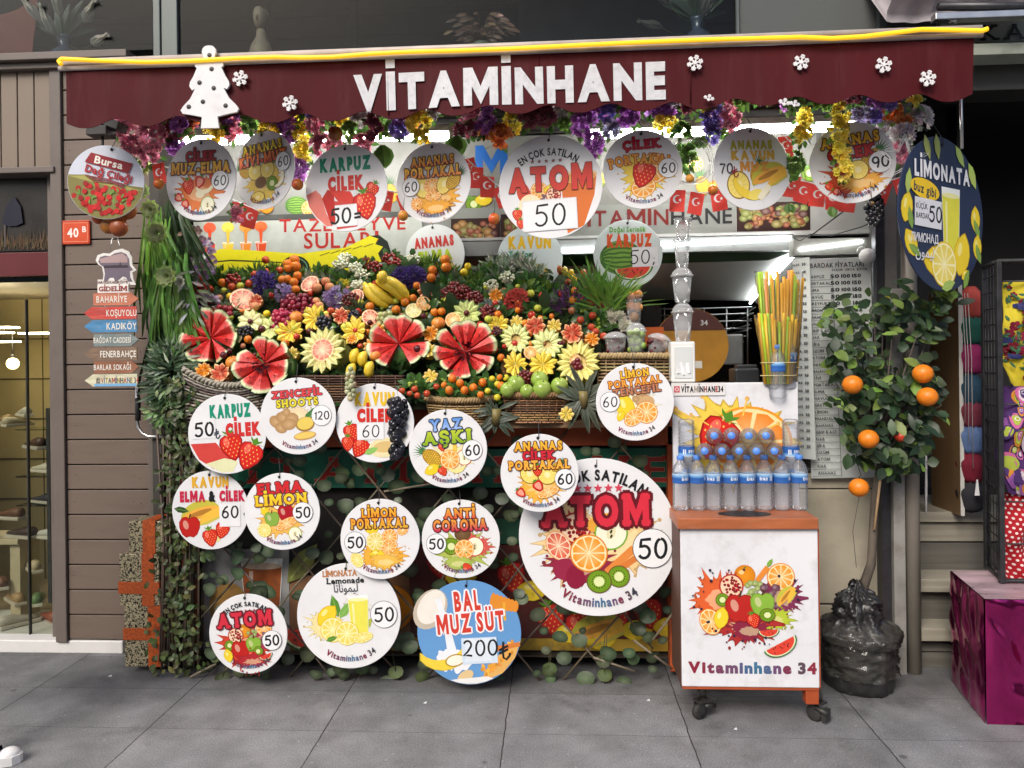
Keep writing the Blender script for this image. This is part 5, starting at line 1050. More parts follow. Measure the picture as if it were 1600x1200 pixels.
rsign(700, 701, 61, YS - .05, 'round sign YAZ ASKI priced 60 in blue and green letters', p, lambda a: T2(a, [('YAZ', .62, .25, .8, (.12, .3, .72), (.35, .5, .85)), ('AŞKI', .3, .28, 1.22, (.5, .6, .04), (.25, .42, .02))], out=(.03, .04, .06)), lambda a: price(a, '60', .62, -.08, .26, pw=.16), roll=4, hang=24)
def p(a): a.splash(.0, -.1, .45, (.86, .82, .6), 14); a.lemon(-.25, -.12, .3, 1.9); a.ginger(.2, .02, .24); a.ell(.3, .0, .2, .15, (.6, .38, .18)); a.slice(.28, -.28, .29); a.slice(-.05, -.4, .28, .2, .6); a.lemon(-.38, -.35, .12, 1.)
rsign(992, 628, 61, YS - .12, 'round sign LIMON PORTAKAL ZENCEFIL priced 60 below the right basket', p, lambda a: (a.text('LİMON', .02, .74, .18, (.84, .5, .04), W=.72, off=.045, out=(.2, .05, .01), ow=.075, slab=True, gap=.17, rot=.09), a.text('PORTAKAL', .02, .52, .18, (.84, .34, .05), W=1.35, off=.045, out=(.2, .04, .01), ow=.075, slab=True, gap=.17, rot=.09), a.text('ZENCEFİL', .05, .3, .18, (.5, .2, .1), W=1.24, off=.045, out=(.1, .03, .02), ow=.075, slab=True, gap=.17, rot=.09)), lambda a: price(a, '60', -.64, .03, .26, pw=.12), roll=2, hang=34)
def p(a): a.melon(-.25, -.12, .46, .3); a.leafp(-.75, .02, .2, -.2, (.03, .08, .02)); a.apple(-.55, -.42, .28); a.poly([(-.1, -.5), (.55, -.4), (.2, -.8), (-.1, -.8)], (.8, .72, .3)); a.straw(-.02, -.68, .24, .2); a.straw(.3, -.5, .22, -.3)
rsign(329, 797, 60, YS, 'round sign KAVUN ELMA & CILEK priced 60, below the left KARPUZ sign', p, lambda a: (cond(a, [('KAVUN', .02, .72, .24, .95, (.72, .4, .03)), ('ELMA', -.45, .36, .24, .66, (.55, .02, .06)), ('&', .06, .36, .24, .18, BLK), ('ÇİLEK', .58, .36, .24, .66, (.55, .02, .06))])), lambda a: (a.rect(.24, -.42, .78, .14, (.80, .80, .81)), a.hand('60', .3, -.2, .3, BLK, .15), a.hand('t', .86, -.2, .2, (.03, .06, .07), .15)), brand=False, roll=1, hang=16)
def p(a): a.splash(-.05, -.22, .5, (.84, .48, .1), 10); a.lemon(-.45, .1, .14, 1.2); a.slice(.45, .05, .2); a.half_apple(-.1, .2, .14, (.4, .03, .03), .3); a.apple(.1, -.05, .22, (.42, .01, .02)); a.apple(-.28, -.18, .2, (.25, .42, .06)); a.slice(.1, -.32, .32, .13, .4); a.lemon_s(-.5, -.45, .18); a.half_apple(.3, -.6, .18, (.4, .5, .1))
rsign(441, 799, 59, YS - .03, 'round sign ELMA LIMON priced 50 with red and green apples', p, lambda a: T2(a, [('ELMA', .62, .25, 1.2, (.62, .025, .03), None), ('LİMON', .32, .24, 1.35, (.86, .66, .03), (.8, .5, .02))], out=(.16, .03, .03)), lambda a: price(a, '50', .55, -.06, .27, pw=.17), roll=4, hang=30)
def p(a): a.splash(.05, -.42, .5, (.85, .42, .05), 7, .6); a.lemon(-.2, .25, .15); a.slice(-.12, -.06, .22, .24, 0, (.78, .5, .03), (.93, .85, .5), (.75, .58, .12)); a.slice(.25, .05, .2); a.slice(.58, .2, .15, .12, .5); a.slice(.2, -.24, .26, .14, .5); a.lemon(-.1, -.38, .16); a.lemon_s(-.6, -.5, .15, .2, .5); a.splash(.1, -.55, .32, (.85, .5, .08), 2, .5)
rsign(594, 842, 62, YS - .03, 'round sign LIMON PORTAKAL priced 50 with circle at left', p, lambda a: T2(a, [('LİMON', .66, .19, .86, (.84, .46, .04), (.8, .3, .02)), ('PORTAKAL', .4, .22, 1.42, (.88, .34, .03), (.7, .4, .04))]), lambda a: price(a, '50', -.63, -.06, .27, pw=.17), roll=2, hang=34)
def p(a): a.splash(.05, -.32, .52, (.42, .5, .1), 11); a.splash(.35, -.2, .34, (.62, .1, .08), 4); a.half_apple(.35, -.2, .24, (.55, .04, .03)); a.ell(.05, .12, .21, .17, (.2, .11, .05), edge=(.12, .06, .02)); a.kiwi(-.25, -.18, .22); a.slice(.08, -.26, .25); a.splash(-.1, -.6, .3, (.4, .5, .1), 3, .5); a.straw(.12, -.72, .13, 1.5)
rsign(720, 842, 61, YS - .02, 'round sign ANTI CORONA priced 50 with kiwi and orange', p, lambda a: T2(a, [('ANTİ', .66, .22, .78, (.84, .4, .04), (.7, .1, .05)), ('CORONA', .36, .25, 1.38, (.8, .34, .04), (.55, .03, .08))]), lambda a: price(a, '50', -.63, -.1, .26, pw=.17), roll=2, hang=32)
def p(a): a.splash(.0, -.3, .5, (.84, .45, .06), 13); a.pine_s(-.25, -.0, .25, .28, .4); a.pine_s(.2, -.05, .26); a.pineapple(.45, .15, .16, -.9); a.straw(-.05, .08, .16); a.straw(-.05, -.32, .16, .6, True); a.straw(-.5, -.48, .14, .8, True); a.slice(.2, -.5, .3, .12, .35)
rsign(843, 739, 61, YS - .2, 'round sign ANANAS CILEK PORTAKAL priced 60 overlapping the big ATOM sign', p, lambda a: T2(a, [('ANANAS', .7, .2, 1.22, (.84, .48, .04), (.8, .38, .03)), ('ÇİLEK', .46, .19, .82, (.62, .02, .04), None), ('PORTAKAL', .22, .2, 1.55, (.9, .42, .05), None)]), lambda a: price(a, '60', .64, -.17, .26, pw=.17), roll=2, hang=28)
def atom(a, big=True):
    a.splash(.0, -.22, .52, (.72, .12, .06), 15, .85); a.splash(-.25, -.05, .3, (.86, .62, .2), 4); a.splash(.38, -.1, .3, (.84, .6, .2), 6); a.splash(-.25, -.6, .3, (.25, .015, .04), 8, .8)
def p(a):
    a.splash(-.28, -.02, .42, (.86, .62, .3), 4, .9); a.splash(.3, -.05, .42, (.85, .6, .28), 6, .8); a.splash(-.22, -.32, .36, (.28, .02, .05), 8, .7); a.stroke([(.1, -.45), (.45, -.15)], .1, (.75, .25, .05)); a.stroke([(.2, -.45), (.5, -.25)], .08, (.68, .2, .04)); a.pome(-.28, .12, .2); a.ell(.1, .18, .24, .12, (.82, .38, .05), .2)
    a.half_apple(.17, .05, .21, (.2, .42, .04), -.4); a.grape_s(-.5, -.1, .15, .2, .5); a.ell(-.42, -.4, .16, .14, (.3, .02, .06)); a.ell(-.3, -.5, .12, .15, (.25, .01, .04)); a.slice(-.12, -.2, .24); a.kiwi(.25, -.5, .14); a.kiwi(.0, -.56, .16, .15)
def l(a):
    a.text('EN ÇOK SATILAN', .0, .79, .13, BLK, off=.04, gap=.14, arc=(.95, True), W=1.35)
    for k in range(5): a.star(-.24 + .13 * k, .62, .06, (.62, .05, .09))
    a.text('ATOM', -.02, .34, .36, (.66, .03, .055), W=1.34, off=.06, out=(.13, .008, .014), ow=.085, slab=True, gap=.17); vit(a, 1., .82)
rsign(934, 839, 124, YS - .07, 'biggest round sign, red ATOM priced 50, beside the white cart', p, l, lambda a: price(a, '50', .68, -.15, .25, pw=.15), roll=1, brand=False, hang=10)
def p(a):
    a.splash(-.05, -.28, .56, (.62, .06, .03), 15, .8); a.splash(.35, -.15, .3, (.4, .03, .08), 5); a.orange(-.1, .08, .17); a.pome(-.32, -.02, .2); a.grapes(.05, -.1, .18, (.3, .42, .08), 14); a.slice(.42, .12, .2, .2); a.grapes(.32, -.15, .15, (.16, .02, .06), 10); a.kiwi(-.5, -.25, .13); a.apple(-.22, -.38, .24); a.apple(.12, -.28, .2, (.25, .45, .05)); a.kiwi(.22, -.45, .13); a.straw(.05, -.55, .14); a.splash(.05, -.66, .36, (.42, .02, .03), 6, .4); a.wedge(.4, -.55, .18, .3); a.lemon(-.55, -.5, .14, 1.8)
def l2(a):
    a.text('EN ÇOK SATILAN', .0, .76, .11, BLK, off=.04, gap=.14, arc=(.9, True), W=1.2)
    for k in range(5): a.star(-.22 + .11 * k, .58, .05, (.3, .03, .05))
    a.text('ATOM', -.05, .38, .34, (.64, .03, .055), W=1.38, off=.06, out=(.13, .008, .014), ow=.085, slab=True, gap=.17)
rsign(388, 990, 61, YS - .02, 'small round ATOM sign priced 50 hanging lowest at left', p, l2, lambda a: price(a, '50', .6, -.2, .25, pw=.19), roll=5, hang=20)
def p(a): a.splash(-.45, -.15, .3, (.85, .72, .35), 9); a.splash(.15, .2, .2, (.85, .83, .7), 4); a.leafp(-.25, .2, .22, 1.8); a.leafp(-.05, .12, .2, .9, (.2, .42, .08)); a.leafp(.32, -.2, .2, .8, (.4, .45, .05)); a.lemon(-.42, .02, .2, .8); a.glassp(.2, -.02, .2, .4, (.8, .74, .1), .1); a.lemon_s(-.32, -.25, .24); a.lemon_s(-.05, -.33, .23); a.leafp(-.35, -.42, .12, .3); a.lemon_s(.25, -.42, .2, .1, .2)
rsign(545, 962, 81, YS + .0, 'large white LIMONATA Lemonade sign priced 50 with glass and lemons', p, lambda a: (a.text('LİMONATA', -.12, .82, .11, (.5, .2, .06), W=.66, off=.03, slab=True), a.text('Lemonade', -.02, .68, .11, BLK, W=.72, off=.03, slab=True), a.text('\uFE8E\uFE97\uFE8E\uFEE7\uFEEE\uFEE4\uFEF4\uFEDF', -.02, .54, .16, (.06, .06, .07), whole=True, W=.46, off=.005)), lambda a: price(a, '50', .68, .0, .26, pw=.15), roll=3, hang=22)
SKYB = (.13, .32, .62)
def p(a):
    a.ell(-.72, .48, .3, .42, (.55, .48, .38), -.6); a.ell(-.7, .52, .24, .36, (.82, .78, .7), -.6); a.poly([(-.62, .68), (-.5, .66), (-.38, .2), (-.2, -.62), (-.42, -.62), (-.48, .1)], (.80, .83, .87))
    for i in range(7): a.ell(.5 + .07 * i, .58 - .02 * i, .06, .16 - .008 * i, (.72, .26, .03), -.15)
    a.rect(.68, .2, .73, .55, (.75, .4, .04)); a.blob(-.45, -.5, .2, (.82, .84, .88), 3); a.blob(-.2, -.55, .2, (.84, .85, .88), 4)
    a.poly([(.25, -.75), (.6, -.4), (.98, -.2), (.85, -.52), (.6, -.8), (.2, -.95)], (.75, .42, .12))
    q = random.Random(3)
    for i in range(40): x = q.uniform(.2, .85); a.ell(x, -.85 + (x - .2) * .75 + q.uniform(-.06, .2), .045, .03, jit((.82, .36, .05), .35, q), q.uniform(0, 3), 7, dz=.2)
    a.poly([(.5, -.28), (.95, -.22), (.97, -.3), (.52, -.38)], (.65, .2, .04)); a.banana(-.45, -.5, .5, .25); a.ell(-.3, -.52, .2, .12, (.45, .28, .02), .2); a.ell(-.3, -.52, .17, .095, (.9, .86, .72), .2); a.ell(-.12, -.83, .17, .1, (.75, .55, .28), .5); a.poly([(math.cos(R(d)) * .985, math.sin(R(d)) * .985) for d in range(245, 296, 10)] + [(.3, -.85), (-.3, -.88)], (.8, .8, .78), .1)
def l(a):
    for t_, x, y, W in (('BAL', .0, .62, .5), ('MUZ SÜT', .04, .2, 1.3)): a.text(t_, x, y, .36 if t_ == 'BAL' else .34, (.62, .05, .03), W=W, off=.05, out=(.84, .84, .85), ow=.07, gap=.16, rot=.04)
rsign(733, 988, 81, YS - .03, 'round sky blue BAL MUZ SUT sign priced 200 lira', p, l, lambda a: (a.rect(-.16, -.6, .52, -.1, (.62, .72, .82)), a.rect(-.1, -.55, .4, -.12, (.72, .78, .84)), a.hand('200', -.14, -.45, .3, BLK, .13), a.hand('t', .54, -.54, .36, (.012, .012, .014), .11)), base=SKYB, brand=False, roll=3, hang=14)
# ================================================================ fruit, flowers and greenery on the bank
LATER = []          # (object, plain description, pixel) - the label is completed below from what the thing stands next to
def later(o, desc, px, py): LATER.append((o, desc, px, py)); return o
def Yb(py): return -.12 + (620 - py) * .0023
fr = random.Random(21)
RED_, RIND, GSK = (.50, .022, .02), (.62, .66, .36), (.035, .10, .025)
def petals(mb, Rr, n, t0, cols, ridge=.16, w=.93, point=.14, back=GSK, flare=.10, jl=.08, r=fr, seeds=False, gap=(), twk=.25, ja=.08):
    """a fruit cut into a star: n wedge petals round the -y axis, with rind outside and a whole skin behind"""
    for k in range(n):
        if k in gap: continue
        a = 2 * math.pi * (k + r.uniform(-ja, ja)) / n; L = Rr * (1 + r.uniform(-jl, jl)); hw = math.pi / n * w; us = (-1, -.55, 0, .55, 1); vs, cs = [], []; tw = r.uniform(-twk, twk)
        for t, c in cols:
            for u in us:
                rad = L * t * (1 - point * (abs(u) if point > .15 else u * u) * t * t); an = a + u * hw * (1 if t > .3 else .9)
                y = -flare * Rr * t - ridge * Rr * (1 - abs(u)) * min(1, t * 1.6) * (1 - .35 * t) + tw * u * .13 * Rr * min(1, t + .2)
                vs.append((rad * math.cos(an), y, rad * math.sin(an))); cs.append(jit(c, .07, r))
        m = len(cols); q = 5
        fs = [(i * q + j, (i + 1) * q + j, (i + 1) * q + j + 1, i * q + j + 1) for i in range(m - 1) for j in range(4)]
        # skin folding back from the outer edge
        for u in us:
            an = a + u * hw * .95; vs.append((L * .9 * math.cos(an), .16 * Rr, L * .9 * math.sin(an))); cs.append(jit(back, .3, r))
        for u in us:
            an = a + u * hw * .8; vs.append((L * .6 * math.cos(an), .48 * Rr, L * .6 * math.sin(an))); cs.append(jit(back, .3, r))
        fs += [((m - 1) * q + j, m * q + j, m * q + j + 1, (m - 1) * q + j + 1) for j in range(4)] + [(m * q + j, (m + 1) * q + j, (m + 1) * q + j + 1, m * q + j + 1) for j in range(4)]
        mb.add(vs, fs, cs, False)
        # cut flanks of the wedge
        for u, s_ in ((-1, 1), (1, -1)):
            an = a + u * hw; p = [(L * t * (1 - point * t * t) * math.cos(an), -flare * Rr * t + tw * u * .13 * Rr * min(1, t + .2), L * t * (1 - point * t * t) * math.sin(an)) for t, c in cols]; b = [(x * .93, .3 * Rr * min(1, .3 + t), z * .93) for (x, y, z), (t, c) in zip(p, cols)]
            cc = [c for t, c in cols]; f = [(i, i + 1, m + i + 1, m + i) if s_ > 0 else (i, m + i, m + i + 1, i + 1) for i in range(m - 1)]; mb.add(p + b, f, cc + [mixc(c, (0, 0, 0), .25) for c in cc])
        if seeds:
            for i in range(3):
                t, u = r.uniform(.4, .8), r.uniform(-.5, .5); an = a + u * hw; y = -flare * Rr * t - ridge * Rr * (1 - abs(u)) * (1 - .35 * t) - .004; mb.sphere((L * t * math.cos(an), y, L * t * math.sin(an)), Rr * .022, 5, 4, (.7, .5, 1.2), (.02, .008, .006))
MELON_C = [(.0, RED_), (.3, (.55, .022, .02)), (.62, (.56, .03, .025)), (.82, (.58, .05, .04)), (.88, (.70, .32, .24)), (.915, RIND), (.965, (.55, .62, .33)), (1., GSK)]
def tilt(o, k=18): o.rotation_euler = (R(-k + fr.uniform(-6, 6)), R(fr.uniform(-180, 180)) if k >= 100 else 0, R(fr.uniform(-9, 9))); return o
def watermelon(px, py, r_, lab, n, centre=False, spin=0., dy=0., gap=()):
    Y = Yb(py) - .03 + dy; Rr = r_ * S(px, py, Y); t = thing('watermelon_flower', lab, 'watermelon', P(px, py, Y), 'carved watermelon flowers', (R(-16), R(spin), R(fr.uniform(-8, 8))))
    mb = MB(); petals(mb, Rr, n, .0, MELON_C, .15, .86, .06, GSK, .17, .14, seeds=True, gap=gap, twk=1., ja=.24); mb.build('petals', FLESH, t)
    mb = MB(); mb.sphere((0, .72 * Rr, 0), Rr * .86, 20, 10, (1, .7, 1), fn=lambda d, a, th: (1, GSK if math.sin(9 * math.atan2(d.x, d.z) + 2 * math.sin(6 * d.y)) > 0 else (.10, .22, .045))); mb.build('rind', GLOSSY, t)
    if centre:
        mb = MB(); 
        for k in range(34): a, d = fr.uniform(0, 6.3), fr.random() ** .5 * Rr * .26; mb.leaf((d * math.cos(a), -.2 * Rr, d * math.sin(a)), (math.cos(a) * .8, -1, math.sin(a) * .8), (0, 0, 1), Rr * .17, Rr * .12, jit((.07, .008, .014), .4, fr), .3, .5, 1)
        mb.build('dried_hibiscus', PETAL, t)
watermelon(330, 528, 45, 'leftmost watermelon carved as a flower, above the wicker basket', 9, False, 12)
watermelon(413, 569, 46, 'watermelon flower with dark dried centre, lowest, above the ZENCEFIL sign', 9, True, 5, -.05)
watermelon(623, 537, 46, 'watermelon flower with plain red centre in the middle of the display', 9, False, 8, gap=(7,))
watermelon(727, 551, 49, 'watermelon flower with dark dried centre between orange halves and kumquats', 11, True, 20, -.02)
def fruit(kind, px, py, r_, desc, mb, mats, nm, cat, dy=0., rot=None, lab=None, group=None):
    pass
def place(nm, desc, cat, px, py, build, mats, dy=0., rot=None, r_=10, group=None):
    """one fruit: build(mb, radius in metres) makes its mesh about the origin"""
    Y = Yb(py) + dy; Rr = r_ * S(px, py, Y); mb = MB(); build(mb, Rr)
    o = mb.build(nm, mats, None, P(px, py, Y)); o.rotation_euler = rot if rot is not None else (R(-15 + fr.uniform(-8, 8)), R(fr.uniform(-12, 12)), R(fr.uniform(-10, 10)))
    o['category'] = cat
    if group: o['group'] = group
    TAGGED.append(o); return later(o, desc, px, py)
# --- carved melons
def melonflower(px, py, r_, lab, n=16, hole=.42, fl=(.62, .60, .20), edge=(.16, .24, .03), centre=None, spin=0, dy=0., inner=(.62, .45, .1)):
    Y = Yb(py) - .03 + dy; Rr = r_ * S(px, py, Y); t = thing('melon_flower', lab, 'melon', P(px, py, Y), 'carved melon flowers', (R(-14), R(spin), R(fr.uniform(-8, 8))))
    li = tuple(min(1, c * 1.12) for c in fl); mb = MB(); petals(mb, Rr, n, 0, [(hole * .8, mixc(fl, (.8, .6, .25), .4)), (hole, fl), (.7, li), (.88, fl), (.95, mixc(fl, edge, .4)), (1, edge)], .12, 1., .26, edge, .07, .05); mb.build('petals', FLESH, t)
    mb = MB(); mb.sphere((0, .80 * Rr, 0), Rr * .92, 20, 12, (1, .7, 1), mixc(edge, (.5, .45, .12), .5)); mb.M = Matrix.Translation((0, .06 * Rr, 0)) @ Matrix.Rotation(R(90), 4, 'X'); mb.lathe([(Rr * .62, .02 * Rr, inner), (Rr * .25, -.08 * Rr, inner), (0, -.10 * Rr, mixc(inner, (.3, .12, .02), .5))], 18, cap=False); mb.build('rind', FRUIT, t)
    if centre == 'grapefruit':
        mb = MB(); halfcitrus(mb, Rr * .5, (.78, .30, .1), (.85, .55, .35), (.62, .10, .06)); o = mb.build('grapefruit_slice', FLESH, t, (0, -.08 * Rr, 0))
    elif centre == 'cherries':
        for k in range(5):
            a = k * 1.256 + .4; d = Rr * .17 if k else 0; mb = MB(); mb.sphere((0, 0, 0), Rr * .14, 10, 8, col=(.12, .008, .012)); mb.build('cherry', GLOSSY, t, (d * math.cos(a), -.04 * Rr, d * math.sin(a) - .1 * Rr))
        mb = MB(); halfcitrus(mb, Rr * .26); mb.build('orange_slice', FLESH, t, (-.12 * Rr, -.03 * Rr, .1 * Rr))
    elif centre == 'cherry': mb = MB(); mb.sphere((0, 0, 0), Rr * .2, 10, 8, col=(.10, .01, .012)); mb.build('cherry', GLOSSY, t, (0, -.12 * Rr, 0))
def halfcitrus(mb, r_, rind=(.75, .24, .012), pith=(.84, .62, .32), flesh=(.80, .28, .012), n=10):
    vs, fs, cs = [(0, 0, 0)], [], [pith]; m = n * 6; rad = (.1, .80, .86, .93, 1.)
    for rr in rad:
        for k in range(m):
            a = 2 * math.pi * k / m; line = k % 6 == 0; vs.append((rr * r_ * math.cos(a), -.004 * r_ if line or rr > .82 or rr < .2 else -.035 * r_, rr * r_ * math.sin(a)))
            cs.append(rind if rr > .95 else (pith if (rr > .83 or line or rr < .2) else jit(flesh, .12, fr)))
    fs = [(0, 1 + k, 1 + (k + 1) % m) for k in range(m)] + [(1 + i * m + k, 1 + (i + 1) * m + k, 1 + (i + 1) * m + (k + 1) % m, 1 + i * m + (k + 1) % m) for i in range(4) for k in range(m)]
    mb.add(vs, fs, cs, False); old = mb.M; mb.M = old @ Matrix.Rotation(R(90), 4, 'X'); mb.lathe([(r_, 0), (r_ * .95, -.35 * r_), (r_ * .7, -.7 * r_), (0, -.9 * r_)], 20, rind, cap=False); mb.M = old
melonflower(505, 547, 38, 'pale melon flower holding a pink grapefruit slice above the ZENCEFIL sign', 17, .5, centre='grapefruit', fl=(.68, .64, .27), edge=(.33, .36, .08))
melonflower(806, 529, 25, 'green white melon flower left of another above the green apples', 15, .36, (.64, .66, .28), (.14, .26, .04))
melonflower(855, 538, 26, 'green white melon flower tucked left of the biggest melon flower', 14, .3, (.66, .68, .3), (.14, .26, .04), spin=9)
melonflower(903, 566, 36, 'biggest yellow melon flower, cherries in its centre, beside the right basket', 18, .48, (.74, .66, .22), (.40, .36, .07), 'cherries', dy=-.05)
melonflower(729, 490, 23, 'green melon flower with dark cherry above the rightmost watermelon flower', 12, .2, (.52, .58, .2), (.12, .22, .03), 'cherry')
melonflower(392, 503, 21, 'pale star cut melon with cherry right of the leftmost watermelon', 9, .2, (.72, .70, .34), (.45, .48, .12), 'cherry')
melonflower(424, 512, 20, 'green edged melon star half hidden below a yellow berry', 8, .2, (.58, .62, .22), (.2, .3, .05))
# --- pineapples
def pineflower(px, py, r_, lab, n=10, spin=0, dy=0):
    Y = Yb(py) - .02 + dy; Rr = r_ * S(px, py, Y); t = thing('pineapple_flower', lab, 'pineapple', P(px, py, Y), 'carved pineapple flowers', (R(-16 + fr.uniform(-8, 8)), R(spin), R(fr.uniform(-14, 14))))
    c = (.78, .58, .06); mb = MB(); petals(mb, Rr, n, 0, [(0, (.8, .66, .18)), (.3, c), (.65, (.82, .64, .1)), (.93, c), (.97, (.55, .36, .05)), (1, (.20, .10, .03))], .2, .95, .24, (.14, .075, .025), .1, .12); mb.build('petals', FLESH, t)
    mb = MB(); mb.sphere((0, .82 * Rr, 0), Rr * .9, 18, 10, (1, .75, 1), (.14, .08, .03), fn=lambda d, a, th: (1 + .07 * math.sin(9 * a) * math.sin(9 * th), None))
    for k in range(14):
        a = fr.uniform(0, 6.3); mb.leaf((Rr * .8 * math.cos(a), .3 * Rr, Rr * .8 * math.sin(a)), (math.cos(a), -.3, math.sin(a)), (0, 1, 0), Rr * .2, Rr * .14, jit((.12, .07, .025), .4, fr), .4, 0, 1)
    mb.build('bark', FRUIT, t)
pineflower(454, 518, 22, 'pineapple flower with brown bark right of the carved melon star'); pineflower(493, 497, 22, 'bright pineapple star beside the blackberry leaves', spin=12); pineflower(555, 517, 23, 'pineapple flower between the pale melon flower and the carved oranges', spin=5)
pineflower(777, 508, 19, 'flat pineapple star above the passion fruit half', 11, 8, .03); pineflower(805, 570, 22, 'pineapple star above the leftmost green apples', 11, 3); pineflower(848, 570, 22, 'pineapple star above the topmost green apple', 11, 14)
# --- halved and carved citrus
LEM = dict(rind=(.72, .5, .03), pith=(.86, .78, .45), flesh=(.78, .66, .2)); GRF = dict(rind=(.72, .25, .07), pith=(.86, .58, .38), flesh=(.60, .09, .055))
def half(px, py, r_, what, dy=-.03, roll=None):
    kw, nm = {'lemon': (LEM, 'lemon_half'), 'orange': ({}, 'orange_half'), 'grapefruit': (GRF, 'grapefruit_half')}[what]
    place(nm, {'lemon': 'halved lemon', 'orange': 'halved orange', 'grapefruit': 'halved pink grapefruit'}[what], what, px, py, lambda mb, r: halfcitrus(mb, r, **kw), FLESH, dy, (R(fr.uniform(-32, -14)), R(fr.uniform(0, 30)), R(fr.uniform(-20, 20))), r_, what + ' halves')
for a_ in ((364, 526, 13.5, 'lemon'), (646, 485, 12.5, 'lemon'), (662, 474, 12, 'orange'), (708, 500, 12.5, 'orange'), (829, 551, 11, 'orange'), (380, 468, 20, 'grapefruit'), (484, 443, 15, 'grapefruit'), (579, 496, 14, 'grapefruit'), (557, 462, 12, 'grapefruit')): half(*a_)
def carved(px, py, r_, col, desc, nm, n=9, dy=-.02, cat='orange', edge=None):
    e = edge or mixc(col, (.4, .12, 0), .3)
    def b(mb, r): petals(mb, r, n, 0, [(0, mixc(col, (.9, .8, .5), .3)), (.35, col), (.8, mixc(col, (1, .8, .4), .15)), (.92, (.86, .66, .36)), (1, e)], .3, .85, .22, e, .05, .06); mb.sphere((0, .75 * r, 0), r * .92, 14, 8, (1, .75, 1), e)
    place(nm, desc, cat, px, py, b, FLESH, dy, None, r_, nm.replace('_', ' ') + 's')
CO, CL, CG = (.78, .28, .012), (.76, .58, .10), (.60, .09, .05)
for x, y, r_ in ((318, 579, 13), (590, 516, 12.5), (581, 540, 13.5), (673, 521, 13.5), (775, 462, 12.5), (925, 530, 12.5), (550, 530, 8)): carved(x, y, r_, CO, 'zigzag carved orange', 'carved_orange')
for x, y, r_ in ((456, 553, 11.5), (670, 548, 12.5), (673, 588, 12), (807, 503, 11), (866, 509, 12.5), (885, 647, 12.5)): carved(x, y, r_, CL, 'zigzag carved lemon', 'carved_lemon', 8, cat='lemon', edge=(.6, .36, .03))
for x, y, r_ in ((344, 583, 16.5), (533, 494, 14), (667, 454, 15), (836, 510, 17.5), (894, 521, 18.5), (400, 470, 11)): carved(x, y, r_, CG, 'zigzag carved grapefruit', 'carved_grapefruit', 8, cat='grapefruit', edge=(.7, .24, .08))
# --- whole fruit
def ball(col, col2=None, sq=(1, 1, 1), dim=.12):
    def f(mb, r): mb.sphere((0, 0, 0), r, 16, 11, sq, col, Matrix.Rotation(R(40), 3, 'X'), lambda d, a, th: (1 - dim * math.exp(-th * th * 12), mixc(col, col2, max(0, min(1, .5 + .6 * d.x + .2 * math.sin(5 * a)))) if col2 else None)); mb.tube([Matrix.Rotation(R(40), 3, 'X') @ Vector((0, 0, r * .8)), Matrix.Rotation(R(40), 3, 'X') @ Vector((.02 * r, 0, r * 1.02))], r * .06, 5, (.06, .05, .02))
    return f
def many(lst, nm, desc, cat, col, col2=None, sq=(1, 1, 1), m=None, dy=-.03, group=None):
    for x, y, r_ in lst: place(nm, desc, cat, x, y, ball(col, col2, sq), m or FRUIT, dy, None, r_, group or ((nm.replace('_', ' ') + 's on the display').replace('ys on', 'ies on')))
many([(364, 566, 11), (437, 557, 9), (462, 496, 11.5), (586, 556, 10), (685, 505, 11)], 'apricot', 'whole apricot', 'apricot', (.66, .26, .035), (.62, .17, .03), (1, 1, .84))
many([(398, 479, 7), (495, 450, 8), (509, 440, 7), (515, 449, 7.5), (494, 471, 6.5), (499, 478, 7)], 'peach', 'small pink peach', 'peach', (.58, .16, .08), (.62, .3, .12))
many([(441, 437, 6.5), (449, 436, 6.5), (459, 441, 7), (465, 431, 7), (462, 452, 6.5), (460, 406, 8), (450, 413, 8), (462, 416, 8), (450, 419, 6.5), (696, 406, 8), (697, 418, 8), (676, 422, 7), (674, 434, 7), (645, 466, 6.5), (633, 472, 7), (619, 484, 7), (578, 479, 7), (679, 488, 6.5), (690, 487, 6.5)], 'tangerine', 'small orange tangerine', 'tangerine', (.72, .25, .015), (.6, .13, .01))
many([(707, 592, 6.5), (694, 602, 5), (702, 610, 6.5), (719, 599, 6.5), (726, 610, 6.5), (740, 606, 6.5), (754, 598, 6.5), (783, 603, 6.5), (751, 617, 5.5), (783, 559, 6), (781, 590, 5)], 'kumquat', 'orange kumquat', 'kumquat', (.70, .20, .012), (.6, .12, .01), (1, 1, 1.1))
many([(769, 592, 5), (762, 611, 5), (790, 591, 5), (777, 600, 5), (777, 621, 5.5), (791, 590, 5)], 'yellow_plum', 'little yellow plum', 'plum', (.62, .5, .03))
many([(628, 611, 5.5), (648, 608, 5.5), (667, 615, 5.5), (682, 604, 5), (652, 618, 5), (640, 615, 4.5), (415, 406, 6), (415, 424, 5.5), (398, 429, 6), (389, 443, 6), (362, 448, 6), (437, 422, 5.5), (517, 486, 6), (926, 493, 6), (907, 500, 6), (924, 511, 6), (931, 518, 6), (943, 525, 6), (900, 510, 5), (848, 462, 6.5), (563, 541, 4.5)], 'red_berry', 'round red berry', 'berry', (.38, .025, .012), (.48, .08, .02), m=GLOSSY)
many([(484, 518, 5.5), (409, 514, 6), (717, 531, 6), (733, 522, 6), (651, 517, 5), (652, 545, 6), (638, 500, 5), (662, 494, 5), (578, 504, 4.5), (876, 537, 6.5), (909, 534, 5), (398, 556, 5), (350, 555, 6), (358, 549, 5)], 'cherry', 'dark red cherry', 'cherry', (.075, .006, .01), m=GLOSSY)
many([(417, 490, 5.5), (359, 463, 5.5), (731, 416, 5.5), (725, 425, 6)], 'yellow_berry', 'yellow berry', 'berry', (.72, .52, .02), m=GLOSSY)
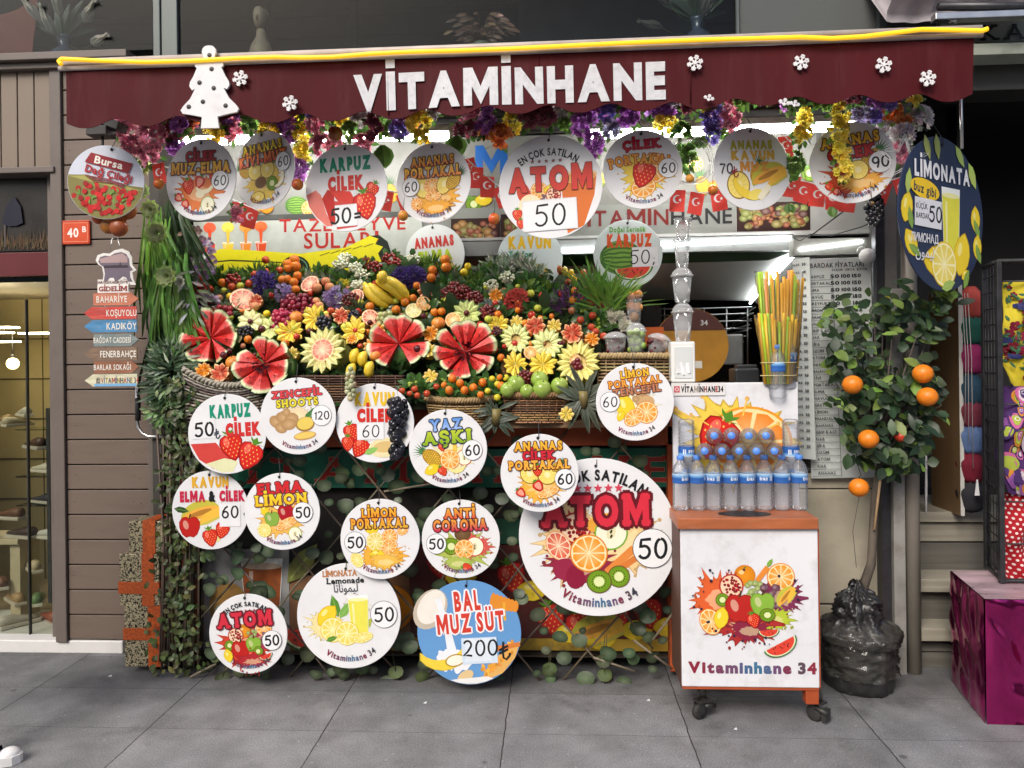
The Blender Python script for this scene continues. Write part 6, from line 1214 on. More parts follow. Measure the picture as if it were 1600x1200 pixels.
many([(806, 600, 14), (843, 593, 14), (823, 611, 11), (847, 608, 15), (874, 603, 14), (793, 609, 12)], 'green_apple', 'green apple in the basket', 'apple', (.23, .36, .05), (.32, .42, .09), m=GLOSSY, dy=-.05, group='green apples in the right front basket')
FILL = {'k': [], 'r': [], 'c': [], 'y': []}; seen = [(x, y) for _, _, x, y in LATER] + [(330, 528), (413, 569), (623, 537), (727, 551), (505, 547), (903, 566)]; tries = 0
while sum(map(len, FILL.values())) < 84 and tries < 6000:
    tries += 1; x = fr.uniform(300, 930); y = fr.uniform(440, 566 if x > 660 else 548)
    if all(math.hypot(x - a, y - b) > 12 for a, b in seen) and all(math.hypot(x - a, y - b) > 43 for a, b in ((330, 528), (413, 569), (623, 537), (727, 551), (505, 547), (903, 566))): seen.append((x, y)); FILL['krcy'[fr.randrange(4)]].append((x, y, fr.uniform(4, 6.5)))
many(FILL['k'], 'kumquat', 'bright orange kumquat', 'kumquat', (.72, .24, .012), (.6, .12, .01), (1, 1, 1.1), dy=-.015); many(FILL['r'], 'red_berry', 'plump red berry', 'berry', (.42, .03, .015), m=GLOSSY, dy=-.015); many(FILL['c'], 'lychee', 'brownish pink lychee', 'lychee', (.34, .10, .07), (.45, .2, .08), dy=-.015); many(FILL['y'], 'yellow_plum', 'lime yellow plum', 'plum', (.5, .52, .06), dy=-.015)
# --- bananas
def ban(mb, pts, r, col=(.70, .50, .035), tips=True):
    n = len(pts); mb.tube(pts, [r * (.35 if i in (0, n - 1) else (.85 if i in (1, n - 2) else 1)) for i in range(n)], 7, col); mb.sphere(pts[-1], r * .38, 6, 5, col=(.03, .02, .01))
def bunch(px, py, lab, curves, rr):
    Y = Yb(py) - .03; q = P(px, py, Y); s1 = S(px, py, Y); t = thing('banana_bunch', lab, 'bananas', q, 'bananas')
    for k, c in enumerate(curves):
        mb = MB(); pts = []
        for i in range(7):
            u = i / 6; x0, y0, x1, y1, bow = c; dx, dy = x1 - x0, y1 - y0; L = math.hypot(dx, dy); b = bow * 4 * u * (1 - u); pts.append(((x0 + dx * u - dy / L * b - px) * s1, -.01 - .02 * math.sin(math.pi * u) - .006 * k, -(y0 + dy * u + dx / L * b - py) * s1))
        ban(mb, pts, rr * s1); mb.build('banana', FRUIT, t)
bunch(602, 453, 'bunch of big yellow bananas below the right purple violet pot', [(570, 442, 612, 480, 6), (578, 444, 618, 474, 3), (590, 440, 634, 472, -5), (598, 436, 640, 470, -6), (604, 427, 606, 445, 4)], 8.5)
for k, (x, y, lab) in enumerate(((557, 557, 'stubby small banana, upper left of the four below the pineapple'), (570, 561, 'stubby small banana, upper right of the four below the pineapple'), (552, 580, 'stubby small banana, lowest left of the four, over the basket'), (580, 577, 'stubby small banana, lower right of the four, over the basket'))): bunch(x, y, lab, [(x + 2, y - 11, x - 1, y + 12, 2)], 7.5)
# --- grape bunches and berry clusters
def cluster(px, py, rx, ry, br, n, col, nm, desc, cat, jj=.3, m=GLOSSY, col2=None, leaves=0, dy=-.02, flat=.5):
    Y = Yb(py) + dy; s1 = S(px, py, Y); mb = MB(); pts = []; tries = 0
    while len(pts) < n and tries < n * 60:
        tries += 1; a, d = fr.uniform(0, 6.3), fr.random() ** .5; p = Vector((d * math.cos(a) * rx, -(1 - d * d) ** .5 * flat * min(rx, ry), d * math.sin(a) * ry))
        if all((p - q).length > br * 1.25 for q in pts): pts.append(p)
    for p in pts: mb.sphere(p * s1, br * s1 * fr.uniform(.85, 1.12), 10, 7, col=jit(col2 if (col2 and fr.random() < .35) else col, jj, fr))
    for k in range(len(pts) // 3): mb.tube([pts[k] * s1 + Vector((0, .01, 0)), Vector((0, .03, ry * s1))], .0015, 4, (.08, .07, .02))
    for k in range(leaves): a = fr.uniform(0, 6.3); mb.leaf((rx * .7 * s1 * math.cos(a), -.0, ry * .7 * s1 * math.sin(a)), (math.cos(a), -.4, math.sin(a)), (0, -1, .2), rx * 1.1 * s1, rx * .7 * s1, jit((.045, .11, .025), .3, fr), .2, .3)
    o = mb.build(nm, m, None, P(px, py, Y)); o['category'] = cat; TAGGED.append(o); return later(o, desc, px, py)
cluster(314, 478, 30, 17, 5.4, 34, (.10, .02, .035), 'grape_bunch', 'bunch of dusky purple grapes', 'grapes', .3, col2=(.34, .25, .32))
cluster(347, 490, 16, 12, 5, 16, (.32, .02, .035), 'grape_bunch', 'bunch of red grapes', 'grapes'); cluster(442, 504, 17, 20, 5, 26, (.35, .02, .06), 'grape_bunch', 'bunch of pink grapes', 'grapes'); cluster(466, 476, 26, 14, 5, 30, (.20, .012, .03), 'grape_bunch', 'bunch of dark red grapes', 'grapes')
cluster(603, 498, 13, 11, 5, 12, (.42, .45, .16), 'grape_bunch', 'bunch of pale green grapes', 'grapes'); cluster(384, 520, 12, 9, 3.6, 18, (.012, .01, .014), 'blackberry_cluster', 'cluster of black berries', 'berries'); cluster(506, 505, 12, 9, 4, 12, (.012, .012, .02), 'blackberry_cluster', 'black berries among round dark leaves', 'berries', leaves=7); cluster(554, 495, 9, 9, 3, 16, (.012, .012, .02), 'blackberry_cluster', 'little cluster of black berries', 'berries')
for x, y in ((701, 459), (723, 457), (742, 466), (763, 488), (822, 590), (712, 452), (548, 469)): cluster(x, y, 12, 10, 3.6, 22, (.13, .012, .012), 'berry_cluster', 'cluster of dark red berries', 'berries', leaves=3)
for x, y in ((556, 419), (566, 430), (636, 409), (532, 412), (560, 446), (645, 406), (768, 446), (792, 433), (540, 404)): cluster(x, y, 11, 8, 2.7, 18, (.60, .62, .45), 'white_berry_spray', 'spray of small white berries', 'berries', .1, leaves=4)
for x, y in ((610, 405), (930, 470), (945, 478), (622, 416), (586, 418), (365, 437)): cluster(x, y, 11, 9, 3.2, 14, (.22, .02, .015), 'red_berry_spray', 'dark red berry spray', 'berries', leaves=6)
for x, y in ((612, 472), (590, 482), (655, 488), (690, 475), (668, 488), (930, 505), (915, 490), (700, 600), (650, 605), (730, 596), (765, 600)): cluster(x, y, 15, 10, 3, 7, (.25, .33, .04), 'berry_twig', 'green berry twig', 'twig', leaves=12, dy=.02)
cluster(548, 600, 6, 26, 4.4, 22, (.40, .38, .22), 'dried_grape_bunch', 'pale dried grape bunch hanging on the middle basket', 'grapes', dy=-.14); cluster(776, 517, 8, 6, 2.4, 16, (.09, .02, .03), 'passion_fruit', 'dark passion fruit half', 'passion fruit')
cluster(823, 590, 9, 10, 3, 22, (.07, .012, .015), 'dark_carnation', 'dark red ruffled carnation', 'flower', m=PETAL)
# black grapes hanging in front of the KAVUN CILEK sign
t = thing('grape_bunch', 'black grape bunch hanging in front of the KAVUN CILEK sign', 'grapes', P(621, 625, -.17)); mb = MB(); s1 = S(621, 665, -.17)
for k in range(95):
    v_ = fr.random(); w_ = (15 if v_ < .5 else 11) * (1 - .25 * v_); a = fr.uniform(0, 6.3); mb.sphere((w_ * s1 * math.cos(a) * fr.uniform(.5, 1) + (2 - 4 * v_) * s1, w_ * s1 * math.sin(a) * .7, -v_ * 88 * s1), 6 * s1, 10, 7, (1, 1, 1.15), jit((.012, .012, .018), .4, fr))
mb.build('grapes', GLOSSY, t); mb = MB(); mb.tube([(0, 0, .06), (.003, 0, 0), (0, 0, -.2)], .003, 5, (.05, .04, .02)); mb.build('stem', WIRE, t)
# --- flowers
def blossoms(mb, n, rx, ry, fl, col, r, depth=.5, np_=5, stem=False, jj=.2):
    for k in range(n):
        a, d = r.uniform(0, 6.3), r.random() ** .5; c = Vector((rx * d * math.cos(a), -depth * min(rx, ry) * (1 - d * d) ** .5, ry * d * math.sin(a))); nn = Vector((c.x * .8 / rx, -1, c.z * .8 / ry + .2)).normalized(); sx = nn.cross(Vector((0, 0, 1))).normalized(); sz = sx.cross(nn); cc = jit(col[k % len(col)], jj, r); ph = r.uniform(0, 6)
        for j in range(np_):
            b = ph + 2 * math.pi * j / np_; e = sx * math.cos(b) + sz * math.sin(b); mb.leaf(c, e + nn * .35, nn, fl, fl * .85, cc, -.2, -.3, 1, mixc(cc, (.9, .9, .9), .1))
def flowerpot(px, py, rx, ry, n, fl, cols, nm, desc, leaves=10, lc=(.035, .085, .02), ll=1., dy=-.01):
    Y = Yb(py) + dy; s1 = S(px, py, Y); t = bpy.data.objects.new(nm, None); COL.objects.link(t); t.location = P(px, py, Y); t['category'] = 'flowers'; TAGGED.append(t); later(t, desc, px, py)
    mb = MB(); blossoms(mb, n, rx * s1, ry * s1, fl * s1, cols, fr); mb.build('blossoms', PETAL, t)
    if leaves:
        mb = MB()
        for k in range(leaves): a = 2 * math.pi * k / leaves + fr.uniform(-.3, .3); mb.leaf((rx * .7 * s1 * math.cos(a), .01, ry * .7 * s1 * math.sin(a)), (math.cos(a), -.35, math.sin(a)), (0, -1, .1), rx * .8 * ll * s1, rx * .5 * ll * s1, jit(lc, .3, fr), .2, .35)
        mb.build('leaves', LEAF, t)
VIO, LIL, GER = [(.055, .02, .22), (.08, .03, .30), (.04, .015, .16)], [(.40, .28, .55), (.5, .4, .6), (.3, .2, .45)], [(.55, .035, .025), (.5, .05, .03)]
flowerpot(413, 446, 20, 20, 60, 6, VIO, 'violet_plant', 'deep purple violet plant', 9); flowerpot(639, 434, 26, 17, 80, 6, VIO, 'violet_plant', 'big deep purple violet plant', 10)
flowerpot(313, 451, 16, 18, 60, 5, GER, 'geranium', 'red geranium head', 4); flowerpot(809, 470, 19, 17, 60, 5.5, GER, 'geranium', 'coral red geranium head', 7, (.05, .13, .03), 1.2)
flowerpot(443, 458, 13, 13, 40, 5, LIL, 'lilac_cabbage', 'ruffled lilac ornamental cabbage', 6); flowerpot(528, 464, 20, 14, 70, 6, LIL, 'lilac_cabbage', 'wide ruffled lilac ornamental cabbage', 8)
flowerpot(571, 412, 11, 7, 30, 4.5, [(.28, .06, .02), (.35, .1, .03)], 'rust_flowers', 'rust coloured flower cluster', 4); flowerpot(546, 406, 8, 6, 22, 4, [(.7, .25, .05), (.75, .35, .1)], 'orange_flowers', 'small orange flower cluster', 4); flowerpot(536, 443, 7, 7, 16, 5, [(.7, .58, .03)], 'yellow_flower', 'yellow flower', 3)
for x, y in ((954, 485), (957, 497), (969, 496), (978, 509)): flowerpot(x, y, 7, 6, 12, 7, [(.66, .64, .5), (.6, .58, .45)], 'white_rose', 'creamy white rose', 0)
# --- foliage
def sprig(px, py, desc, n, L, W, col, nm='leafy_sprig', spread=1.1, up=1., dy=.02, droop=.3, cat='foliage', jj=.3, m=None, rad=.25, c2=None, thin=False):
    Y = Yb(py) + dy; s1 = S(px, py, Y); mb = MB(); o0 = Vector((0, .02, -L * .4 * s1))
    for k in range(n):
        a = fr.uniform(-spread, spread); d = Vector((math.sin(a), fr.uniform(-.9, .25), math.cos(a) * up)).normalized(); b = o0 + d * (L * s1 * fr.uniform(0, .55)) + Vector((fr.uniform(-1, 1), fr.uniform(-.4, .4), fr.uniform(-.5, .5))) * (L * rad * s1)
        mb.leaf(b, d + Vector((fr.uniform(-.4, .4), fr.uniform(-.5, .1), fr.uniform(-.4, .4))), (fr.uniform(-.4, .4), -1, fr.uniform(-.1, .6)), L * s1 * fr.uniform(.5, .9), W * s1 * fr.uniform(.7, 1.2), jit(c2 if (c2 and fr.random() < .35) else col, jj, fr), .25, droop, 1 if thin else 2)
    for k in range(5): a = fr.uniform(-spread, spread); mb.tube([o0, o0 + Vector((math.sin(a), -.2, math.cos(a))) * (L * .7 * s1)], .0014, 4, (.05, .05, .02))
    o = mb.build(nm, m or LEAF, None, P(px, py, Y)); o['category'] = cat; TAGGED.append(o); return later(o, desc, px, py)
G1_, G2_, G3_, G4_ = (.06, .16, .03), (.14, .26, .04), (.04, .095, .025), (.2, .27, .17)
gx = [(300, 436), (322, 430), (338, 421), (352, 427), (370, 419), (385, 423), (402, 414), (428, 412), (436, 426), (470, 420), (486, 424), (502, 416), (516, 424), (530, 430), (548, 434), (575, 428), (594, 420), (606, 426), (618, 410), (655, 418), (664, 412), (683, 412), (706, 424), (716, 432), (738, 432), (750, 424), (764, 424), (775, 430), (786, 444), (800, 440), (815, 446), (830, 440), (842, 448), (700, 440), (690, 446), (728, 444), (748, 447), (476, 458), (426, 465), (586, 466), (600, 478), (860, 452), (775, 478), (760, 470), (826, 482), (844, 487), (790, 488), (915, 482), (935, 498), (945, 508), (622, 498), (640, 455), (655, 445), (560, 474), (540, 458), (405, 458), (330, 458), (345, 465)]
kinds = [('leafy green sprig', 26, 22, 8, G1_, G2_), ('fine bright green sprig', 46, 20, 4, G2_, (.2, .3, .05)), ('dark glossy leaf sprig', 18, 24, 12, G3_, G1_), ('frosted grey green sprig', 44, 20, 4, G4_, (.3, .35, .27)), ('feathery fern sprig', 60, 24, 3, G1_, G2_)]
for k, (x, y) in enumerate(gx):
    if x < 622 and y < 432: y += 10
    d, n, L, W, c, c2 = kinds[(k * 7 + k // 3) % 5]; sprig(x, y, d, n, L, W, c, c2=c2, thin=W < 5)
for x, y in ((300, 425), (312, 417), (820, 415), (790, 418), (775, 412), (835, 424), (806, 404)): sprig(x, y, 'white flowering feathery sprig', 80, 24, 3.2, (.50, .52, .42), 'white_sprig', c2=G4_, thin=True)
sprig(358, 483, 'grey green rosemary tuft', 90, 22, 2.6, (.10, .15, .07), 'rosemary', 1.6, c2=(.2, .25, .15), thin=True, dy=-.03); sprig(556, 478, 'pine needle sprig with small cone', 80, 24, 2.2, (.06, .11, .05), 'pine_sprig', 1.5, thin=True, dy=-.02); sprig(763, 478, 'grey blue succulent sprig', 50, 16, 5, (.20, .28, .24), 'succulent', 1.5, dy=-.01)
for x, y, r_ in ((700, 482, 40), (680, 462, 34), (862, 478, 34), (430, 462, 26), (598, 506, 20)): sprig(x, y, 'broad dark leaf', 3, r_, r_ * .6, (.035, .08, .03), 'broad_leaf', .5, dy=-.0)
# purple heather and tall grass
def spikes(px, py, desc, n, L, cols, nm, spread, fl=4, cat='flowers', dy=0):
    Y = Yb(py) + dy; s1 = S(px, py, Y); mb = MB(); o0 = Vector((0, .02, -L * .8 * s1))
    for k in range(n):
        a = fr.uniform(-spread, spread); d = Vector((math.sin(a), fr.uniform(-.6, .2), math.cos(a))).normalized(); Lk = L * s1 * fr.uniform(.9, 1.7); mb.tube([o0, o0 + d * Lk * .6, o0 + d * Lk], .0013, 4, (.05, .04, .04)); c = cols[k % len(cols)]
        for j in range(22):
            p = o0 + d * Lk * (.35 + .65 * j / 22); mb.leaf(p, d + Vector((fr.uniform(-1, 1), fr.uniform(-1, .3), fr.uniform(-.3, 1))) * .8, (0, -1, 0), fl * s1, fl * .5 * s1, jit(c, .35, fr), .2, .2, 1)
    o = mb.build(nm, PETAL, None, P(px, py, Y)); o['category'] = cat; TAGGED.append(o); return later(o, desc, px, py)
spikes(888, 470, 'purple flowering heather bush', 46, 32, [(.24, .07, .32), (.13, .09, .12), (.12, .07, .16), (.36, .11, .44)], 'heather', 1.05)
def grass(px, py, desc, n, L, col, spread=.9, wid=3., dy=0., nm='grass_tuft', hang=False):
    Y = Yb(py) + dy; s1 = S(px, py, Y); mb = MB()
    for k in range(n):
        a = fr.gauss(0, spread * .5); d = Vector((math.sin(a), fr.uniform(-.5, .3), math.cos(a) * (-1 if hang else 1))).normalized(); Lk = L * s1 * fr.uniform(.6, 1.15); b = Vector((fr.uniform(-.25, .25) * L * s1 * .5, fr.uniform(-.02, .02), 0)); bend = Vector((d.x * .6 + fr.uniform(-.2, .2), fr.uniform(-.35, .0), -.45)) * Lk * .4; sx = Vector((math.cos(a), 0, -math.sin(a))) * (wid * s1 / 2); c = jit(col, .35, fr); pts = [b + d * Lk * t + bend * t * t for t in (0, .35, .7, 1)]; ws = (.8, 1, .7, .05); vs = []
        for p, w_ in zip(pts, ws): vs += [p + sx * w_, p - sx * w_ + Vector((0, .002, 0))]
        mb.add(vs, [(2 * i, 2 * i + 1, 2 * i + 3, 2 * i + 2) for i in range(3)], c, True)
    o = mb.build(nm, LEAF, None, P(px, py, Y)); o['category'] = 'grass tuft'; TAGGED.append(o); return later(o, desc, px, py)
grass(950, 488, 'tall bright green grass tuft', 90, 78, (.16, .33, .05)); grass(930, 470, 'thin green grass tuft', 45, 80, (.15, .30, .06), .7); grass(972, 480, 'short green grass tuft', 40, 50, (.14, .3, .05), .8)
for x, y, c in ((892, 428, (.75, .52, .04)), (883, 424, (.72, .55, .1)), (897, 436, (.7, .45, .05)), (875, 422, (.5, .12, .03)), (912, 428, (.55, .09, .03))): place('pepper', 'little ornamental pepper', 'pepper', x, y, ball(c, None, (.7, .7, 1.15)), GLOSSY, -.0, None, 7, 'ornamental peppers')
# --- the bank itself: a sloped bed under everything
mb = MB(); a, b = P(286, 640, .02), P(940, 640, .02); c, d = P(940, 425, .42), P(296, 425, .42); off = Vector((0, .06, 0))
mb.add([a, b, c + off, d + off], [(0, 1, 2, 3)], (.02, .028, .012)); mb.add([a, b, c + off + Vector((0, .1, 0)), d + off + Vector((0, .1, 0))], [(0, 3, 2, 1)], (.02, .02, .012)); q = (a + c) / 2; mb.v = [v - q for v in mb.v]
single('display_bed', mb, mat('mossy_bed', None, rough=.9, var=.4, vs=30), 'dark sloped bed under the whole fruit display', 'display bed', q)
mb = MB()
for k in range(2600):
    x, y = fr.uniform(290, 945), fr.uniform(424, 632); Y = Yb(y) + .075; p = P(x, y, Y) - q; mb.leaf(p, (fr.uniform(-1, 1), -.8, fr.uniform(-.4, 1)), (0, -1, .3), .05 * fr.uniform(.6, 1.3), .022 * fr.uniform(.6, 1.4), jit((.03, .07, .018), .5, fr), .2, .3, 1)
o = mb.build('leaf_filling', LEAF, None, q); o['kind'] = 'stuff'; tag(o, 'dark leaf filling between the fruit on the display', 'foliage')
# --- baskets
def weave(mb, pts_fn, rows, cols_, r_, ca, cb, h):
    for j in range(rows):
        v_ = (j + .5) / rows; line = []
        for i in range(cols_ + 1): u = i / cols_; p = pts_fn(u, v_); line.append(p + Vector((0, (-1) ** (i + j) * r_ * .8, fr.uniform(-.1, .1) * r_)))
        mb.tube(line, r_ * fr.uniform(.85, 1.1), 5, jit(ca if fr.random() < .6 else cb, .25, fr))
    for i in range(0, cols_ + 1, 3): u = i / cols_; mb.tube([pts_fn(u, v_) for v_ in (0, .5, 1)], r_ * .9, 5, jit(cb, .2, fr))
def basket(lab, px0, px1, pyt, pyb, Y, bow, ca, cb, rows, sag=0., taper=0., rim=True, r_=.0042):
    q = P((px0 + px1) / 2, pyb, Y); t = thing('wicker_basket', lab, 'basket', q, 'wicker baskets')
    def fn(u, v_):
        x = px0 + (px1 - px0) * u; m = (px0 + px1) / 2; x = m + (x - m) * (1 - taper * v_); top = pyt + sag * (1 - (2 * u - 1) ** 2) ; y = top + (pyb - top) * v_; yy = Y - bow * (1 - (2 * u - 1) ** 2); return P(x, y, yy) - q
    mb = MB(); weave(mb, fn, rows, 26, r_, ca, cb, 1); vs = []
    for i in range(27):
        for v_ in (0, 1): vs.append(fn(i / 26, v_) + Vector((0, .008, 0)))
    mb.add(vs, [(2 * i, 2 * i + 1, 2 * i + 3, 2 * i + 2) for i in range(26)], mixc(cb, (0, 0, 0), .65)); mb.add([v + Vector((0, .004, 0)) for v in vs], [(2 * i, 2 * i + 2, 2 * i + 3, 2 * i + 1) for i in range(26)], mixc(cb, (0, 0, 0), .65))
    x0, x1 = fn(0, 0), fn(1, 0); z0 = fn(0, 1).z; mb.add([x0, x1, x1 + Vector((0, .3, 0)), x0 + Vector((0, .3, 0)), fn(0, 1), fn(1, 1), fn(1, 1) + Vector((0, .3, 0)), fn(0, 1) + Vector((0, .3, 0))], [(0, 3, 7, 4), (1, 5, 6, 2), (4, 5, 6, 7)], mixc(cb, (0, 0, 0), .5)); mb.build('weave', WICKER, t)
    if rim:
        for ph in (0, math.pi):
            mb = MB(); mb.tube([fn(i / 60, 0) + Vector((0, .012 * math.sin(i * 1.3 + ph) - .004, .010 * math.cos(i * 1.3 + ph))) for i in range(61)], .0085, 6, jit(ca, .1, fr)); mb.build('rim', WICKER, t)
basket('whitewashed wicker basket under the two left watermelon flowers', 286, 436, 576, 662, -.04, .06, (.34, .30, .24), (.12, .10, .08), 15, 26, .1, r_=.0055)
basket('brown wicker basket in the middle behind the ZENCEFIL sign', 450, 632, 586, 662, -.05, .03, (.17, .09, .045), (.07, .035, .02), 19, 0, .02, False)
basket('tan wicker basket with red and orange berries left of the apples', 664, 774, 622, 664, -.07, .05, (.36, .24, .11), (.17, .10, .045), 10, 4, .22)
basket('brown wicker basket full of green apples', 786, 892, 617, 662, -.09, .06, (.28, .16, .07), (.11, .055, .028), 12, 0, .16)
basket('tall tan wicker basket holding the plastic fruit cups', 934, 1046, 556, 664, -.06, .04, (.38, .27, .13), (.2, .13, .06), 21, 0, .02)
mb = MB(); q = P(830, 664, -.1); pbox(mb, 655, 1044, 660, 669, -.1, .25, q, (.22, .13, .07), b=.003); single('plank', mb, WOODV, 'weathered plank under the tan and apple baskets', 'plank', q)
# twig of kumquats in front of the tan basket
for k, (x, y) in enumerate(((640, 600), (660, 606), (690, 598), (715, 604), (745, 598), (770, 606), (786, 598), (700, 614), (735, 616))): sprig(x, y, 'leafy kumquat twig', 26, 20, 6, (.06, .15, .03), 'kumquat_twig', 1.5, dy=-.01)
# pineapple crown below the biggest melon
def crown(px, py, desc, n, L, W, col, Y=None):
    Yq = Yb(py) - .05 if Y is None else Y; s1 = S(px, py, Yq); mb = MB()
    for k in range(n):
        a = fr.uniform(0, 6.28); d = Vector((math.cos(a), -.35, math.sin(a) * .8 - .2)).normalized(); mb.leaf(Vector((0, 0, 0)) + d * .01 + Vector((0, 0, fr.uniform(-.02, .05))), d, (0, -1, .3), L * s1 * fr.uniform(.5, 1.1), W * s1, jit(col, .35, fr), .35, .35, 2, mixc(col, (.3, .32, .25), .3))
    mb.lathe([(.018, -.03, (.1, .07, .03)), (.03, .05, (.3, .24, .08))], 10); o = mb.build('leaf_rosette', LEAF, None, P(px, py, Yq)); o['category'] = 'pineapple'; TAGGED.append(o); later(o, desc, px, py)
crown(912, 628, 'spiky dark pineapple crown hanging upside down', 46, 46, 9, (.055, .07, .045), -.18); crown(775, 655, 'dark spiky leaf rosette', 22, 36, 7, (.03, .05, .03), -.12)
# ================================================================ white juice cart
YK = -.42
t = thing('juice_cart', 'white juice cart on castors with orange top and fruit splash picture', 'cart', (P(1170, 1000, YK).x, YK, 0)); o = t.location
WHITEP = mat('white_laminate', (.75, .75, .775), rough=.4, var=.05, vs=3, dirt=.4, ds=12, dirtcol=(.42, .4, .38), bump=.08, bs=30)
CX0, CX1 = P(1065, 1000, YK).x - o.x, P(1280, 1000, YK).x - o.x; CZ0, CZ1 = P(1170, 1074, YK).z, P(1170, 826, YK).z
mb = MB(); mb.box(CX0, CX1, 0, .24, CZ0, CZ1, b=.004); mb.build('body', WHITEP, t)
mb = MB(); mb.box(CX0 - .004, CX0 - .001, .012, .25, CZ0, CZ1, (.10, .045, .03)); mb.build('side_panel', WOODV, t)
mb = MB(); mb.box(CX0 + .002, CX1 - .001, .004, .25, CZ0 - .012, CZ0 - .001); mb.box(CX1 + .001, CX1 + .004, -.001, .25, CZ0, CZ1); mb.box(CX1 - .055, CX1 - .0, .01, .06, CZ0 - .075, CZ0 - .012, b=.003); mb.build('base_frame', ORANGEP, t)
TX0, TX1 = P(1059, 811, YK - .02).x - o.x, P(1279, 811, YK - .02).x - o.x; TZ1 = P(1170, 810, YK - .02).z; TZ0 = CZ1 + .001
mb = MB(); mb.box(TX0, TX1, -.02, .26, TZ0, TZ1, b=.004); mb.build('counter_top', mat('orange_laminate', (.40, .12, .045), rough=.4, var=.2, vs=5, stretch=(1, 1, 6), dirt=.25, ds=8, dirtcol=(.55, .35, .25)), t)
q = G(1163, 803, TZ1); mb = MB(); mb.M = Matrix.Translation((q.x - o.x, q.y - o.y, TZ1 + .001)) @ Matrix.Scale(.55, 4, (0, 1, 0)); mb.lathe([(.115, 0), (.0, .0006)], 28, (.012, .009, .008), cap=False); mb.build('waste_hole', PRINT, t)
YB = -.17; BX0, BX1 = P(1052, 700, YB).x - o.x, P(1248, 700, YB).x - o.x; BZ1 = P(1150, 598, YB).z
mb = MB(); mb.box(BX0, BX1, YB - YK, YB - YK + .03, TZ0, BZ1, b=.003); mb.build('back_board', WHITEP, t)
for px, py, ry, ft in ((1097, 1100, 30, 0), (1277, 1108, -50, 1)):
    Yc = YK + .05; c = P(px, py, Yc); mb = MB(); rr = .034; cx = c.x - o.x
    mb.M = Matrix.Translation((cx, .05, rr)) @ Matrix.Rotation(R(ry), 4, 'Z'); mb.box(-.032, .032, -.026, .026, .045, .052); mb.box(-.03, .0, -.020, -.017, -.005, .045); mb.box(-.03, .0, .017, .020, -.005, .045); mb.tube([(0, -.02, .03), (.055, -.015, .018)], [.01, .012], 6)
    for sx in (-.018, .018): mb.tube([(sx, 0, .05), (sx, 0, CZ0 - rr - .012)], .006, 6)
    if ft: mb.box(.03, .05, -.02, .02, -.02, .03, (.5, .5, .5))
    cs = mb.build('castor', mat('castor_steel', (.06, .058, .055), rough=.5, metal=.5, var=.3, dirt=.4), t)
    mb = MB(); mb.M = Matrix.Translation((cx - .012, .05, rr)) @ Matrix.Rotation(R(ry), 4, 'Z') @ Matrix.Rotation(R(90), 4, 'X'); mb.lathe([(.008, -.014), (rr * .8, -.014), (rr, -.009), (rr, .009), (rr * .8, .014), (.008, .014)], 20); mb.build('wheel', mat('black_rubber', (.03, .028, .027), rough=.7, var=.2), cs)
def cartpic(a):
    a.splash(-.55, .1, .38, (.72, .12, .03), 21, 1.); a.splash(.6, .12, .36, (.22, .03, .09), 9, .8); a.splash(.45, -.3, .3, (.45, .55, .04), 4, .7); a.splash(-.05, -.38, .48, (.42, .03, .03), 18, .7); a.splash(.02, -.5, .3, (.25, .02, .05), 3, .6)
    a.orange(-.05, .52, .2); a.pome(-.3, .32, .23); a.stroke([(.18, .42), (.38, .68)], .1, (.78, .26, .04)); a.leafp(.42, .76, .1, 1., (.2, .38, .05)); a.slice(.62, .5, .26, .26, .3); a.grapes(.05, .2, .2, (.36, .48, .1), 18); a.grapes(.42, .12, .22, (.16, .03, .08), 20, 5); a.kiwi(-.47, .06, .13, .13); a.melon(.72, .12, .2, .9)
    a.apple(-.15, -.1, .28, (.48, .02, .015)); a.apple(.27, -.02, .23, (.25, .45, .05)); a.straw(.1, -.32, .15, .3); a.kiwi(.36, -.22, .15, .13); a.wedge(.38, -.5, .2, .1); a.wedge(.58, -.75, .34, .5); a.slice(-.7, -.35, .2, .26, .4); a.lemon(-.5, -.28, .17, 1.4)
    q = random.Random(6)
    for i in range(26): b = q.uniform(0, 6.3); d = q.uniform(.85, 1.1); a.ell(d * math.cos(b), d * .75 * math.sin(b), q.uniform(.012, .03), None, (.03, .02, .05), n=8, dz=.05)
q = P(1168, 942, YK); a = Art(84 * S(1168, 942, YK)); cartpic(a); a.mb.build('fruit_picture', PRINT, t, (q.x - o.x, -.001, q.z))
q = P(1175, 1043, YK); a = Art(S(1175, 1043, YK)); a.text('Vitaminhane 34', 0, 0, 17, VIT[0], cols=VIT[:12] + [VIT[1]] * 2, off=.055, gap=.09, W=201); a.mb.build('lettering', PRINT, t, (q.x - o.x, -.001, q.z))
q = P(1150, 690, YB); a = Art(S(1150, 690, YB)); a.splash(-5, 5, 66, (.86, .60, .08), 12, .85); a.slice(20, 0, 68, 56, 0, (.8, .32, .02), (.93, .72, .35), (.82, .24, .02), 9); a.straw(-28, 8, 38, -.5)
for x, y, r_ in ((-95, 52, 8), (-52, 72, 5), (18, 68, 6), (-70, 44, 4), (66, 28, 5)): a.ell(x, y, r_ * .6, r_ * .6, (.75, .4, .1)); a.stroke([(x, y), (x * .6, y * .6)], r_ * .5, (.84, .55, .1))
a.mb.build('fruit_picture', PRINT, t, (q.x - o.x, YB - YK - .001, q.z))
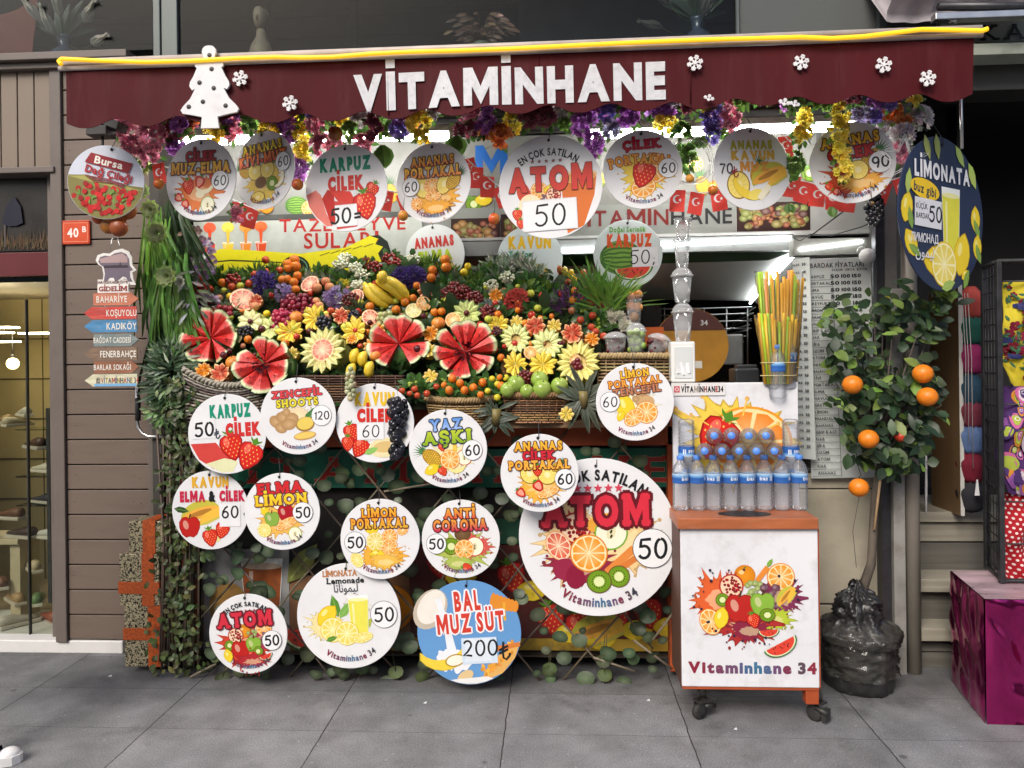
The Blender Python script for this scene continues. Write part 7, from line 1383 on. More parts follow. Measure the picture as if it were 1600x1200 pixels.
mb = MB(); pbox(mb, 1049, 1133, 598, 618, YB - .006, .005, o, (.74, .72, .70)); q = P(1091, 608, YB - .006); a = Art(S(1091, 608, YB), z=3); a.text('VİTAMİNHANE34', 6, 0, 9, BLK, off=.05, W=66, gap=.1, cols=[BLK, BLK, BLK, BLK, (.35, .3, .25), BLK, BLK, (.2, .05, .05), BLK, BLK, (.4, .05, .03), BLK, BLK]); a.rect(-38, -5, -29, 5, (.55, .1, .12)); a.ring(-33.5, 0, 3, 1, (.8, .7, .7), 12)
nb = mb.build('name_plate', PRINT, t); a.mb.build('lettering', PRINT, nb, (q.x - o.x, YB - YK - .0065, q.z))

# ================================================================ bottles, cups, straws
BOT = glass('bottle_plastic', (.985, .99, 1), refl=.7, rough=.08, opac=.13, col=(.92, .94, .97))
CAPM = mat('blue_cap', (.10, .26, .72), rough=.35, var=.06)
LABM = mat('bottle_label', None, rough=.35, var=.08, vs=30)
BH = .245
def bottle():
    t = bpy.data.objects.new('water_bottle', None); COL.objects.link(t); mb = MB(); pr = [(.0, .004), (.028, 0), (.036, .008)]
    for k in range(6): z = .012 + k * .0175; pr += [(.0368, z), (.0375, z + .006), (.0345, z + .012)]
    pr += [(.0365, .122), (.0365, .168), (.036, .178), (.030, .198), (.020, .214), (.0135, .222), (.0135, .232)]; mb.lathe(pr, 24, cap=False); mb.build('bottle_body', BOT, t)
    mb = MB(); mb.lathe([(.0335, .006), (.0345, .12), (.034, .17), (.027, .195), (.018, .208), (0, .209)], 20, cap=False); mb.build('water', glass('water', (.975, .985, .995), refl=.3, rough=.03), t)
    mb = MB(); mb.lathe([(.0155, .226), (.0165, .228), (.0165, .242), (.0145, .245), (0, .245)], 20, cap=False); mb.build('cap', CAPM, t)
    mb = MB(); LB = [(.035, .13, .42), (.02, .10, .36), (.18, .42, .72), (.55, .66, .78)]; mb.lathe([(.0372, .123, LB[1]), (.0374, .13, LB[0]), (.0374, .146, LB[1]), (.0374, .156, LB[2]), (.0374, .166, LB[3])], 28, cap=False); lb = mb.build('label', LABM, t)
    a = Art(1.); a.text('Erikli', 0, 0, .0135, (.85, .88, .92), off=.03, W=.034); a.rect(.028, -.01, .042, .012, (.7, .74, .8)); me = a.mb
    for i, v in enumerate(me.v): an = v.x / .0378; rr = .0378 - v.y * .3; me.v[i] = Vector((rr * math.sin(an), -rr * math.cos(an), v.z + .144))
    me.build('lettering', PRINT, lb); return t
b0 = bottle(); first = [True]
def putb(loc, rot, label, grp):
    global b0
    if first[0]: first[0] = False; b0.location = loc; b0.rotation_euler = rot; tag(b0, label, 'bottle', grp); return b0
    c = dup(b0, loc, rot, label, grp); c['category'] = 'bottle'
    if 'bottle cap' in label:
        for ch in list(c.children):
            if ch.name.startswith('label'):
                for g in list(ch.children): bpy.data.objects.remove(g)
                bpy.data.objects.remove(ch)
    return c
ORD = ['first', 'second', 'third', 'fourth', 'fifth', 'sixth', 'seventh', 'eighth']
YBT = -.255
for k, px in enumerate((1064, 1090, 1115, 1142, 1168, 1195, 1222, 1249)): q = P(px, 798, YBT); putb((q.x, YBT + fr.uniform(-.004, .004), TZ1), (0, 0, R((25, 70, -30, 15, 10, -20, 60, 35)[k])), ORD[k] + ' water bottle from the left in the front row on the cart', 'water bottles on the cart')
for px, py, w_ in ((1072, 655, 'left'), (1235, 655, 'right')): q = P(px, py, -.215); putb((q.x, -.215, q.z), (R(180), 0, R(180 + 30)), 'water bottle standing upside down at the %s end behind the front row' % w_, 'water bottles on the cart')
for k, px in enumerate((1101, 1128, 1155, 1182, 1210)): q = P(px, 705, -.36); d = (CAM - q).normalized(); putb(q - d * .245, d.to_track_quat('Z', 'Y').to_euler(), ORD[k] + ' bottle cap from the left in the lower lying row of bottles', 'water bottles on the cart')
for k, px in enumerate((1116, 1143, 1170, 1197)): q = P(px, 681, -.36); d = (CAM - q).normalized(); putb(q - d * .245, d.to_track_quat('Z', 'Y').to_euler(), ORD[k] + ' bottle cap from the left in the upper lying row of bottles', 'water bottles on the cart')
for px, py, w_, Y in ((1206, 597, 'left back', -.15), (1232, 597, 'right back', -.15), (1215, 612, 'front lowest', -.185)): q = P(px, py, Y); putb((q.x, Y, q.z - .03), (0, 0, R(px * 7)), 'empty looking bottle leaning by the straw bundles, %s of three' % w_, 'bottles by the straws')
# cups
def cup(px, pyb, pyt, w, Y, lab, dome=False, down=False, grp='stacked plastic cups'):
    q = P(px, pyb, Y); s1 = S(px, pyb, Y); h = (pyb - pyt) * s1; r0, r1 = w * .36 * s1, w * .5 * s1
    t = thing('plastic_cup', lab, 'cup', q, grp); mb = MB(); hh = h * (.74 if dome else 1)
    mb.lathe([(0, .002), (r0, 0), (r0 + (r1 - r0) * .5, hh * .5), (r0 + (r1 - r0) * .53, hh * .52), (r1, hh * .97), (r1 * 1.12, hh * .975), (r1 * 1.12, hh), (r1 * .98, hh)], 24, cap=False); mb.build('cup', CLEAR, t)
    if dome: mb = MB(); mb.lathe([(r1 * 1.2, hh), (r1 * 1.2, hh + .004), (r1 * 1.05, hh + .006), (r1 * .95, hh + h * .12), (r1 * .6, hh + h * .22), (r1 * .3, hh + h * .26), (0, hh + h * .262)], 24, cap=False); mb.build('dome_lid', CLEAR, t)
    return t
cup(1067, 533, 472, 31, -.10, 'clear cup with domed lid standing on the napkin box', True); cup(1066, 472, 417, 31, -.10, 'clear cup with domed lid, second up in the cup tower', True); cup(1066, 417, 373, 25, -.10, 'frosted clear cup under the topmost cup'); cup(1067, 374, 341, 26, -.10, 'topmost small clear cup of the cup tower')
q = P(1068, 598, -.13); t = thing('napkin_dispenser', 'white napkin dispenser under the tower of clear cups', 'napkin dispenser', q); s1 = S(1068, 570, -.13)
mb = MB(); mb.box(-19 * s1, 19 * s1, 0, .1, 0, 65 * s1, b=.008); mb.build('case', mat('white_plastic', (.76, .76, .73), rough=.3, var=.04), t)
mb = MB(); mb.box(-14 * s1, 14 * s1, -.004, .0, 7 * s1, 57 * s1, b=.002); mb.build('front_plate', mat('grey_white_plastic', (.64, .66, .65), rough=.3, var=.05), t)
mb = MB(); vs = [(-11 * s1 + 22 * s1 * i / 8, -.006 - .008 * math.sin(i * 1.9 + j), (14 + 9 * j + 2 * math.sin(i)) * s1) for j in range(3) for i in range(9)]; mb.add(vs, [(j * 9 + i, j * 9 + i + 1, (j + 1) * 9 + i + 1, (j + 1) * 9 + i) for j in range(2) for i in range(8)], None, True); mb.build('napkin', mat('tissue', (.75, .75, .75), rough=.9), t)
# fruit cups in the right basket
cup(991, 506, 462, 26, .16, 'tall clear cup filled with orange peaches', grp='fruit cups'); cup(994, 556, 504, 30, -.03, 'clear domed cup filled with green plums', True, grp='fruit cups'); cup(962, 556, 518, 34, -.02, 'clear domed cup of dark cherries left of the green plums', True, grp='fruit cups'); cup(1024, 556, 520, 34, -.02, 'tilted clear domed cup of dark cherries right of the green plums', True, grp='fruit cups').rotation_euler = (0, R(14), 0)
def placeY(nm, desc, cat, px, py, r_, Y, col, m, group): q = P(px, py, Y); mb = MB(); ball(col, jit(col, .3, fr))(mb, r_ * S(px, py, Y)); ob = mb.build(nm, m, None, q); ob.rotation_euler = (fr.uniform(-1, 1), fr.uniform(-1, 1), fr.uniform(-1, 1)); ob['category'] = cat; ob['group'] = group; TAGGED.append(ob); later(ob, desc, px, py)
for x, y in ((985, 463), (997, 460), (986, 478), (997, 480), (991, 495)): placeY('peach', 'orange peach in the tall cup', 'peach', x, y, 7.5, .16, (.68, .27, .05), FRUIT, 'peaches in the tall cup')
for k, (x, y) in enumerate(((985, 521), (994, 518), (1003, 523), (987, 533), (998, 534), (986, 546), (997, 545), (1004, 540), (993, 527))): placeY('green_plum', 'green plum in the domed cup', 'plum', x, y, 6, -.03 - .012 * (k % 3 == 1), (.28, .42, .08), GLOSSY, 'green plums in the cup')
for x in (962, 1024):
    mb = MB(); s1 = S(x, 545, -.02)
    for k in range(34): a, d = fr.uniform(0, 6.3), fr.random() ** .5 * 12.5; mb.sphere((d * math.cos(a) * s1, d * math.sin(a) * s1, fr.uniform(4, 24) * s1), 4 * s1, 9, 7, col=jit((.09, .012, .02), .3, fr))
    single('cherries', mb, GLOSSY, 'dark cherries filling the %s' % ('left domed cup in the right basket' if x < 1000 else 'tilted domed cup at the basket end'), 'cherries', P(x, 556, -.02))
# straw bundles
def straws(lab, px0, px1, pyt, pyb, n, Y):
    q = P((px0 + px1) / 2, pyb, Y); s1 = S((px0 + px1) / 2, pyb, Y); t = thing('straw_bundle', lab, 'drinking straws', q, 'straw bundles'); W = (px1 - px0) * s1; H = (pyb - pyt) * s1
    cols = [(.86, .42, .015), (.84, .52, .03), (.40, .62, .03), (.86, .45, .02), (.85, .56, .05), (.84, .58, .08), (.84, .44, .02), (.42, .64, .04), (.46, .66, .05), (.76, .3, .1)]
    for k in range(n):
        u = k / (n - 1); x = (u - .5) * W * .62; top = (u - .5) * W * .95 + fr.uniform(-.008, .008); y = fr.uniform(-.022, .03); mb = MB(); c = cols[fr.randrange(len(cols)) if fr.random() < .5 else k % 5]; h = H * fr.uniform(.86, 1.); mb.tube([(x, y, 0), (x + (top - x) * .5, y, h * .5), (top, y * 1.3, h)], .0070, 6, jit(c, .1, fr)); mb.build('straw', MATS['straw_plastic'], t)
    mb = MB(); vs = []
    m = 26
    for j in range(6):
        for i in range(m): a = 2 * math.pi * i / m; wv = 1 + .06 * math.sin(5 * a + j); vs.append((math.cos(a) * W * (.34 + .18 * j / 5) * wv, math.sin(a) * .036 * wv, H * (.0 + .98 * j / 5)))
    mb.add(vs, [(j * m + i, j * m + (i + 1) % m, (j + 1) * m + (i + 1) % m, (j + 1) * m + i) for j in range(5) for i in range(m)], None, True); mb.build('wrapper', glass('cellophane', (.95, .95, .95), refl=.75, rough=.08, opac=.03), t)
    for z in (.3, .12): mb = MB(); mb.tube([(math.cos(a) * W * .4, math.sin(a) * .042, H * z) for a in (2 * math.pi * i / 24 for i in range(25))], .0025, 5, (.5, .42, .2)); mb.build('rubber_band', WOODV, t)
mat('straw_plastic', None, rough=.35, var=.05, transl=.2)
straws('tall bundle of orange and green straws in cellophane behind the shorter one', 1184, 1257, 416, 596, 26, -.13); straws('shorter bundle of orange and green straws in front, rubber banded', 1182, 1252, 487, 600, 24, -.175)

# ================================================================ greenery in front: trellis, ivy column, hanging plants
t = thing('twig_trellis', 'diagonal twig trellis with round leaves across the front of the counter', 'trellis', (P(670, 1060, .0).x, -.02, 0)); o = t.location; tr = random.Random(5)
mb = MB()
for k in range(-4, 9):
    for sg in (1, -1):
        x0 = 300 + k * 108 + (40 if sg < 0 else 0); p = []
        for i in range(9):
            u = i / 8; px = x0 + sg * u * 330 if sg > 0 else x0 + 330 - u * 330; py = 672 + u * 390
            if 292 < px < 1046: p.append(P(px + tr.uniform(-3, 3), py, -.01 if sg > 0 else .012) - o)
        if len(p) > 2: mb.tube(p, .0052, 5, jit((.14, .105, .075), .3, tr))
for px, py, px2, py2 in ((927, 1027, 992, 1049), (1052, 957, 1020, 1000), (297, 1058, 338, 1037), (600, 768, 680, 755), (990, 1000, 1050, 1045)): mb.tube([P(px, py, -.03) - o, P(px2, py2, -.02) - o], .006, 5, (.22, .18, .13))
mb.build('twigs', WOODV, t)
mb = MB()
def rleaf(mbx, c, r, col, rr):
    n = 10; d = Vector((rr.uniform(-.5, .5), -1, rr.uniform(-.3, .5))).normalized(); sx = d.cross(Vector((0, 0, 1))).normalized(); sz = sx.cross(d); ph = rr.uniform(0, 6)
    vs = [c] + [c + (sx * math.cos(a) * 1.05 + sz * math.sin(a) * .9) * r * (1 - .25 * math.exp(-((a - 1.57) ** 2) * 8)) + d * (.15 * r * math.sin(2 * a + ph)) for a in (2 * math.pi * i / n for i in range(n))]; mbx.add(vs, [(0, i + 1, (i + 1) % n + 1) for i in range(n)], [mixc(col, (.4, .5, .3), .25)] + [col] * n, True)
LP = [(545, 830), (660, 940), (480, 760), (370, 870), (350, 905), (510, 945), (640, 1010), (655, 925), (1020, 1045), (915, 1060), (975, 1065), (860, 1060), (605, 1065), (780, 1062), (1000, 985), (1035, 1000), (905, 1000), (880, 950), (815, 935), (840, 960), (850, 985), (700, 780), (760, 735), (500, 700), (450, 720), (960, 690), (930, 705), (620, 760), (615, 820), (800, 845), (640, 890), (510, 870), (540, 790), (775, 735), (680, 800), (750, 770), (1040, 925), (1010, 960), (470, 930), (450, 1030), (520, 1020), (345, 850), (320, 900), (690, 880), (570, 940), (990, 1030), (950, 1020), (810, 690), (1000, 720), (440, 690)]
for px, py in LP + [(tr.uniform(300, 1045), tr.uniform(700, 1060)) for _ in range(200)]: rleaf(mb, P(px, py, tr.uniform(-.05, .0)) - o, tr.uniform(6, 14) * S(px, py, 0), jit((.055, .085, .045), .45, tr), tr)
for k in range(22):
    px = tr.uniform(320, 1040); c = P(px, tr.uniform(1020, 1062), -.03) - o; mb.tube([c + Vector((tr.uniform(-.03, .03), .02, .12)), c], .0018, 4, (.12, .11, .06)); rleaf(mb, c, .036, jit((.075, .10, .04), .4, tr), tr)
mb.build('leaves', LEAF, t)
t = thing('ivy_column', 'column of ivy and bare twigs at the left front corner of the stall', 'climbing plant', (P(270, 1050, -.02).x, -.02, 0)); o = t.location
mb = MB()
for k in range(22): x = tr.uniform(254, 312); mb.tube([P(x + tr.uniform(-6, 6), 1046 - tr.uniform(0, 14), .0) - o, P(x, 850, tr.uniform(-.03, .05)) - o, P(x + tr.uniform(-14, 10), 640, .03) - o], tr.uniform(.003, .006), 5, jit((.12, .09, .065), .35, tr))
for k in range(16): x = tr.uniform(282, 318); mb.tube([P(x, 1040, .05) - o, P(x + tr.uniform(-5, 5), 800, .06) - o], .004, 5, jit((.035, .025, .02), .3, tr))
mb.build('twigs', WOODV, t)
mb = MB()
for k in range(760):
    v_ = tr.random(); px = 281 + tr.gauss(0, 14 + 7 * v_); py = 590 + 465 * v_; c = P(min(px, 325), min(py, 1046), tr.uniform(-.08, .06)) - o; cc = jit((.06, .085, .025) if tr.random() < .7 else (.10, .12, .035), .5, tr)
    if k % 6: mb.leaf(c, (tr.uniform(-1, 1), -.6, tr.uniform(-1, .5)), (0, -1, .2), tr.uniform(.02, .048), tr.uniform(.016, .028), cc, .2, .3)
    else: rleaf(mb, c, tr.uniform(.010, .020), cc, tr)
mb.build('leaves', LEAF, t)
def bushy(px, py, lab, n, rx, ry, L, W, col, Y, nm='leaf_spray', c2=None, down=0., cat='plant', thin=False):
    q = P(px, py, Y); s1 = S(px, py, Y); mb = MB()
    for k in range(n):
        a, d = tr.uniform(0, 6.3), tr.random() ** .5; c = Vector((rx * d * math.cos(a), tr.uniform(-14, 14), ry * d * math.sin(a))) * s1; mb.leaf(c, (math.cos(a) + tr.uniform(-.5, .5), tr.uniform(-.8, .1), math.sin(a) * .6 - down + tr.uniform(-.4, .6)), (0, -1, .2), L * s1 * tr.uniform(.6, 1.3), W * s1, jit(c2 if (c2 and tr.random() < .3) else col, .4, tr), .25, .3, 1 if thin else 2)
    return single(nm, mb, LEAF, lab, cat, q)
bushy(273, 575, 'dark pine like spray left of the whitewashed basket', 170, 34, 38, 22, 4, (.085, .14, .07), .02, c2=(.24, .30, .2), thin=True); bushy(258, 640, 'bright small leaved spray above the ivy column', 150, 24, 22, 11, 5, (.09, .17, .05), -.02, c2=(.2, .28, .12)); bushy(262, 585, 'dark leaf spray beside the lowest direction arrow', 80, 18, 40, 26, 5, (.035, .07, .03), .0); bushy(305, 470, 'pale grey sprigs hanging at the left end of the fruit display', 70, 12, 50, 18, 5, (.14, .17, .11), .08, c2=(.3, .26, .3), down=.8)
def curtain(px, py, lab, n, w, L, col, Y, wid=6):
    q = P(px, py, Y); s1 = S(px, py, Y); mb = MB()
    for k in range(n):
        x = tr.uniform(-w, w); dx = tr.uniform(-22, 52) + x * .5; l = L * tr.uniform(.5, 1.05); y0 = tr.uniform(-20, 25); pts = [Vector((x, tr.uniform(-12, 12), -y0)), Vector((x + dx * .25, -14, -y0 - l * .3)), Vector((x + dx * .7, -18, -y0 - l * .7)), Vector((x + dx, -8, -y0 - l))]; ws = (.4, 1, .9, .08); vs = []; c = jit(col, .45, tr); sx = Vector((1, tr.uniform(-.6, .6), tr.uniform(-.3, .3))).normalized() * wid / 2
        for p, w_ in zip(pts, ws): vs += [(p + sx * w_) * s1, (p + Vector((0, 2, 0))) * s1, (p - sx * w_) * s1]
        mb.add(vs, [f for i in range(3) for f in ((3 * i, 3 * i + 1, 3 * i + 4, 3 * i + 3), (3 * i + 1, 3 * i + 2, 3 * i + 5, 3 * i + 4))], c, True)
    single('hanging_grass', mb, LEAF, lab, 'hanging plant', q)
curtain(250, 345, 'long bright green blades hanging below the dried orange bundle', 50, 18, 185, (.16, .32, .05), .12, 5); curtain(272, 400, 'green hanging blades right of the direction arrows', 46, 20, 170, (.12, .25, .05), .10, 7); curtain(258, 480, 'dark hanging blades behind the lower direction arrows', 40, 16, 125, (.04, .085, .025), .12, 8); curtain(275, 330, 'dark hanging leaves left of the kiosk signboard', 32, 16, 140, (.045, .09, .03), .16, 7)  # lit upper blades and shaded inner ones are painted in by leaf colour
def rose(px, py, r_, lab, cols, Y): 
    q = P(px, py, Y); rr = r_ * S(px, py, Y); mb = MB()
    for ring, (n, L, op) in enumerate(((5, .45, .15), (7, .75, .45), (9, 1., .85), (9, 1.15, 1.2))):
        for k in range(n): a = 2 * math.pi * (k + .5 * ring) / n; d = Vector((math.cos(a) * op, -1, math.sin(a) * op)); mb.leaf((math.cos(a) * rr * .1, .1 * rr, math.sin(a) * rr * .1), d, (math.cos(a), 0, math.sin(a)), rr * L, rr * .9, jit(cols[ring % len(cols)], .12, tr), -.5, -.25)
    single('artificial_rose', mb, PETAL, lab, 'flower', q, 'pale green roses in the hanging greenery')
PG = [(.45, .55, .22), (.55, .62, .35), (.5, .58, .28), (.3, .42, .12)]
rose(248, 365, 17, 'pale green rose lowest right below the strawberry sign', PG, -.06); rose(224, 300, 12, 'pale green rose right beside the strawberry sign edge', PG, -.08); rose(237, 328, 14, 'pale green rose between two others below the upper flags', PG, -.07); rose(262, 432, 16, 'pale green rose among hanging blades level with KOSUYOLU', PG, -.03); rose(226, 262, 13, 'bright yellow green rose under the pink garland', [(.5, .6, .15), (.6, .65, .3)], -.08); rose(282, 440, 8, 'small white bud right of the lower green rose', [(.6, .6, .5)], .0)
bushy(318, 400, 'lilac blossom spray at the left edge of the kiosk signboard', 70, 14, 30, 9, 8, (.36, .22, .42), .2, 'blossom_spray', (.5, .4, .5), .6); bushy(300, 372, 'brownish pink blossom spray left of the signboard', 60, 12, 22, 9, 7, (.25, .16, .14), .15, 'blossom_spray', (.3, .2, .2), .6)

# ================================================================ flower garland under the awning
PK, PU, YE, DR, OR_, WH, LV, VI, GN = [(.72, .27, .38), (.8, .4, .48), (.62, .18, .28)], [(.42, .12, .48), (.52, .22, .58), (.3, .08, .38)], [(.85, .68, .04), (.88, .74, .15)], [(.2, .03, .06), (.3, .06, .1)], [(.68, .18, .03), (.72, .28, .05), (.5, .12, .03)], [(.66, .62, .6), (.6, .52, .55)], [(.4, .35, .5), (.32, .28, .45)], [(.20, .14, .48), (.3, .22, .58)], [(.2, .35, .05), (.14, .28, .05)]
CN = {id(PK): 'pink', id(PU): 'purple', id(YE): 'yellow', id(DR): 'dark red', id(OR_): 'orange', id(WH): 'whitish', id(LV): 'lavender', id(VI): 'violet', id(GN): 'green'}
GAR = [(190, 196, 18, 13, PK), (215, 222, 20, 18, PK), (241, 214, 18, 20, PK), (236, 243, 14, 14, PK), (272, 206, 16, 14, DR), (290, 198, 14, 10, DR), (276, 232, 12, 9, PU), (336, 208, 11, 12, YE), (364, 203, 13, 14, PK), (392, 196, 10, 8, GN), (420, 203, 13, 9, YE), (446, 194, 13, 10, PU), (456, 214, 9, 9, PU), (470, 205, 12, 20, YE), (474, 238, 11, 12, YE), (492, 193, 11, 9, PK), (502, 226, 13, 14, PK), (524, 228, 10, 9, PK), (468, 262, 9, 20, PU), (548, 203, 9, 10, GN), (564, 187, 12, 10, WH), (584, 200, 11, 16, DR), (566, 226, 13, 12, PK), (603, 199, 9, 12, GN), (625, 202, 13, 10, VI), (655, 192, 15, 14, YE), (662, 214, 10, 8, YE), (727, 202, 14, 12, DR), (760, 197, 14, 12, PU), (783, 214, 14, 14, OR_), (764, 206, 12, 9, OR_), (801, 192, 10, 18, YE), (824, 187, 12, 12, DR), (852, 184, 14, 14, DR), (880, 190, 10, 12, GN), (910, 194, 14, 16, PU), (928, 226, 11, 16, PU), (950, 176, 11, 12, VI), (955, 200, 10, 12, LV), (982, 184, 16, 11, PU), (950, 170, 9, 6, OR_), (1040, 172, 13, 9, PU), (1038, 194, 15, 12, YE), (1066, 205, 10, 10, GN), (1112, 184, 15, 22, VI), (1139, 186, 14, 16, PK), (1131, 208, 10, 10, GN), (1112, 212, 8, 14, VI), (1256, 185, 9, 13, YE), (1254, 209, 10, 14, YE), (1312, 180, 10, 16, YE), (1310, 208, 11, 14, YE), (1314, 238, 10, 16, YE), (1318, 268, 11, 14, YE), (1345, 182, 14, 10, LV), (1362, 184, 11, 9, VI), (1388, 176, 16, 13, OR_), (1408, 190, 11, 9, OR_), (1384, 202, 14, 9, WH), (1408, 212, 15, 16, WH), (1436, 186, 15, 16, WH), (1404, 238, 9, 14, PK), (1422, 252, 8, 14, WH), (372, 334, 6, 10, PK), (1240, 258, 12, 18, GN), (1070, 246, 14, 18, GN)]
for k in range(44):
    px = 192 + k * 28.6 + tr.uniform(-8, 8); hem = 197 - (px - 103) * .0317; GAR.append((px, hem + tr.uniform(-12, 6), tr.uniform(8, 13), tr.uniform(7, 12), tr.choice([PK, PU, YE, DR, VI, GN, GN, PU, WH, OR_])))
for k, (px, py, rx, ry, cl) in enumerate(GAR):
    Y = -.33 if (px in (1312, 1310, 1314, 1318, 1254)) else -.16 + tr.uniform(-.04, .05)
    q = P(px, py, Y); s1 = S(px, py, Y); nm = 'blossom_cluster'; t = bpy.data.objects.new(nm, None); COL.objects.link(t); t.location = q; t['category'] = 'garland'; t['group'] = 'artificial blossoms under the awning'; TAGGED.append(t); later(t, CN[id(cl)] + (' leafy garland cluster' if cl is GN else ' artificial blossom cluster'), px, py)
    mb = MB(); blossoms(mb, int(rx * ry / 5.2) + 8, rx * s1 * 1.15, ry * s1 * 1.15, 6.5 * s1, cl, tr, .9, 5, jj=.25); mb.build('blossoms', PETAL, t)
    mb = MB()
    for j in range(7): a = tr.uniform(0, 6.3); mb.leaf((rx * .8 * math.cos(a) * s1, .01, ry * .8 * math.sin(a) * s1), (math.cos(a), tr.uniform(-.8, .2), math.sin(a) - .2), (0, -1, .2), tr.uniform(9, 17) * s1, 7 * s1, jit((.08, .16, .035), .5, tr), .2, .3)
    for j in range(2): mb.tube([Vector((tr.uniform(-rx, rx), 2, ry)) * s1, Vector((tr.uniform(-rx, rx), -3, 0)) * s1, Vector((tr.uniform(-2, 2) * rx, -2, -ry * 1.3)) * s1], .0013, 4, (.2, .25, .12))
    mb.build('leaves', LEAF, t)
for px, py, r_ in ((597, 242, 26), (712, 226, 22), (1300, 330, 12), (1232, 325, 11), (1092, 222, 14)):
    q = P(px, py, -.2); mb = MB(); s1 = S(px, py, -.2)
    for j in range(3): mb.leaf(Vector((tr.uniform(-3, 3), 0, r_ * .6)) * s1, (tr.uniform(-.5, .5), -.4, -1), (tr.uniform(-.3, .3), -1, .1), r_ * 1.5 * s1, r_ * 1.1 * s1, jit((.12, .24, .05), .25, tr), .15, .2)
    o_ = mb.build('vine_leaf', LEAF, None, q); o_['category'] = 'leaf'; TAGGED.append(o_); later(o_, 'broad green vine leaves', px, py)
for px, py, r_, c, d in ((524, 209, 11.5, (.22, .02, .012), 'dark red glossy ball ornament'), (630, 337, 8, (.6, .2, .03), 'red yellow apple ornament'), (772, 342, 9, (.55, .05, .02), 'red apple ornament'), (248, 287, 8, (.45, .05, .015), 'red tomato ornament'), (1114, 297, 8, (.55, .12, .02), 'orange red fruit ornament'), (1078, 279, 7, (.7, .3, .05), 'small orange fruit ornament'), (465, 288, 9, (.4, .03, .02), 'dark red fruit ornament'), (1362, 318, 4, (.03, .03, .035), 'black berry ornament')):
    q = P(px, py, -.3); mb = MB(); ball(c, mixc(c, (.7, .4, .05), .4))(mb, r_ * S(px, py, -.3)); mb.tube([(0, 0, .02), (.004, .02, .10)], .0013, 4, (.05, .04, .03)); o_ = mb.build('fruit_ornament', GLOSSY, None, q); o_['category'] = 'ornament'; TAGGED.append(o_); later(o_, d, px, py)
cluster(1366, 328, 12, 26, 5, 30, (.02, .02, .024), 'grape_bunch', 'black artificial grape bunch', 'grapes', dy=-.75)
# clear rings and star frame
mb = MB(); c = P(1078, 252, -.24); s1 = S(1078, 252, -.24)
for k in range(5): mb.tube([Vector((math.cos(a) * (30 + k * 2.2), 6 * math.sin(a * 2 + k), math.sin(a) * (33 + k)) ) * s1 for a in (2 * math.pi * i / 36 for i in range(37))], .0016, 5)
single('clear_coil', mb, mat('clear_tubing', (.6, .62, .6), rough=.15, trans=.5), 'coil of clear tubing hanging beside the CILEK PORTAKAL sign', 'tubing', c)
mb = MB(); c = P(1410, 250, -.36); s1 = S(1410, 250, -.36)
for k in range(2):
    rr = (42, 34)[k]; mb.tube([Vector(((rr if i % 2 == 0 else rr * .42) * math.sin(math.pi * i / 5 + .1), -1 - k, (rr if i % 2 == 0 else rr * .42) * math.cos(math.pi * i / 5 + .1))) * s1 for i in range(11)], .0022, 5)
single('star_frame', mb, mat('white_wire', (.6, .6, .6), rough=.4), 'white wire star frame left of the navy LIMONATA sign', 'decoration', c)
# flag strings
FLAGR = (.74, .075, .06)
def flags(lab, pts, Y):
    q = P(*pts[0], Y); t = thing('flag_string', lab, 'bunting', q, 'strings of little red flags'); mb = MB(); mb.tube([P(x, y, Y) - q for x, y in pts], .0035, 5, (.7, .7, .7)); mb.build('string', CLOTH, t)
    L = [P(x, y, Y) - q for x, y in pts]
    for i in range(len(L) - 1):
        n = max(1, round((L[i + 1] - L[i]).length / .075))
        for k in range(n):
            p = L[i].lerp(L[i + 1], (k + .5) / n); rot = tr.uniform(-.35, .35); a = Art(1.); a.sc = 1.; M = Matrix.Translation(p + Vector((0, -.003, 0))) @ Matrix.Rotation(rot, 4, 'Y') @ Matrix.Rotation(tr.uniform(-.3, .3), 4, 'Z'); a.mb.M = M
            w_, h_ = .034, .10; g = [(-w_, 0), (w_, 0), (w_, -h_), (-w_, -h_)]; a.poly(g, FLAGR); a.ell(-.002, -.042, .019, None, (.85, .82, .82)); a.ell(.004, -.042, .0155, None, FLAGR); a.star(.012, -.046, .009, (.85, .82, .82), .3); a.mb.add([(x, .001, y) for x, y in g], [(3, 2, 1, 0)], FLAGR); a.mb.build('flag', CLOTH, t)
flags('string of red flags left of the big ATOM sign', [(722, 242), (752, 268), (790, 300)], -.12); flags('string of three red flags under the CILEK PORTAKAL sign', [(1044, 292), (1075, 302), (1105, 301), (1136, 290)], -.2); flags('string of red flags under the pineapple strawberry sign', [(1230, 268), (1250, 282), (1290, 292), (1340, 300)], -.14); flags('short string of red flags by the leftmost upper sign', [(232, 250), (262, 262)], -.14); flags('red flags hanging between the two leftmost upper signs', [(364, 312), (405, 330)], -.05); flags('red flags behind the KARPUZ CILEK sign edge', [(594, 295), (640, 305)], -.05); flags('red flags between star frame and LIMONATA sign', [(1372, 288), (1415, 275)], -.2); flags('single red flag behind the melon banana sign', [(1215, 205), (1236, 222)], -.05)

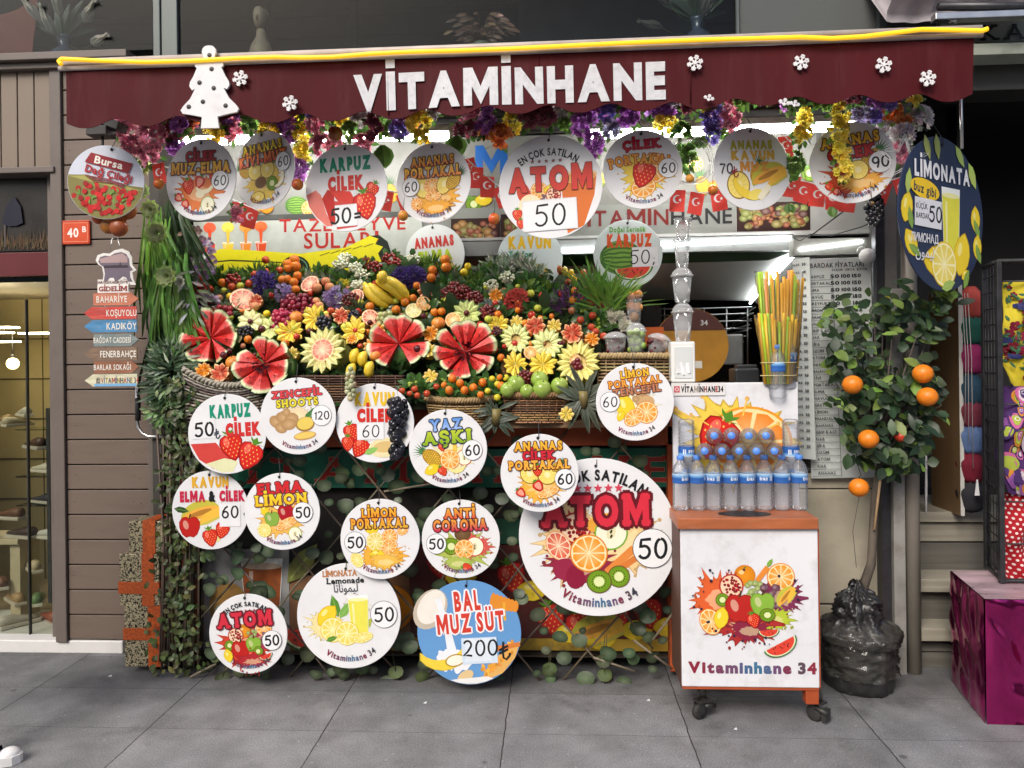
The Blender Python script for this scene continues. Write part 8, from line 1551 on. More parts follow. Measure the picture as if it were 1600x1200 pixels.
# ================================================================ left: arrows, gift boxes, pipe, dried oranges
q = P(180, 460, -.02); t = thing('direction_signs', 'hanging stack of coloured wooden direction arrows under a bear shaped board', 'sign', q); s1 = S(180, 500, -.02)
mb = MB(); bear = [(-30, 52), (-27, 60), (-18, 63), (-8, 62), (0, 67), (12, 69), (21, 65), (26, 56), (27, 44), (33, 36), (27, 33), (28, 22), (32, 14), (24, 14), (20, 22), (14, 24), (8, 18), (0, 14), (-2, 22), (-9, 22), (-14, 16), (-20, 16), (-18, 30), (-20, 42), (-26, 46)]
def sc_(p, k=1.): return [(x * s1 * k, y * s1 * k) for x, y in p]
mb.prism(sc_(bear), 0, .006, (.75, .73, .7)); bb = mb.build('bear_board', WOODV, t, (0, 0, 0)); a = Art(s1)
ins = [(x * .86, 41 + (y - 41) * .82) for x, y in bear]; a.poly(ins, (.16, .13, .17)); a.poly([(-24, 54), (-8, 58), (12, 62), (20, 56), (20, 48), (-22, 48)], (.42, .30, .30)); a.poly([(-18, 40), (22, 40), (20, 44), (10, 44), (9, 50), (7, 44), (-16, 44)], (.05, .04, .05)); a.mb.build('picture', PRINT, bb, (0, -.001, 0))
mb = MB(); mb.prism(sc_([(-27, 14.5), (22, 14.5), (22, 22), (-27, 23)]), .002, .007, (.72, .68, .64)); mb.prism(sc_([(-27, 2.5), (21, 2.5), (21, 15), (-27, 15)]), .0, .006, (.75, .72, .68)); bb = mb.build('name_board', WOODV, t, (0, -.003, 0)); a = Art(s1); a.text("HAYDİ KADIKÖY'E", -3, 18.6, 4.2, (.12, .05, .04), W=46, off=.02); a.text('GİDELİM', -3, 8.6, 7.2, (.25, .05, .04), W=44, off=.04, slab=True); a.mb.build('lettering', PRINT, bb, (0, -.0005, 0))
mb = MB()
for sx in (-1, 1): mb.tube([(sx * 4 * s1, .003, 86 * s1), (sx * 9 * s1, .003, 64 * s1)], .002, 5)
for sx in (-18, 20): mb.tube([(sx * s1, .009, 8 * s1), (sx * s1, .009, -140 * s1)], .0014, 5)
mb.build('chain', MET, t)
AR = [('BAHARİYE', 7, 1, (.50, .16, .09), 468 - 1), ('KOŞUYOLU', 0, -1, (.50, .05, .04), 488), ('KADIKÖY', 0, -1, (.055, .22, .42), 508), ('BAĞDAT CADDESİ', 9, 1, (.17, .22, .22), 529), ('FENERBAHÇE', 0, -1, (.20, .125, .08), 550), ('BARLAR SOKAĞI', 9, 1, (.26, .10, .05), 570), ('@VİTAMİNHANE 34', 0, -1, (.62, .60, .42), 590)]
for i, (tx, _, dr, c, py) in enumerate(AR):
    y = 460 - py; x0, x1 = (-38, 36) if dr < 0 else (-38, 36); hh = 9.3; lx_ = 7
    pts = [(-34, hh), (24, hh), (24 + 12, 0), (24, -hh), (-34, -hh)] if dr > 0 else [(33, hh), (-36, hh), (-49, 0), (-36, -hh), (33, -hh)]
    mb = MB(); cc = lambda: 0; mb.prism([(x * s1, (yy + y) * s1) for x, yy in pts], 0, .007, c); m_ = mat('weathered_arrow_board', None, rough=.6, var=.28, vs=9, stretch=(1, 1, 7), dirt=.35, ds=16, dirtcol=(.45, .36, .28)); ab = mb.build('arrow_board', m_, t, (0, -.002 - .001 * (i % 2), 0)); ab['label'] = 'arrow board lettered %s pointing %s' % (tx.replace('@', ''), 'right' if dr > 0 else 'left')
    a = Art(s1); fc = (.78, .74, .66) if i < 6 else (.12, .1, .1); a.text(tx, -5 if dr > 0 else (4 if i in (0, 4) else (10 if i in (1, 2) else 2)), y, 10 if i in (0, 1, 2, 4) else 8.5, fc, W=(48, 47, 47, 58, 56, 58, 66)[i], off=.015, gap=.1, cols=None if i < 6 else [(.1, .08, .08), (.4, .1, .08), (.1, .15, .3), (.35, .25, .05)])
    if i == 6: a.rect(-34, y - 9, 32, y - 5, (.2, .42, .65))
    a.mb.build('lettering', PRINT, ab, (0, -.0012, 0))
t = thing('steel_pipe', 'grey bent steel pipe with black sleeve at the left of the ivy', 'pipe', P(215, 590, .16)); o = t.location
mb = MB(); mb.tube([P(x, y, .16) - o for x, y in ((214, 590), (214, 655), (216, 668), (222, 677), (232, 682), (262, 683))], .009, 8); mb.build('pipe', MET, t); mb = MB(); mb.tube([P(215.5, 622, .16) - o, P(215.5, 657, .16) - o], .014, 10); mb.build('sleeve', WIRE, t)
def giftbox(lab, x0, x1, y0, y1, rib, hrib, Y, rz):
    q = P((x0 + x1) / 2, y1, Y); s1 = S((x0 + x1) / 2, y1, Y); W, H = (x1 - x0) * s1 / 2, (y1 - y0) * s1; t = thing('gift_box', lab, 'gift box', q, 'woven gift boxes', (0, 0, R(rz))); mb = MB(); mb.box(-W, W, 0, W * 2 * .8, 0, H - .001, b=.004); mb.build('box', MATS['woven_foil'], t)
    mb = MB(); rx = rib * W; mb.box(rx - .033, rx + .033, -.004, W * 1.6 + .004, .002, H + .003, b=.001); mb.build('ribbon', MATS['orange_tinsel'], t)
    if hrib is not None: mb = MB(); mb.box(-W - .004, W + .004, -.006, W * 1.6, H * hrib - .03, H * hrib + .03, b=.001); mb.build('ribbon', MATS['orange_tinsel'], t)
m = mat('woven_foil', (.30, .25, .15), rough=.4, metal=.35, var=.3, vs=20, bump=.8, bs=130); n_ = m.node_tree; ck = n_.nodes.new('ShaderNodeTexVoronoi'); ck.inputs['Scale'].default_value = 150; tcx = n_.nodes.new('ShaderNodeTexCoord'); n_.links.new(tcx.outputs['Object'], ck.inputs['Vector']); rp = n_.nodes.new('ShaderNodeValToRGB'); rp.color_ramp.elements[0].color = (.02, .018, .012, 1); rp.color_ramp.elements[1].color = (.50, .43, .27, 1); rp.color_ramp.elements[0].position = .25; rp.color_ramp.elements[1].position = .6; sp = n_.nodes.new('ShaderNodeSeparateColor'); n_.links.new(ck.outputs['Color'], sp.inputs[0]); n_.links.new(sp.outputs[0], rp.inputs[0]); n_.links.new(rp.outputs[0], n_.nodes['Principled BSDF'].inputs['Base Color'])
mat('orange_tinsel', (.48, .085, .012), rough=.5, var=.45, vs=90, bump=.9, bs=220)
giftbox('lowest woven gold gift box with orange ribbons beside the ivy column', 195, 258, 948, 1042, .5, .53, .02, 0); giftbox('middle woven gold gift box, widest of the stack of three', 186, 250, 868, 947, .45, .35, .02, -3); giftbox('topmost woven gold gift box of the stack of three', 202, 262, 816, 867, 0.05, None, .03, 2)
# dried orange bundle and lamp bracket under the awning at left
q = P(175, 335, -.30); mb = MB(); s1 = S(175, 335, -.3)
for x, y, r_, c in ((-18, 8, 15, (.42, .12, .02)), (4, 0, 18, (.35, .10, .02)), (22, 6, 14, (.30, .08, .02)), (-8, -16, 13, (.40, .13, .025)), (10, -20, 14, (.28, .07, .02)), (-22, -4, 10, (.45, .08, .02)), (0, 18, 16, (.3, .07, .02))): mb.sphere((x * s1, tr.uniform(.0, .02), y * s1), r_ * s1, 14, 10, (1, .8, 1), jit(c, .2, tr), fn=lambda d, a, th: (1 + .06 * math.sin(7 * a), None))
single('dried_oranges', mb, FRUIT, 'bundle of dried oranges hanging under the Bursa strawberry sign', 'ornament', q)
t = thing('spot_lamp', 'black spot lamp under the awning above the Bursa strawberry sign', 'lamp', P(160, 205, -.3)); mb = MB(); s1 = S(160, 205, -.3); mb.box(-20 * s1, 12 * s1, -.03, .05, -8 * s1, 6 * s1, b=.004); mb.M = Matrix.Translation((12 * s1, 0, 8 * s1)) @ Matrix.Rotation(R(20), 4, 'Y'); mb.box(-22 * s1, 16 * s1, -.02, .06, -3 * s1, 10 * s1, b=.004); mb.build('housing', WIRE, t); mb = MB(); mb.tube([(0, 0, -.02), (.0, .0, -.10)], .006, 6); mb.tube([(.02, .02, .02), (.03, .05, .12)], .008, 6); mb.build('bracket', WIRE, t)

# ================================================================ right: potted tree, box, rack, scarves
q = G(1362, 1092); t = thing('potted_tree', 'artificial orange tree in a pot wrapped with black plastic', 'potted tree', (q.x, q.y + .15, 0)); o = t.location; YT = o.y; s1 = S(1362, 1000, YT)
PLAST = mat('black_plastic_wrap', (.022, .021, .022), rough=.36, var=.3, vs=12, bump=1., bs=40, spec=.5, coat=.12)
def wrinkle(prof, n=90, amp=.008, seed=0, f=5, fz=18):
    mbx = MB(); vs = []
    for i, (r_, z) in enumerate(prof):
        for k in range(n):
            a = 2 * math.pi * k / n; p = Vector((math.cos(a), math.sin(a), 0)); w_ = noise.noise(p * f + Vector((seed, 0, z * fz))) * amp * 1.6 + (abs(noise.noise(p * f * 1.9 + Vector((0, seed, z * fz * 2.1)))) - .25) * amp * 1.7; vs.append(((r_ + w_) * math.cos(a), (r_ + w_) * math.sin(a), max(.001, z + noise.noise(p * 4 + Vector((z * 20, 0, seed))) * amp * .8)))
    mbx.add(vs, [(i * n + k, i * n + (k + 1) % n, (i + 1) * n + (k + 1) % n, (i + 1) * n + k) for i in range(len(prof) - 1) for k in range(n)], None, True); return mbx
pz = lambda py: (1095 - py) * s1
def fine(kp, m=4): return [(kp[i][0] + (kp[i + 1][0] - kp[i][0]) * j / m, kp[i][1] + (kp[i + 1][1] - kp[i][1]) * j / m) for i in range(len(kp) - 1) for j in range(m)] + [kp[-1]]
wrinkle(fine([(.0, .002), (.148, .003), (.157, .02), (.161, pz(1060)), (.165, pz(1020)), (.17, pz(1006)), (.15, pz(1002))], 6), amp=.006, seed=1.3, f=4).build('bucket_wrap', PLAST, t)
wrinkle(fine([(.178, pz(1008)), (.165, pz(1000)), (.13, pz(992)), (.105, pz(984)), (.095, pz(968)), (.09, pz(955)), (.062, pz(946)), (.03, pz(938)), (.022, pz(928))], 6), amp=.017, seed=2.7, f=3.2, fz=24).build('bag_wrap', PLAST, t)
FILM = glass('cling_film', (.93, .93, .92), refl=1.3, rough=.12, opac=.05, col=(.6, .58, .5))
wrinkle(fine([(.168, .075), (.172, .16), (.174, .235)], 12), amp=.011, seed=4.1, f=4, fz=34).build('clear_film', FILM, t)
wrinkle(fine([(.174, pz(1022)), (.196, pz(1014)), (.198, pz(1004)), (.17, pz(997)), (.12, pz(990))], 6), amp=.009, seed=6.2, f=6).build('clear_film', FILM, t)
mb = MB(); mb.tube([(0, 0, pz(965)), (P(1362, 900, YT).x - o.x, .0, pz(900)), (P(1368, 800, YT).x - o.x, .01, pz(800)), (P(1376, 730, YT).x - o.x, .0, pz(730))], [.026, .022, .019, .014], 8, (.11, .09, .07)); mb.tube([P(1366, 828, YT - .03) - o, P(1377, 735, YT - .03) - o], [.006, .006], 6, (.5, .33, .18)); 
for k in range(40): a = tr.uniform(-1.4, 1.4); b = Vector((P(1376, 730, YT).x - o.x, 0, pz(735))); e = b + Vector((math.sin(a) * .25, tr.uniform(-.15, .12), .25 + .55 * tr.random() * math.cos(a))); mb.tube([b, (b + e) / 2 + Vector((0, 0, .05)), e], [.006, .004, .002], 5, (.09, .07, .06))
mb.build('trunk', mat('bark', None, rough=.8, var=.35, vs=14, stretch=(3, 3, .6), bump=.6, bs=60), t)
mb = MB()
for cx, cy, rx, ry, n in ((1380, 560, 82, 82, 100), (1370, 640, 68, 66, 70), (1390, 700, 48, 40, 90), (1318, 500, 40, 36, 45), (1442, 500, 36, 34, 50), (1432, 620, 42, 60, 110), (1335, 600, 40, 70, 90), (1395, 470, 40, 30, 50), (1345, 690, 30, 36, 40), (1440, 690, 20, 40, 22), (1475, 465, 24, 18, 24)):
    for k in range(n):
        a, d = tr.uniform(0, 6.3), tr.random() ** .5; px, py = cx + rx * d * math.cos(a), cy + ry * d * math.sin(a); c = P(px, py, YT + tr.uniform(-.16, .12)) - o; br = tr.random(); col = jit((.024, .050, .022) if br < .52 else ((.06, .10, .035) if br < .85 else (.16, .26, .05)), .35, tr); mb.leaf(c, (tr.uniform(-1, 1), -.5, tr.uniform(-1, .3)), (tr.uniform(-.6, .6), -1, tr.uniform(0, .8)), tr.uniform(13, 32) * s1, tr.uniform(9, 17) * s1, col, .15, .2)
mb.build('crown', LEAF, t)
for k, (px, py, dY) in enumerate(((1332, 601, -.19), (1442, 584, -.18), (1449, 620, -.2), (1357, 686, -.19), (1342, 762, -.12), (1407, 682, -.12))):
    mb = MB(); rr = (15 if k < 5 else 9) * s1; mb.sphere((0, 0, 0), rr, 18, 12, (1, 1, .95), (.75, .21, .012) if k < 5 else (.5, .05, .02)); og = mb.build('orange', FRUIT, t, P(px, py, YT + dY) - o)
    if k == 4: mb = MB(); mb.tube([(0, 0, rr), (.01, 0, .06), (-.01, 0, .12), (.0, .02, .2)], .002, 5, (.03, .03, .02)); mb.tube([(.0, 0, -rr), (-.03, .0, -.2), (.0, .04, -.38)], .0012, 4, (.1, .09, .06)); mb.build('stalk', WIRE, og)
# magenta foil box
a_, b_ = G(1541, 1131), G(1488, 1064); t = thing('foil_box', 'shiny magenta foil covered box carrying the scarf rack', 'box', (a_.x, a_.y, 0)); zt = P(1541, 936, a_.y).z; dx, dy = b_.x - a_.x, b_.y - a_.y
FOIL = mat('magenta_foil', (.50, .035, .20), rough=.17, metal=.95, var=.35, vs=3, stretch=(2, 2, .6), bump=1., bs=5, rv=.1)
mb = MB(); mb.add([(0, 0, 0), (1.1, -.03, 0), (1.1 + dx, dy, 0), (dx, dy, 0), (0, 0, zt), (1.1, -.03, zt), (1.1 + dx, dy, zt), (dx, dy, zt)], [(1, 2, 6, 5), (2, 3, 7, 6)])
def wrink(p0, p1, n, m, sd, am):
    p0, p1 = Vector(p0), Vector(p1); e = p1 - p0; nn = Vector((e.y, -e.x, 0)).normalized(); vs = []
    for i in range(n + 1):
        for j in range(m + 1):
            u, v_ = i / n, j / m; x = e.length * u; z = zt * v_; k = math.sin(math.pi * u) ** .3 * math.sin(math.pi * v_) ** .3; w_ = am * noise.noise(Vector((x * 15 + z * 6, z * 8 + sd, sd))) + .006 * noise.noise(Vector((x * 17 + z * 8, z * 4, sd))) + .002 * noise.noise(Vector((x * 40, z * 24, sd))); vs.append(p0 + e * u + Vector((0, 0, z)) + nn * (w_ * k + .004 + .01 * k))
    mb.add(vs, [(i * (m + 1) + j, (i + 1) * (m + 1) + j, (i + 1) * (m + 1) + j + 1, i * (m + 1) + j + 1) for i in range(n) for j in range(m)], None, True)
wrink((0, 0, 0), (1.1, -.03, 0), 70, 36, 3.37, .05); wrink((dx, dy, 0), (0, 0, 0), 30, 36, 8, .018); mb.build('sides', FOIL, t)
mb = MB(); mb.add([(0, 0, zt + .001), (1.1, -.03, zt + .001), (1.1 + dx, dy, zt + .001), (dx, dy, zt + .001)], [(0, 1, 2, 3)]); mb.build('top', mat('pale_marbled_top', (.42, .30, .33), rough=.3, var=.45, vs=5, stretch=(1, 3, 1)), t)
# display rack
YR = a_.y + .22; q = P(1568, 925, YR); t = thing('display_rack', 'dark steel display rack of scarves at the right edge', 'rack', (q.x, YR, zt + .002)); o = t.location; mb = MB()
ztop = P(1560, 404, YR).z - o.z
X0, X1 = P(1540, 700, YR + .25).x - o.x, P(1563, 700, YR).x - o.x; X2 = X1 + .8
for x, y in ((X0, .25), (X1, 0), (X2, 0), (X2, .3)): mb.box(x - .011, x + .011, y - .011, y + .011, 0, ztop - .012, b=.002)
for z in (ztop - .011, .012): mb.tube([(X0, .25, z), (X1, 0, z), (X2, 0, z)], .011, 6)
mb.build('frame', DARKMET, t); mb = MB()
for k in range(19): z = ztop * (k + .6) / 19.5; mb.tube([(X0, .25, z), (X1, 0, z)], .0035, 5)
for k in range(5): u = (k + .5) / 5; mb.tube([(X0 + (X1 - X0) * u, .25 - .25 * u, 0), (X0 + (X1 - X0) * u, .25 - .25 * u, ztop)], .002, 4)
for z in (ztop * .25, ztop * .12, ztop * .55, ztop * .93): mb.tube([(X1, .01, z), (X2, .01, z)], .004, 5)
mb.build('wire_grid', DARKMET, t)
def scarf(lab, x0, x1, y0, y1, base, fn, dy=.03):
    q = P((x0 + x1) / 2, (y0 + y1) / 2, YR + dy); s1 = S((x0 + x1) / 2, (y0 + y1) / 2, YR + dy); W, H = (x1 - x0) * s1, (y1 - y0) * s1; mb = MB(); n, m_ = 24, 18; vs = []
    f = lambda u, v_: Vector(((u - .5) * W + .012 * math.sin(v_ * 7 + u * 3), .028 * math.sin(u * 17 + 1.5 * math.sin(v_ * 4)) * (.4 + .6 * v_) + .012 * math.sin(v_ * 11 + u * 5), (.5 - v_) * H - .02 * math.sin(u * 9) * v_))
    t = thing('scarf', lab, 'scarf', q, 'scarves on the rack')
    for j in range(m_ + 1):
        for i in range(n + 1): vs.append(f(i / n, j / m_))
    fs = [(j * (n + 1) + i, (j + 1) * (n + 1) + i, (j + 1) * (n + 1) + i + 1, j * (n + 1) + i + 1) for j in range(m_) for i in range(n)]; mb.add(vs, fs, base, True); mb.add([v + Vector((0, .004, 0)) for v in vs], [g[::-1] for g in fs], base, True); mb.build('fabric', CLOTH, t)
    a = Art(1.); fn(a, W, H); 
    for i, v in enumerate(a.mb.v): u, w_ = min(1, max(0, v.x / W + .5)), min(1, max(0, .5 - v.z / H)); p = f(u, w_); a.mb.v[i] = Vector((p.x, p.y + v.y - .0025, p.z))
    a.mb.build('printed_pattern', CLOTH, t)
sr = random.Random(9)
def flo(a, W, H):
    for k in range(120):
        x, y = sr.uniform(-.46, .46) * W, sr.uniform(-.46, .46) * H; c = sr.choice([(.16, .01, .025), (.22, .015, .04), (.03, .035, .12)]); r_ = sr.uniform(.007, .017)
        for j in range(5): b = j * 1.257; a.ell(x + r_ * .7 * math.cos(b), y + r_ * .7 * math.sin(b), r_ * .6, None, jit(c, .3, sr), n=8, dz=.15)
        for j in range(2): a.leafp(x + sr.uniform(-.04, .04), y + sr.uniform(-.04, .04), .016, sr.uniform(0, 6), (.03, .10, .06))
def pais(a, W, H):
    for k in range(85):
        x, y, r_ = sr.uniform(-.45, .45) * W, sr.uniform(-.45, .45) * H, sr.uniform(.012, .034); cs = sr.sample([(.5, .12, .28), (.35, .42, .06), (.55, .45, .5), (.06, .03, .12), (.5, .2, .03), (.2, .07, .25)], 3); ph = sr.uniform(0, 6)
        for s_, c in zip((1, .78, .5), cs): a.poly([(x + r_ * s_ * (1 - .45 * math.cos(b - ph) ** 3 * .5) * math.cos(b), y + r_ * s_ * 1.4 * (1 - .3 * math.sin(b)) * math.sin(b)) for b in (2 * math.pi * i / 18 for i in range(18))], c)
        a.ring(x, y, r_ * .3, r_ * .08, (.75, .7, .7), 12)
def dots(a, W, H):
    for i in range(15):
        for j in range(22): a.ell((i + .5 + .5 * (j % 2)) / 15.5 * W - W / 2, (j + .5) / 22 * H - H / 2, .0055, None, (.72, .62, .6), n=8, dz=0)
scarf('yellow scarf with dark red roses hanging high on the rack', 1568, 1690, 435, 600, (.55, .45, .035), flo); scarf('purple paisley scarf in the middle of the rack', 1564, 1690, 600, 770, (.065, .025, .11), pais, .02); scarf('red scarf with white polka dots low on the rack', 1568, 1690, 768, 925, (.36, .012, .02), dots, .04)
# bundles of trousers hanging in the doorway
for k, (py, c, nm) in enumerate(((475, (.36, .06, .05), 'coral'), (515, (.02, .10, .075), 'dark green'), (560, (.30, .03, .12), 'pink'), (610, (.03, .07, .11), 'teal'), (645, (.16, .03, .05), 'maroon'), (685, (.10, .16, .32), 'light blue'), (730, (.16, .015, .03), 'crimson'), (775, (.03, .03, .035), 'charcoal'))):
    q = P(1517, py, .30); mb = MB(); s1 = S(1517, py, .3); mb.sphere((0, 0, 0), 24 * s1, 22, 14, (.85, .7, 1.15), c, fn=lambda d, a, th: (1 + .10 * math.sin(9 * a + 3 * d.z) * math.sin(th) + .05 * math.sin(6 * th), None)); single('fabric_bundle', mb, CLOTH, '%s fabric bundle hanging between the door leaf and the rack' % nm, 'fabric', q, 'fabric bundles in the doorway')
mb = MB(); q = P(1510, 460, .24)
for dx in (0, 4, 9): mb.tube([P(1503 + dx, 458, .24) - q, P(1509 + dx, 560, .22) - q, P(1508 + dx * 1.4, 660 + dx * 8, .23) - q], .0018, 5)
single('cord_bundle', mb, mat('white_cord', (.5, .47, .45), rough=.7), 'pale cords hanging over the fabric bundles in the doorway', 'cord', q)
mb = MB(); q = P(1527, 765, .2); mb.prism([(-.012, -.03), (.012, -.03), (.004, .05), (-.002, .05)], 0, .003, (.75, .75, .75)); single('paper_tag', mb, PRINT, 'small white paper tag between bundles and rack', 'tag', q)
mb = MB(); q = G(1447, 806, P(1447, 800, .3).z + .0); mb.tube([P(1447, 690, .38) - q, P(1447, 760, .38) - q, P(1447, 802, .36) - q], [.004, .007, .005], 6); single('knotted_rope', mb, CLOTH, 'knotted pale rope hanging by the brown door leaf', 'rope', q)
for px, py, lab in ((172, 1057, 'tiny white paper scrap on the paving below the gift boxes'), (664, 1099, 'tiny white paper scrap on the paving below the blue sign'), (1149, 1140, 'tiny white paper scrap on the paving in front of the cart'), (1013, 1095, 'tiny pale scrap on the paving left of the cart wheel')):
    q = G(px, py); mb = MB(); mb.add([(-.009, -.006, .003), (.008, -.004, .001), (.006, .008, .006), (-.004, .006, .002)], [(0, 1, 2, 3)], (.7, .7, .7)); single('paper_scrap', mb, PRINT, lab, 'litter', q)
# ================================================================ passer-by whose shoe steps in at the left edge
q = G(36, 1190); t = thing('person', 'person in dark trousers stepping in at bottom left, black and white canvas shoe', 'person', (q.x, q.y, 0), rot=(0, 0, R(12)))
J = [((-.20, .0, .09), .048), ((-.19, .02, .30), .055), ((-.24, .03, .52), .065), ((-.30, .04, .74), .085), ((-.36, .06, .93), .12), ((-.37, .06, 1.10), .125), ((-.36, .06, 1.28), .145), ((-.35, .06, 1.42), .11), ((-.34, .06, 1.52), .055), ((-.32, .06, 1.58), .075), ((-.31, .06, 1.68), .095), ((-.33, .06, 1.76), .06),
     ((-.42, .14, .74), .085), ((-.52, .16, .5), .062), ((-.66, .17, .30), .052), ((-.78, .17, .12), .045),
     ((-.34, -.12, 1.40), .06), ((-.32, -.17, 1.15), .045), ((-.22, -.15, .95), .036), ((-.18, -.14, .86), .034), ((-.34, .24, 1.40), .06), ((-.40, .28, 1.15), .045), ((-.36, .26, .95), .036), ((-.34, .25, .86), .034)]
ED = [(i, i + 1) for i in range(11)] + [(4, 12), (12, 13), (13, 14), (14, 15), (7, 16), (16, 17), (17, 18), (18, 19), (7, 20), (20, 21), (21, 22), (22, 23)]
me = bpy.data.meshes.new('figure'); me.from_pydata([j[0] for j in J], ED, []); fo = bpy.data.objects.new('figure', me); COL.objects.link(fo); fo.modifiers.new('s', 'SKIN')
if not me.skin_vertices: me.attributes.new('skin', 'FLOAT', 'POINT')
for i, sv in enumerate(me.skin_vertices[0].data): sv.radius = (J[i][1], J[i][1]); sv.use_root = i == 4
ss = fo.modifiers.new('u', 'SUBSURF'); ss.levels = 2; ss.render_levels = 2
dg = bpy.context.evaluated_depsgraph_get(); em = bpy.data.meshes.new_from_object(fo.evaluated_get(dg)); bpy.data.objects.remove(fo); mb = MB()
SK, TRO, JK = (.42, .24, .17), (.012, .012, .016), (.03, .04, .06)
vc = [TRO if v.co.z < .95 else (SK if v.co.z > 1.5 else JK) for v in em.vertices]; mb.add([v.co.copy() for v in em.vertices], [tuple(p.vertices) for p in em.polygons], vc, True); mb.build('body', CLOTH, t)
mb = MB(); mb.sphere((-.325, .06, 1.715), .108, 16, 12, (1, .95, .85), (.03, .02, .015)); mb.build('hair', CLOTH, t)
mb = MB(); mb.sphere((-.215, .06, 1.655), .016, 8, 6, (1, .7, 1.3), SK); mb.build('nose', CLOTH, t)
def sneaker(x, y, z, ry):
    m_ = Matrix.Translation((x, y, z)) @ Matrix.Rotation(ry, 4, 'Y'); mb = MB(); mb.M = m_; n = 20; sec = [(-.085, .03), (-.05, .036), (.0, .036), (.06, .042), (.12, .043), (.165, .034), (.185, .012)]
    out = [(x_, w_) for x_, w_ in sec] + [(x_, -w_) for x_, w_ in sec[::-1]]; mb.add([(a, b, .0) for a, b in out] + [(a, b, .034) for a, b in out], [tuple(range(len(out)))[::-1], tuple(range(len(out), 2 * len(out)))] + [(i, (i + 1) % len(out), (i + 1) % len(out) + len(out), i + len(out)) for i in range(len(out))], (.74, .73, .72)); mb.sphere((.142, 0, .034), .038, 14, 8, (1.0, .92, .7), (.74, .73, .72)); sh = mb.build('shoe', WOODV, t)
    mb = MB(); mb.M = m_; vs = []; prof = [(-.08, .03, .10), (-.05, .035, .105), (.0, .035, .10), (.05, .038, .085), (.10, .036, .068)]
    for x_, w_, h_ in prof:
        for k in range(9): a = math.pi * k / 8; vs.append((x_, w_ * math.cos(a), .03 + (h_ - .03) * math.sin(a) ** .7))
    mb.add(vs, [(i * 9 + k, (i + 1) * 9 + k, (i + 1) * 9 + k + 1, i * 9 + k + 1) for i in range(4) for k in range(8)], (.014, .014, .018), True); mb.build('canvas_upper', CLOTH, sh)
    mb = MB(); mb.M = m_
    for k in range(4): x_ = .03 + k * .022; z_ = .097 - k * .008; mb.tube([(x_, -.024, z_ - .012), (x_, 0, z_), (x_, .024, z_ - .012)], .003, 5, (.7, .7, .7))
    mb.build('laces', CLOTH, sh)
sneaker(-.19, .0, .002, 0); sneaker(-.80, .17, .05, R(35))
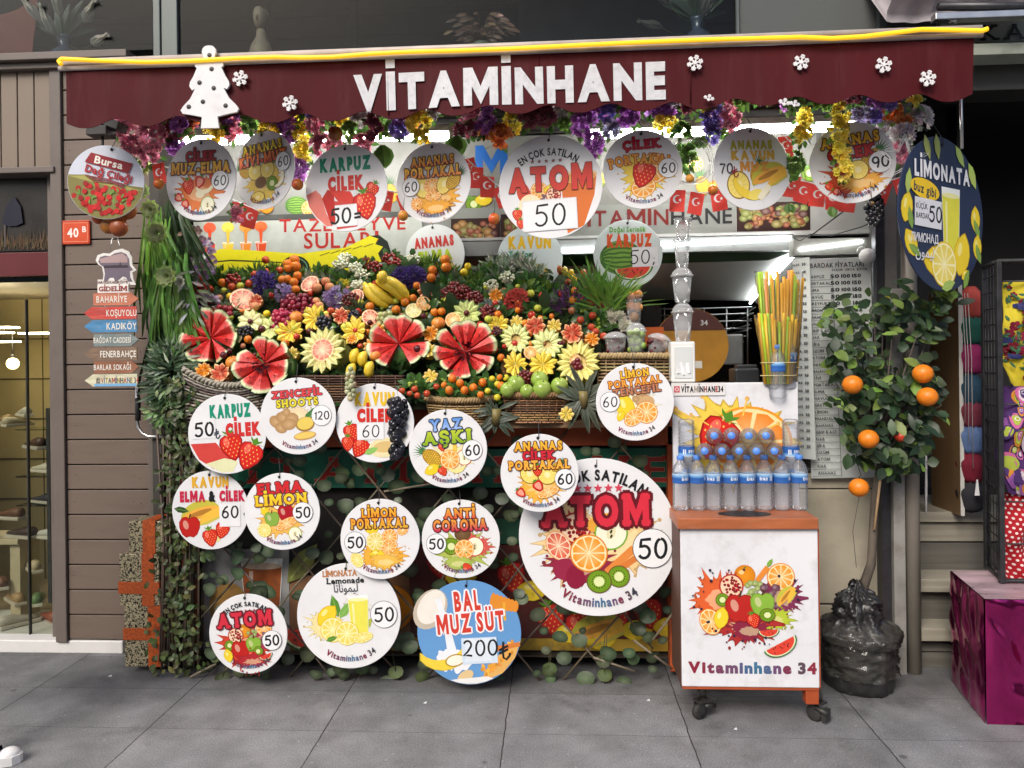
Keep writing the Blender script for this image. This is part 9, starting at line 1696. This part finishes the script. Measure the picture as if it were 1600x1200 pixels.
# ================================================================ labels: say which one by what it stands next to
ANCH = [(314, 281, 'the MUZ-ELMA sign'), (413, 266, 'the KIVI-MUZ sign'), (541, 294, 'the upper KARPUZ CILEK sign'), (677, 286, 'the ANANAS PORTAKAL sign'), (860, 292, 'the paper-priced ATOM sign'), (1004, 265, 'the CILEK PORTAKAL sign'), (1175, 264, 'the ANANAS KAVUN MUZ sign'), (1332, 254, 'the ANANAS CILEK sign'), (166, 285, 'the Bursa sign'), (1472, 335, 'the navy LIMONATA sign'), (680, 397, 'the ANANAS ELMA sign'), (828, 404, 'the half hidden KAVUN sign'), (981, 397, 'the Dogal Serinlik sign'), (327, 140, 'the tree cutout'), (430, 160, 'the lone left snowflake'), (610, 135, 'the awning letters VIT'), (990, 130, 'the awning letters ANE'), (1240, 160, 'the broken snowflakes'),
        (330, 528, 'the leftmost watermelon flower'), (413, 569, 'the lowest watermelon flower'), (623, 537, 'the middle watermelon flower'), (727, 551, 'the rightmost watermelon flower'), (505, 547, 'the grapefruit centred melon'), (903, 566, 'the biggest melon flower'), (602, 453, 'the big bananas'), (413, 446, 'the left violet plant'), (639, 434, 'the big violet plant'), (888, 468, 'the purple heather'), (313, 451, 'the red geranium'), (809, 470, 'the coral geranium'), (380, 468, 'the big grapefruit half'), (528, 464, 'the wide lilac cabbage'), (443, 458, 'the small lilac cabbage'), (454, 517, 'the left pineapple flower'), (555, 517, 'the middle pineapple flower'), (729, 490, 'the cherry centred green melon'), (806, 529, 'the left green white melon'), (843, 600, 'the green apples'), (466, 476, 'the dark red grapes'), (314, 478, 'the dusky grapes'), (566, 568, 'the four small bananas'), (646, 485, 'the lemon half by two oranges'), (708, 500, 'the lone orange half'), (966, 495, 'the white roses'), (994, 530, 'the green plum cup'), (950, 440, 'the tall grass'), (360, 640, 'the whitewashed basket'), (720, 645, 'the tan basket'), (505, 505, 'the leafy blackberries'), (991, 480, 'the peach cup'), (835, 645, 'the apple basket'), (240, 240, 'the pink blossom mass'), (1410, 250, 'the star frame'), (1078, 252, 'the clear coil'), (466, 650, 'the ZENCEFIL SHOOTS sign'), (700, 701, 'the YAZ ASKI sign'), (992, 628, 'the ZENCEFIL orange sign')]
used = set(o['label'] for o in TAGGED if 'label' in o)
def where(dx, dy):
    ax, ay = abs(dx), abs(dy)
    if ax < .45 * ay: return 'above' if dy < 0 else 'below'
    if ay < .45 * ax: return 'left of' if dx < 0 else 'right of'
    return ('up' if dy < 0 else 'down') + (' left of' if dx < 0 else ' right of')
ORDN = ['first', 'second', 'third', 'fourth', 'fifth', 'sixth', 'seventh', 'eighth', 'ninth', 'tenth', 'eleventh', 'twelfth'] + ['number %d' % k for k in range(13, 60)]
OWN = ('apple', 'rose', 'plum', 'peach', 'grapefruit', 'grape', 'lemon', 'orange', 'berr', 'grass', 'violet', 'cabbage', 'geranium', 'blossom', 'heather', 'cherr')
KIN = {}
for it in LATER:
    o, d, px, py = it
    bad = [w_ for w_ in OWN if w_ in d]
    ok = [a for a in ANCH if math.hypot(px - a[0], py - a[1]) > 6 and not any(w_ in a[2] for w_ in bad)]
    a = min(ok, key=lambda a: math.hypot(px - a[0], py - a[1])); KIN.setdefault((d, a[2]), []).append((px, py, o, a))
for (d, an), L in KIN.items():
    L.sort(key=lambda e: e[0]); n = len(L)
    for k, (px, py, o, a) in enumerate(L):
        if n == 1: lab = '%s %s %s' % (d, where(px - a[0], py - a[1]), an)
        elif n == 2: lab = '%s %s %s, %s of two' % (d, where(px - a[0], py - a[1]), an, ('left', 'right')[k])
        else: lab = '%s, %s from left of %d nearest %s' % (d, ORDN[k], n, an)
        if lab in used: lab += ' too'; o['group'] = o.get('group', d)
        used.add(lab); o['label'] = lab
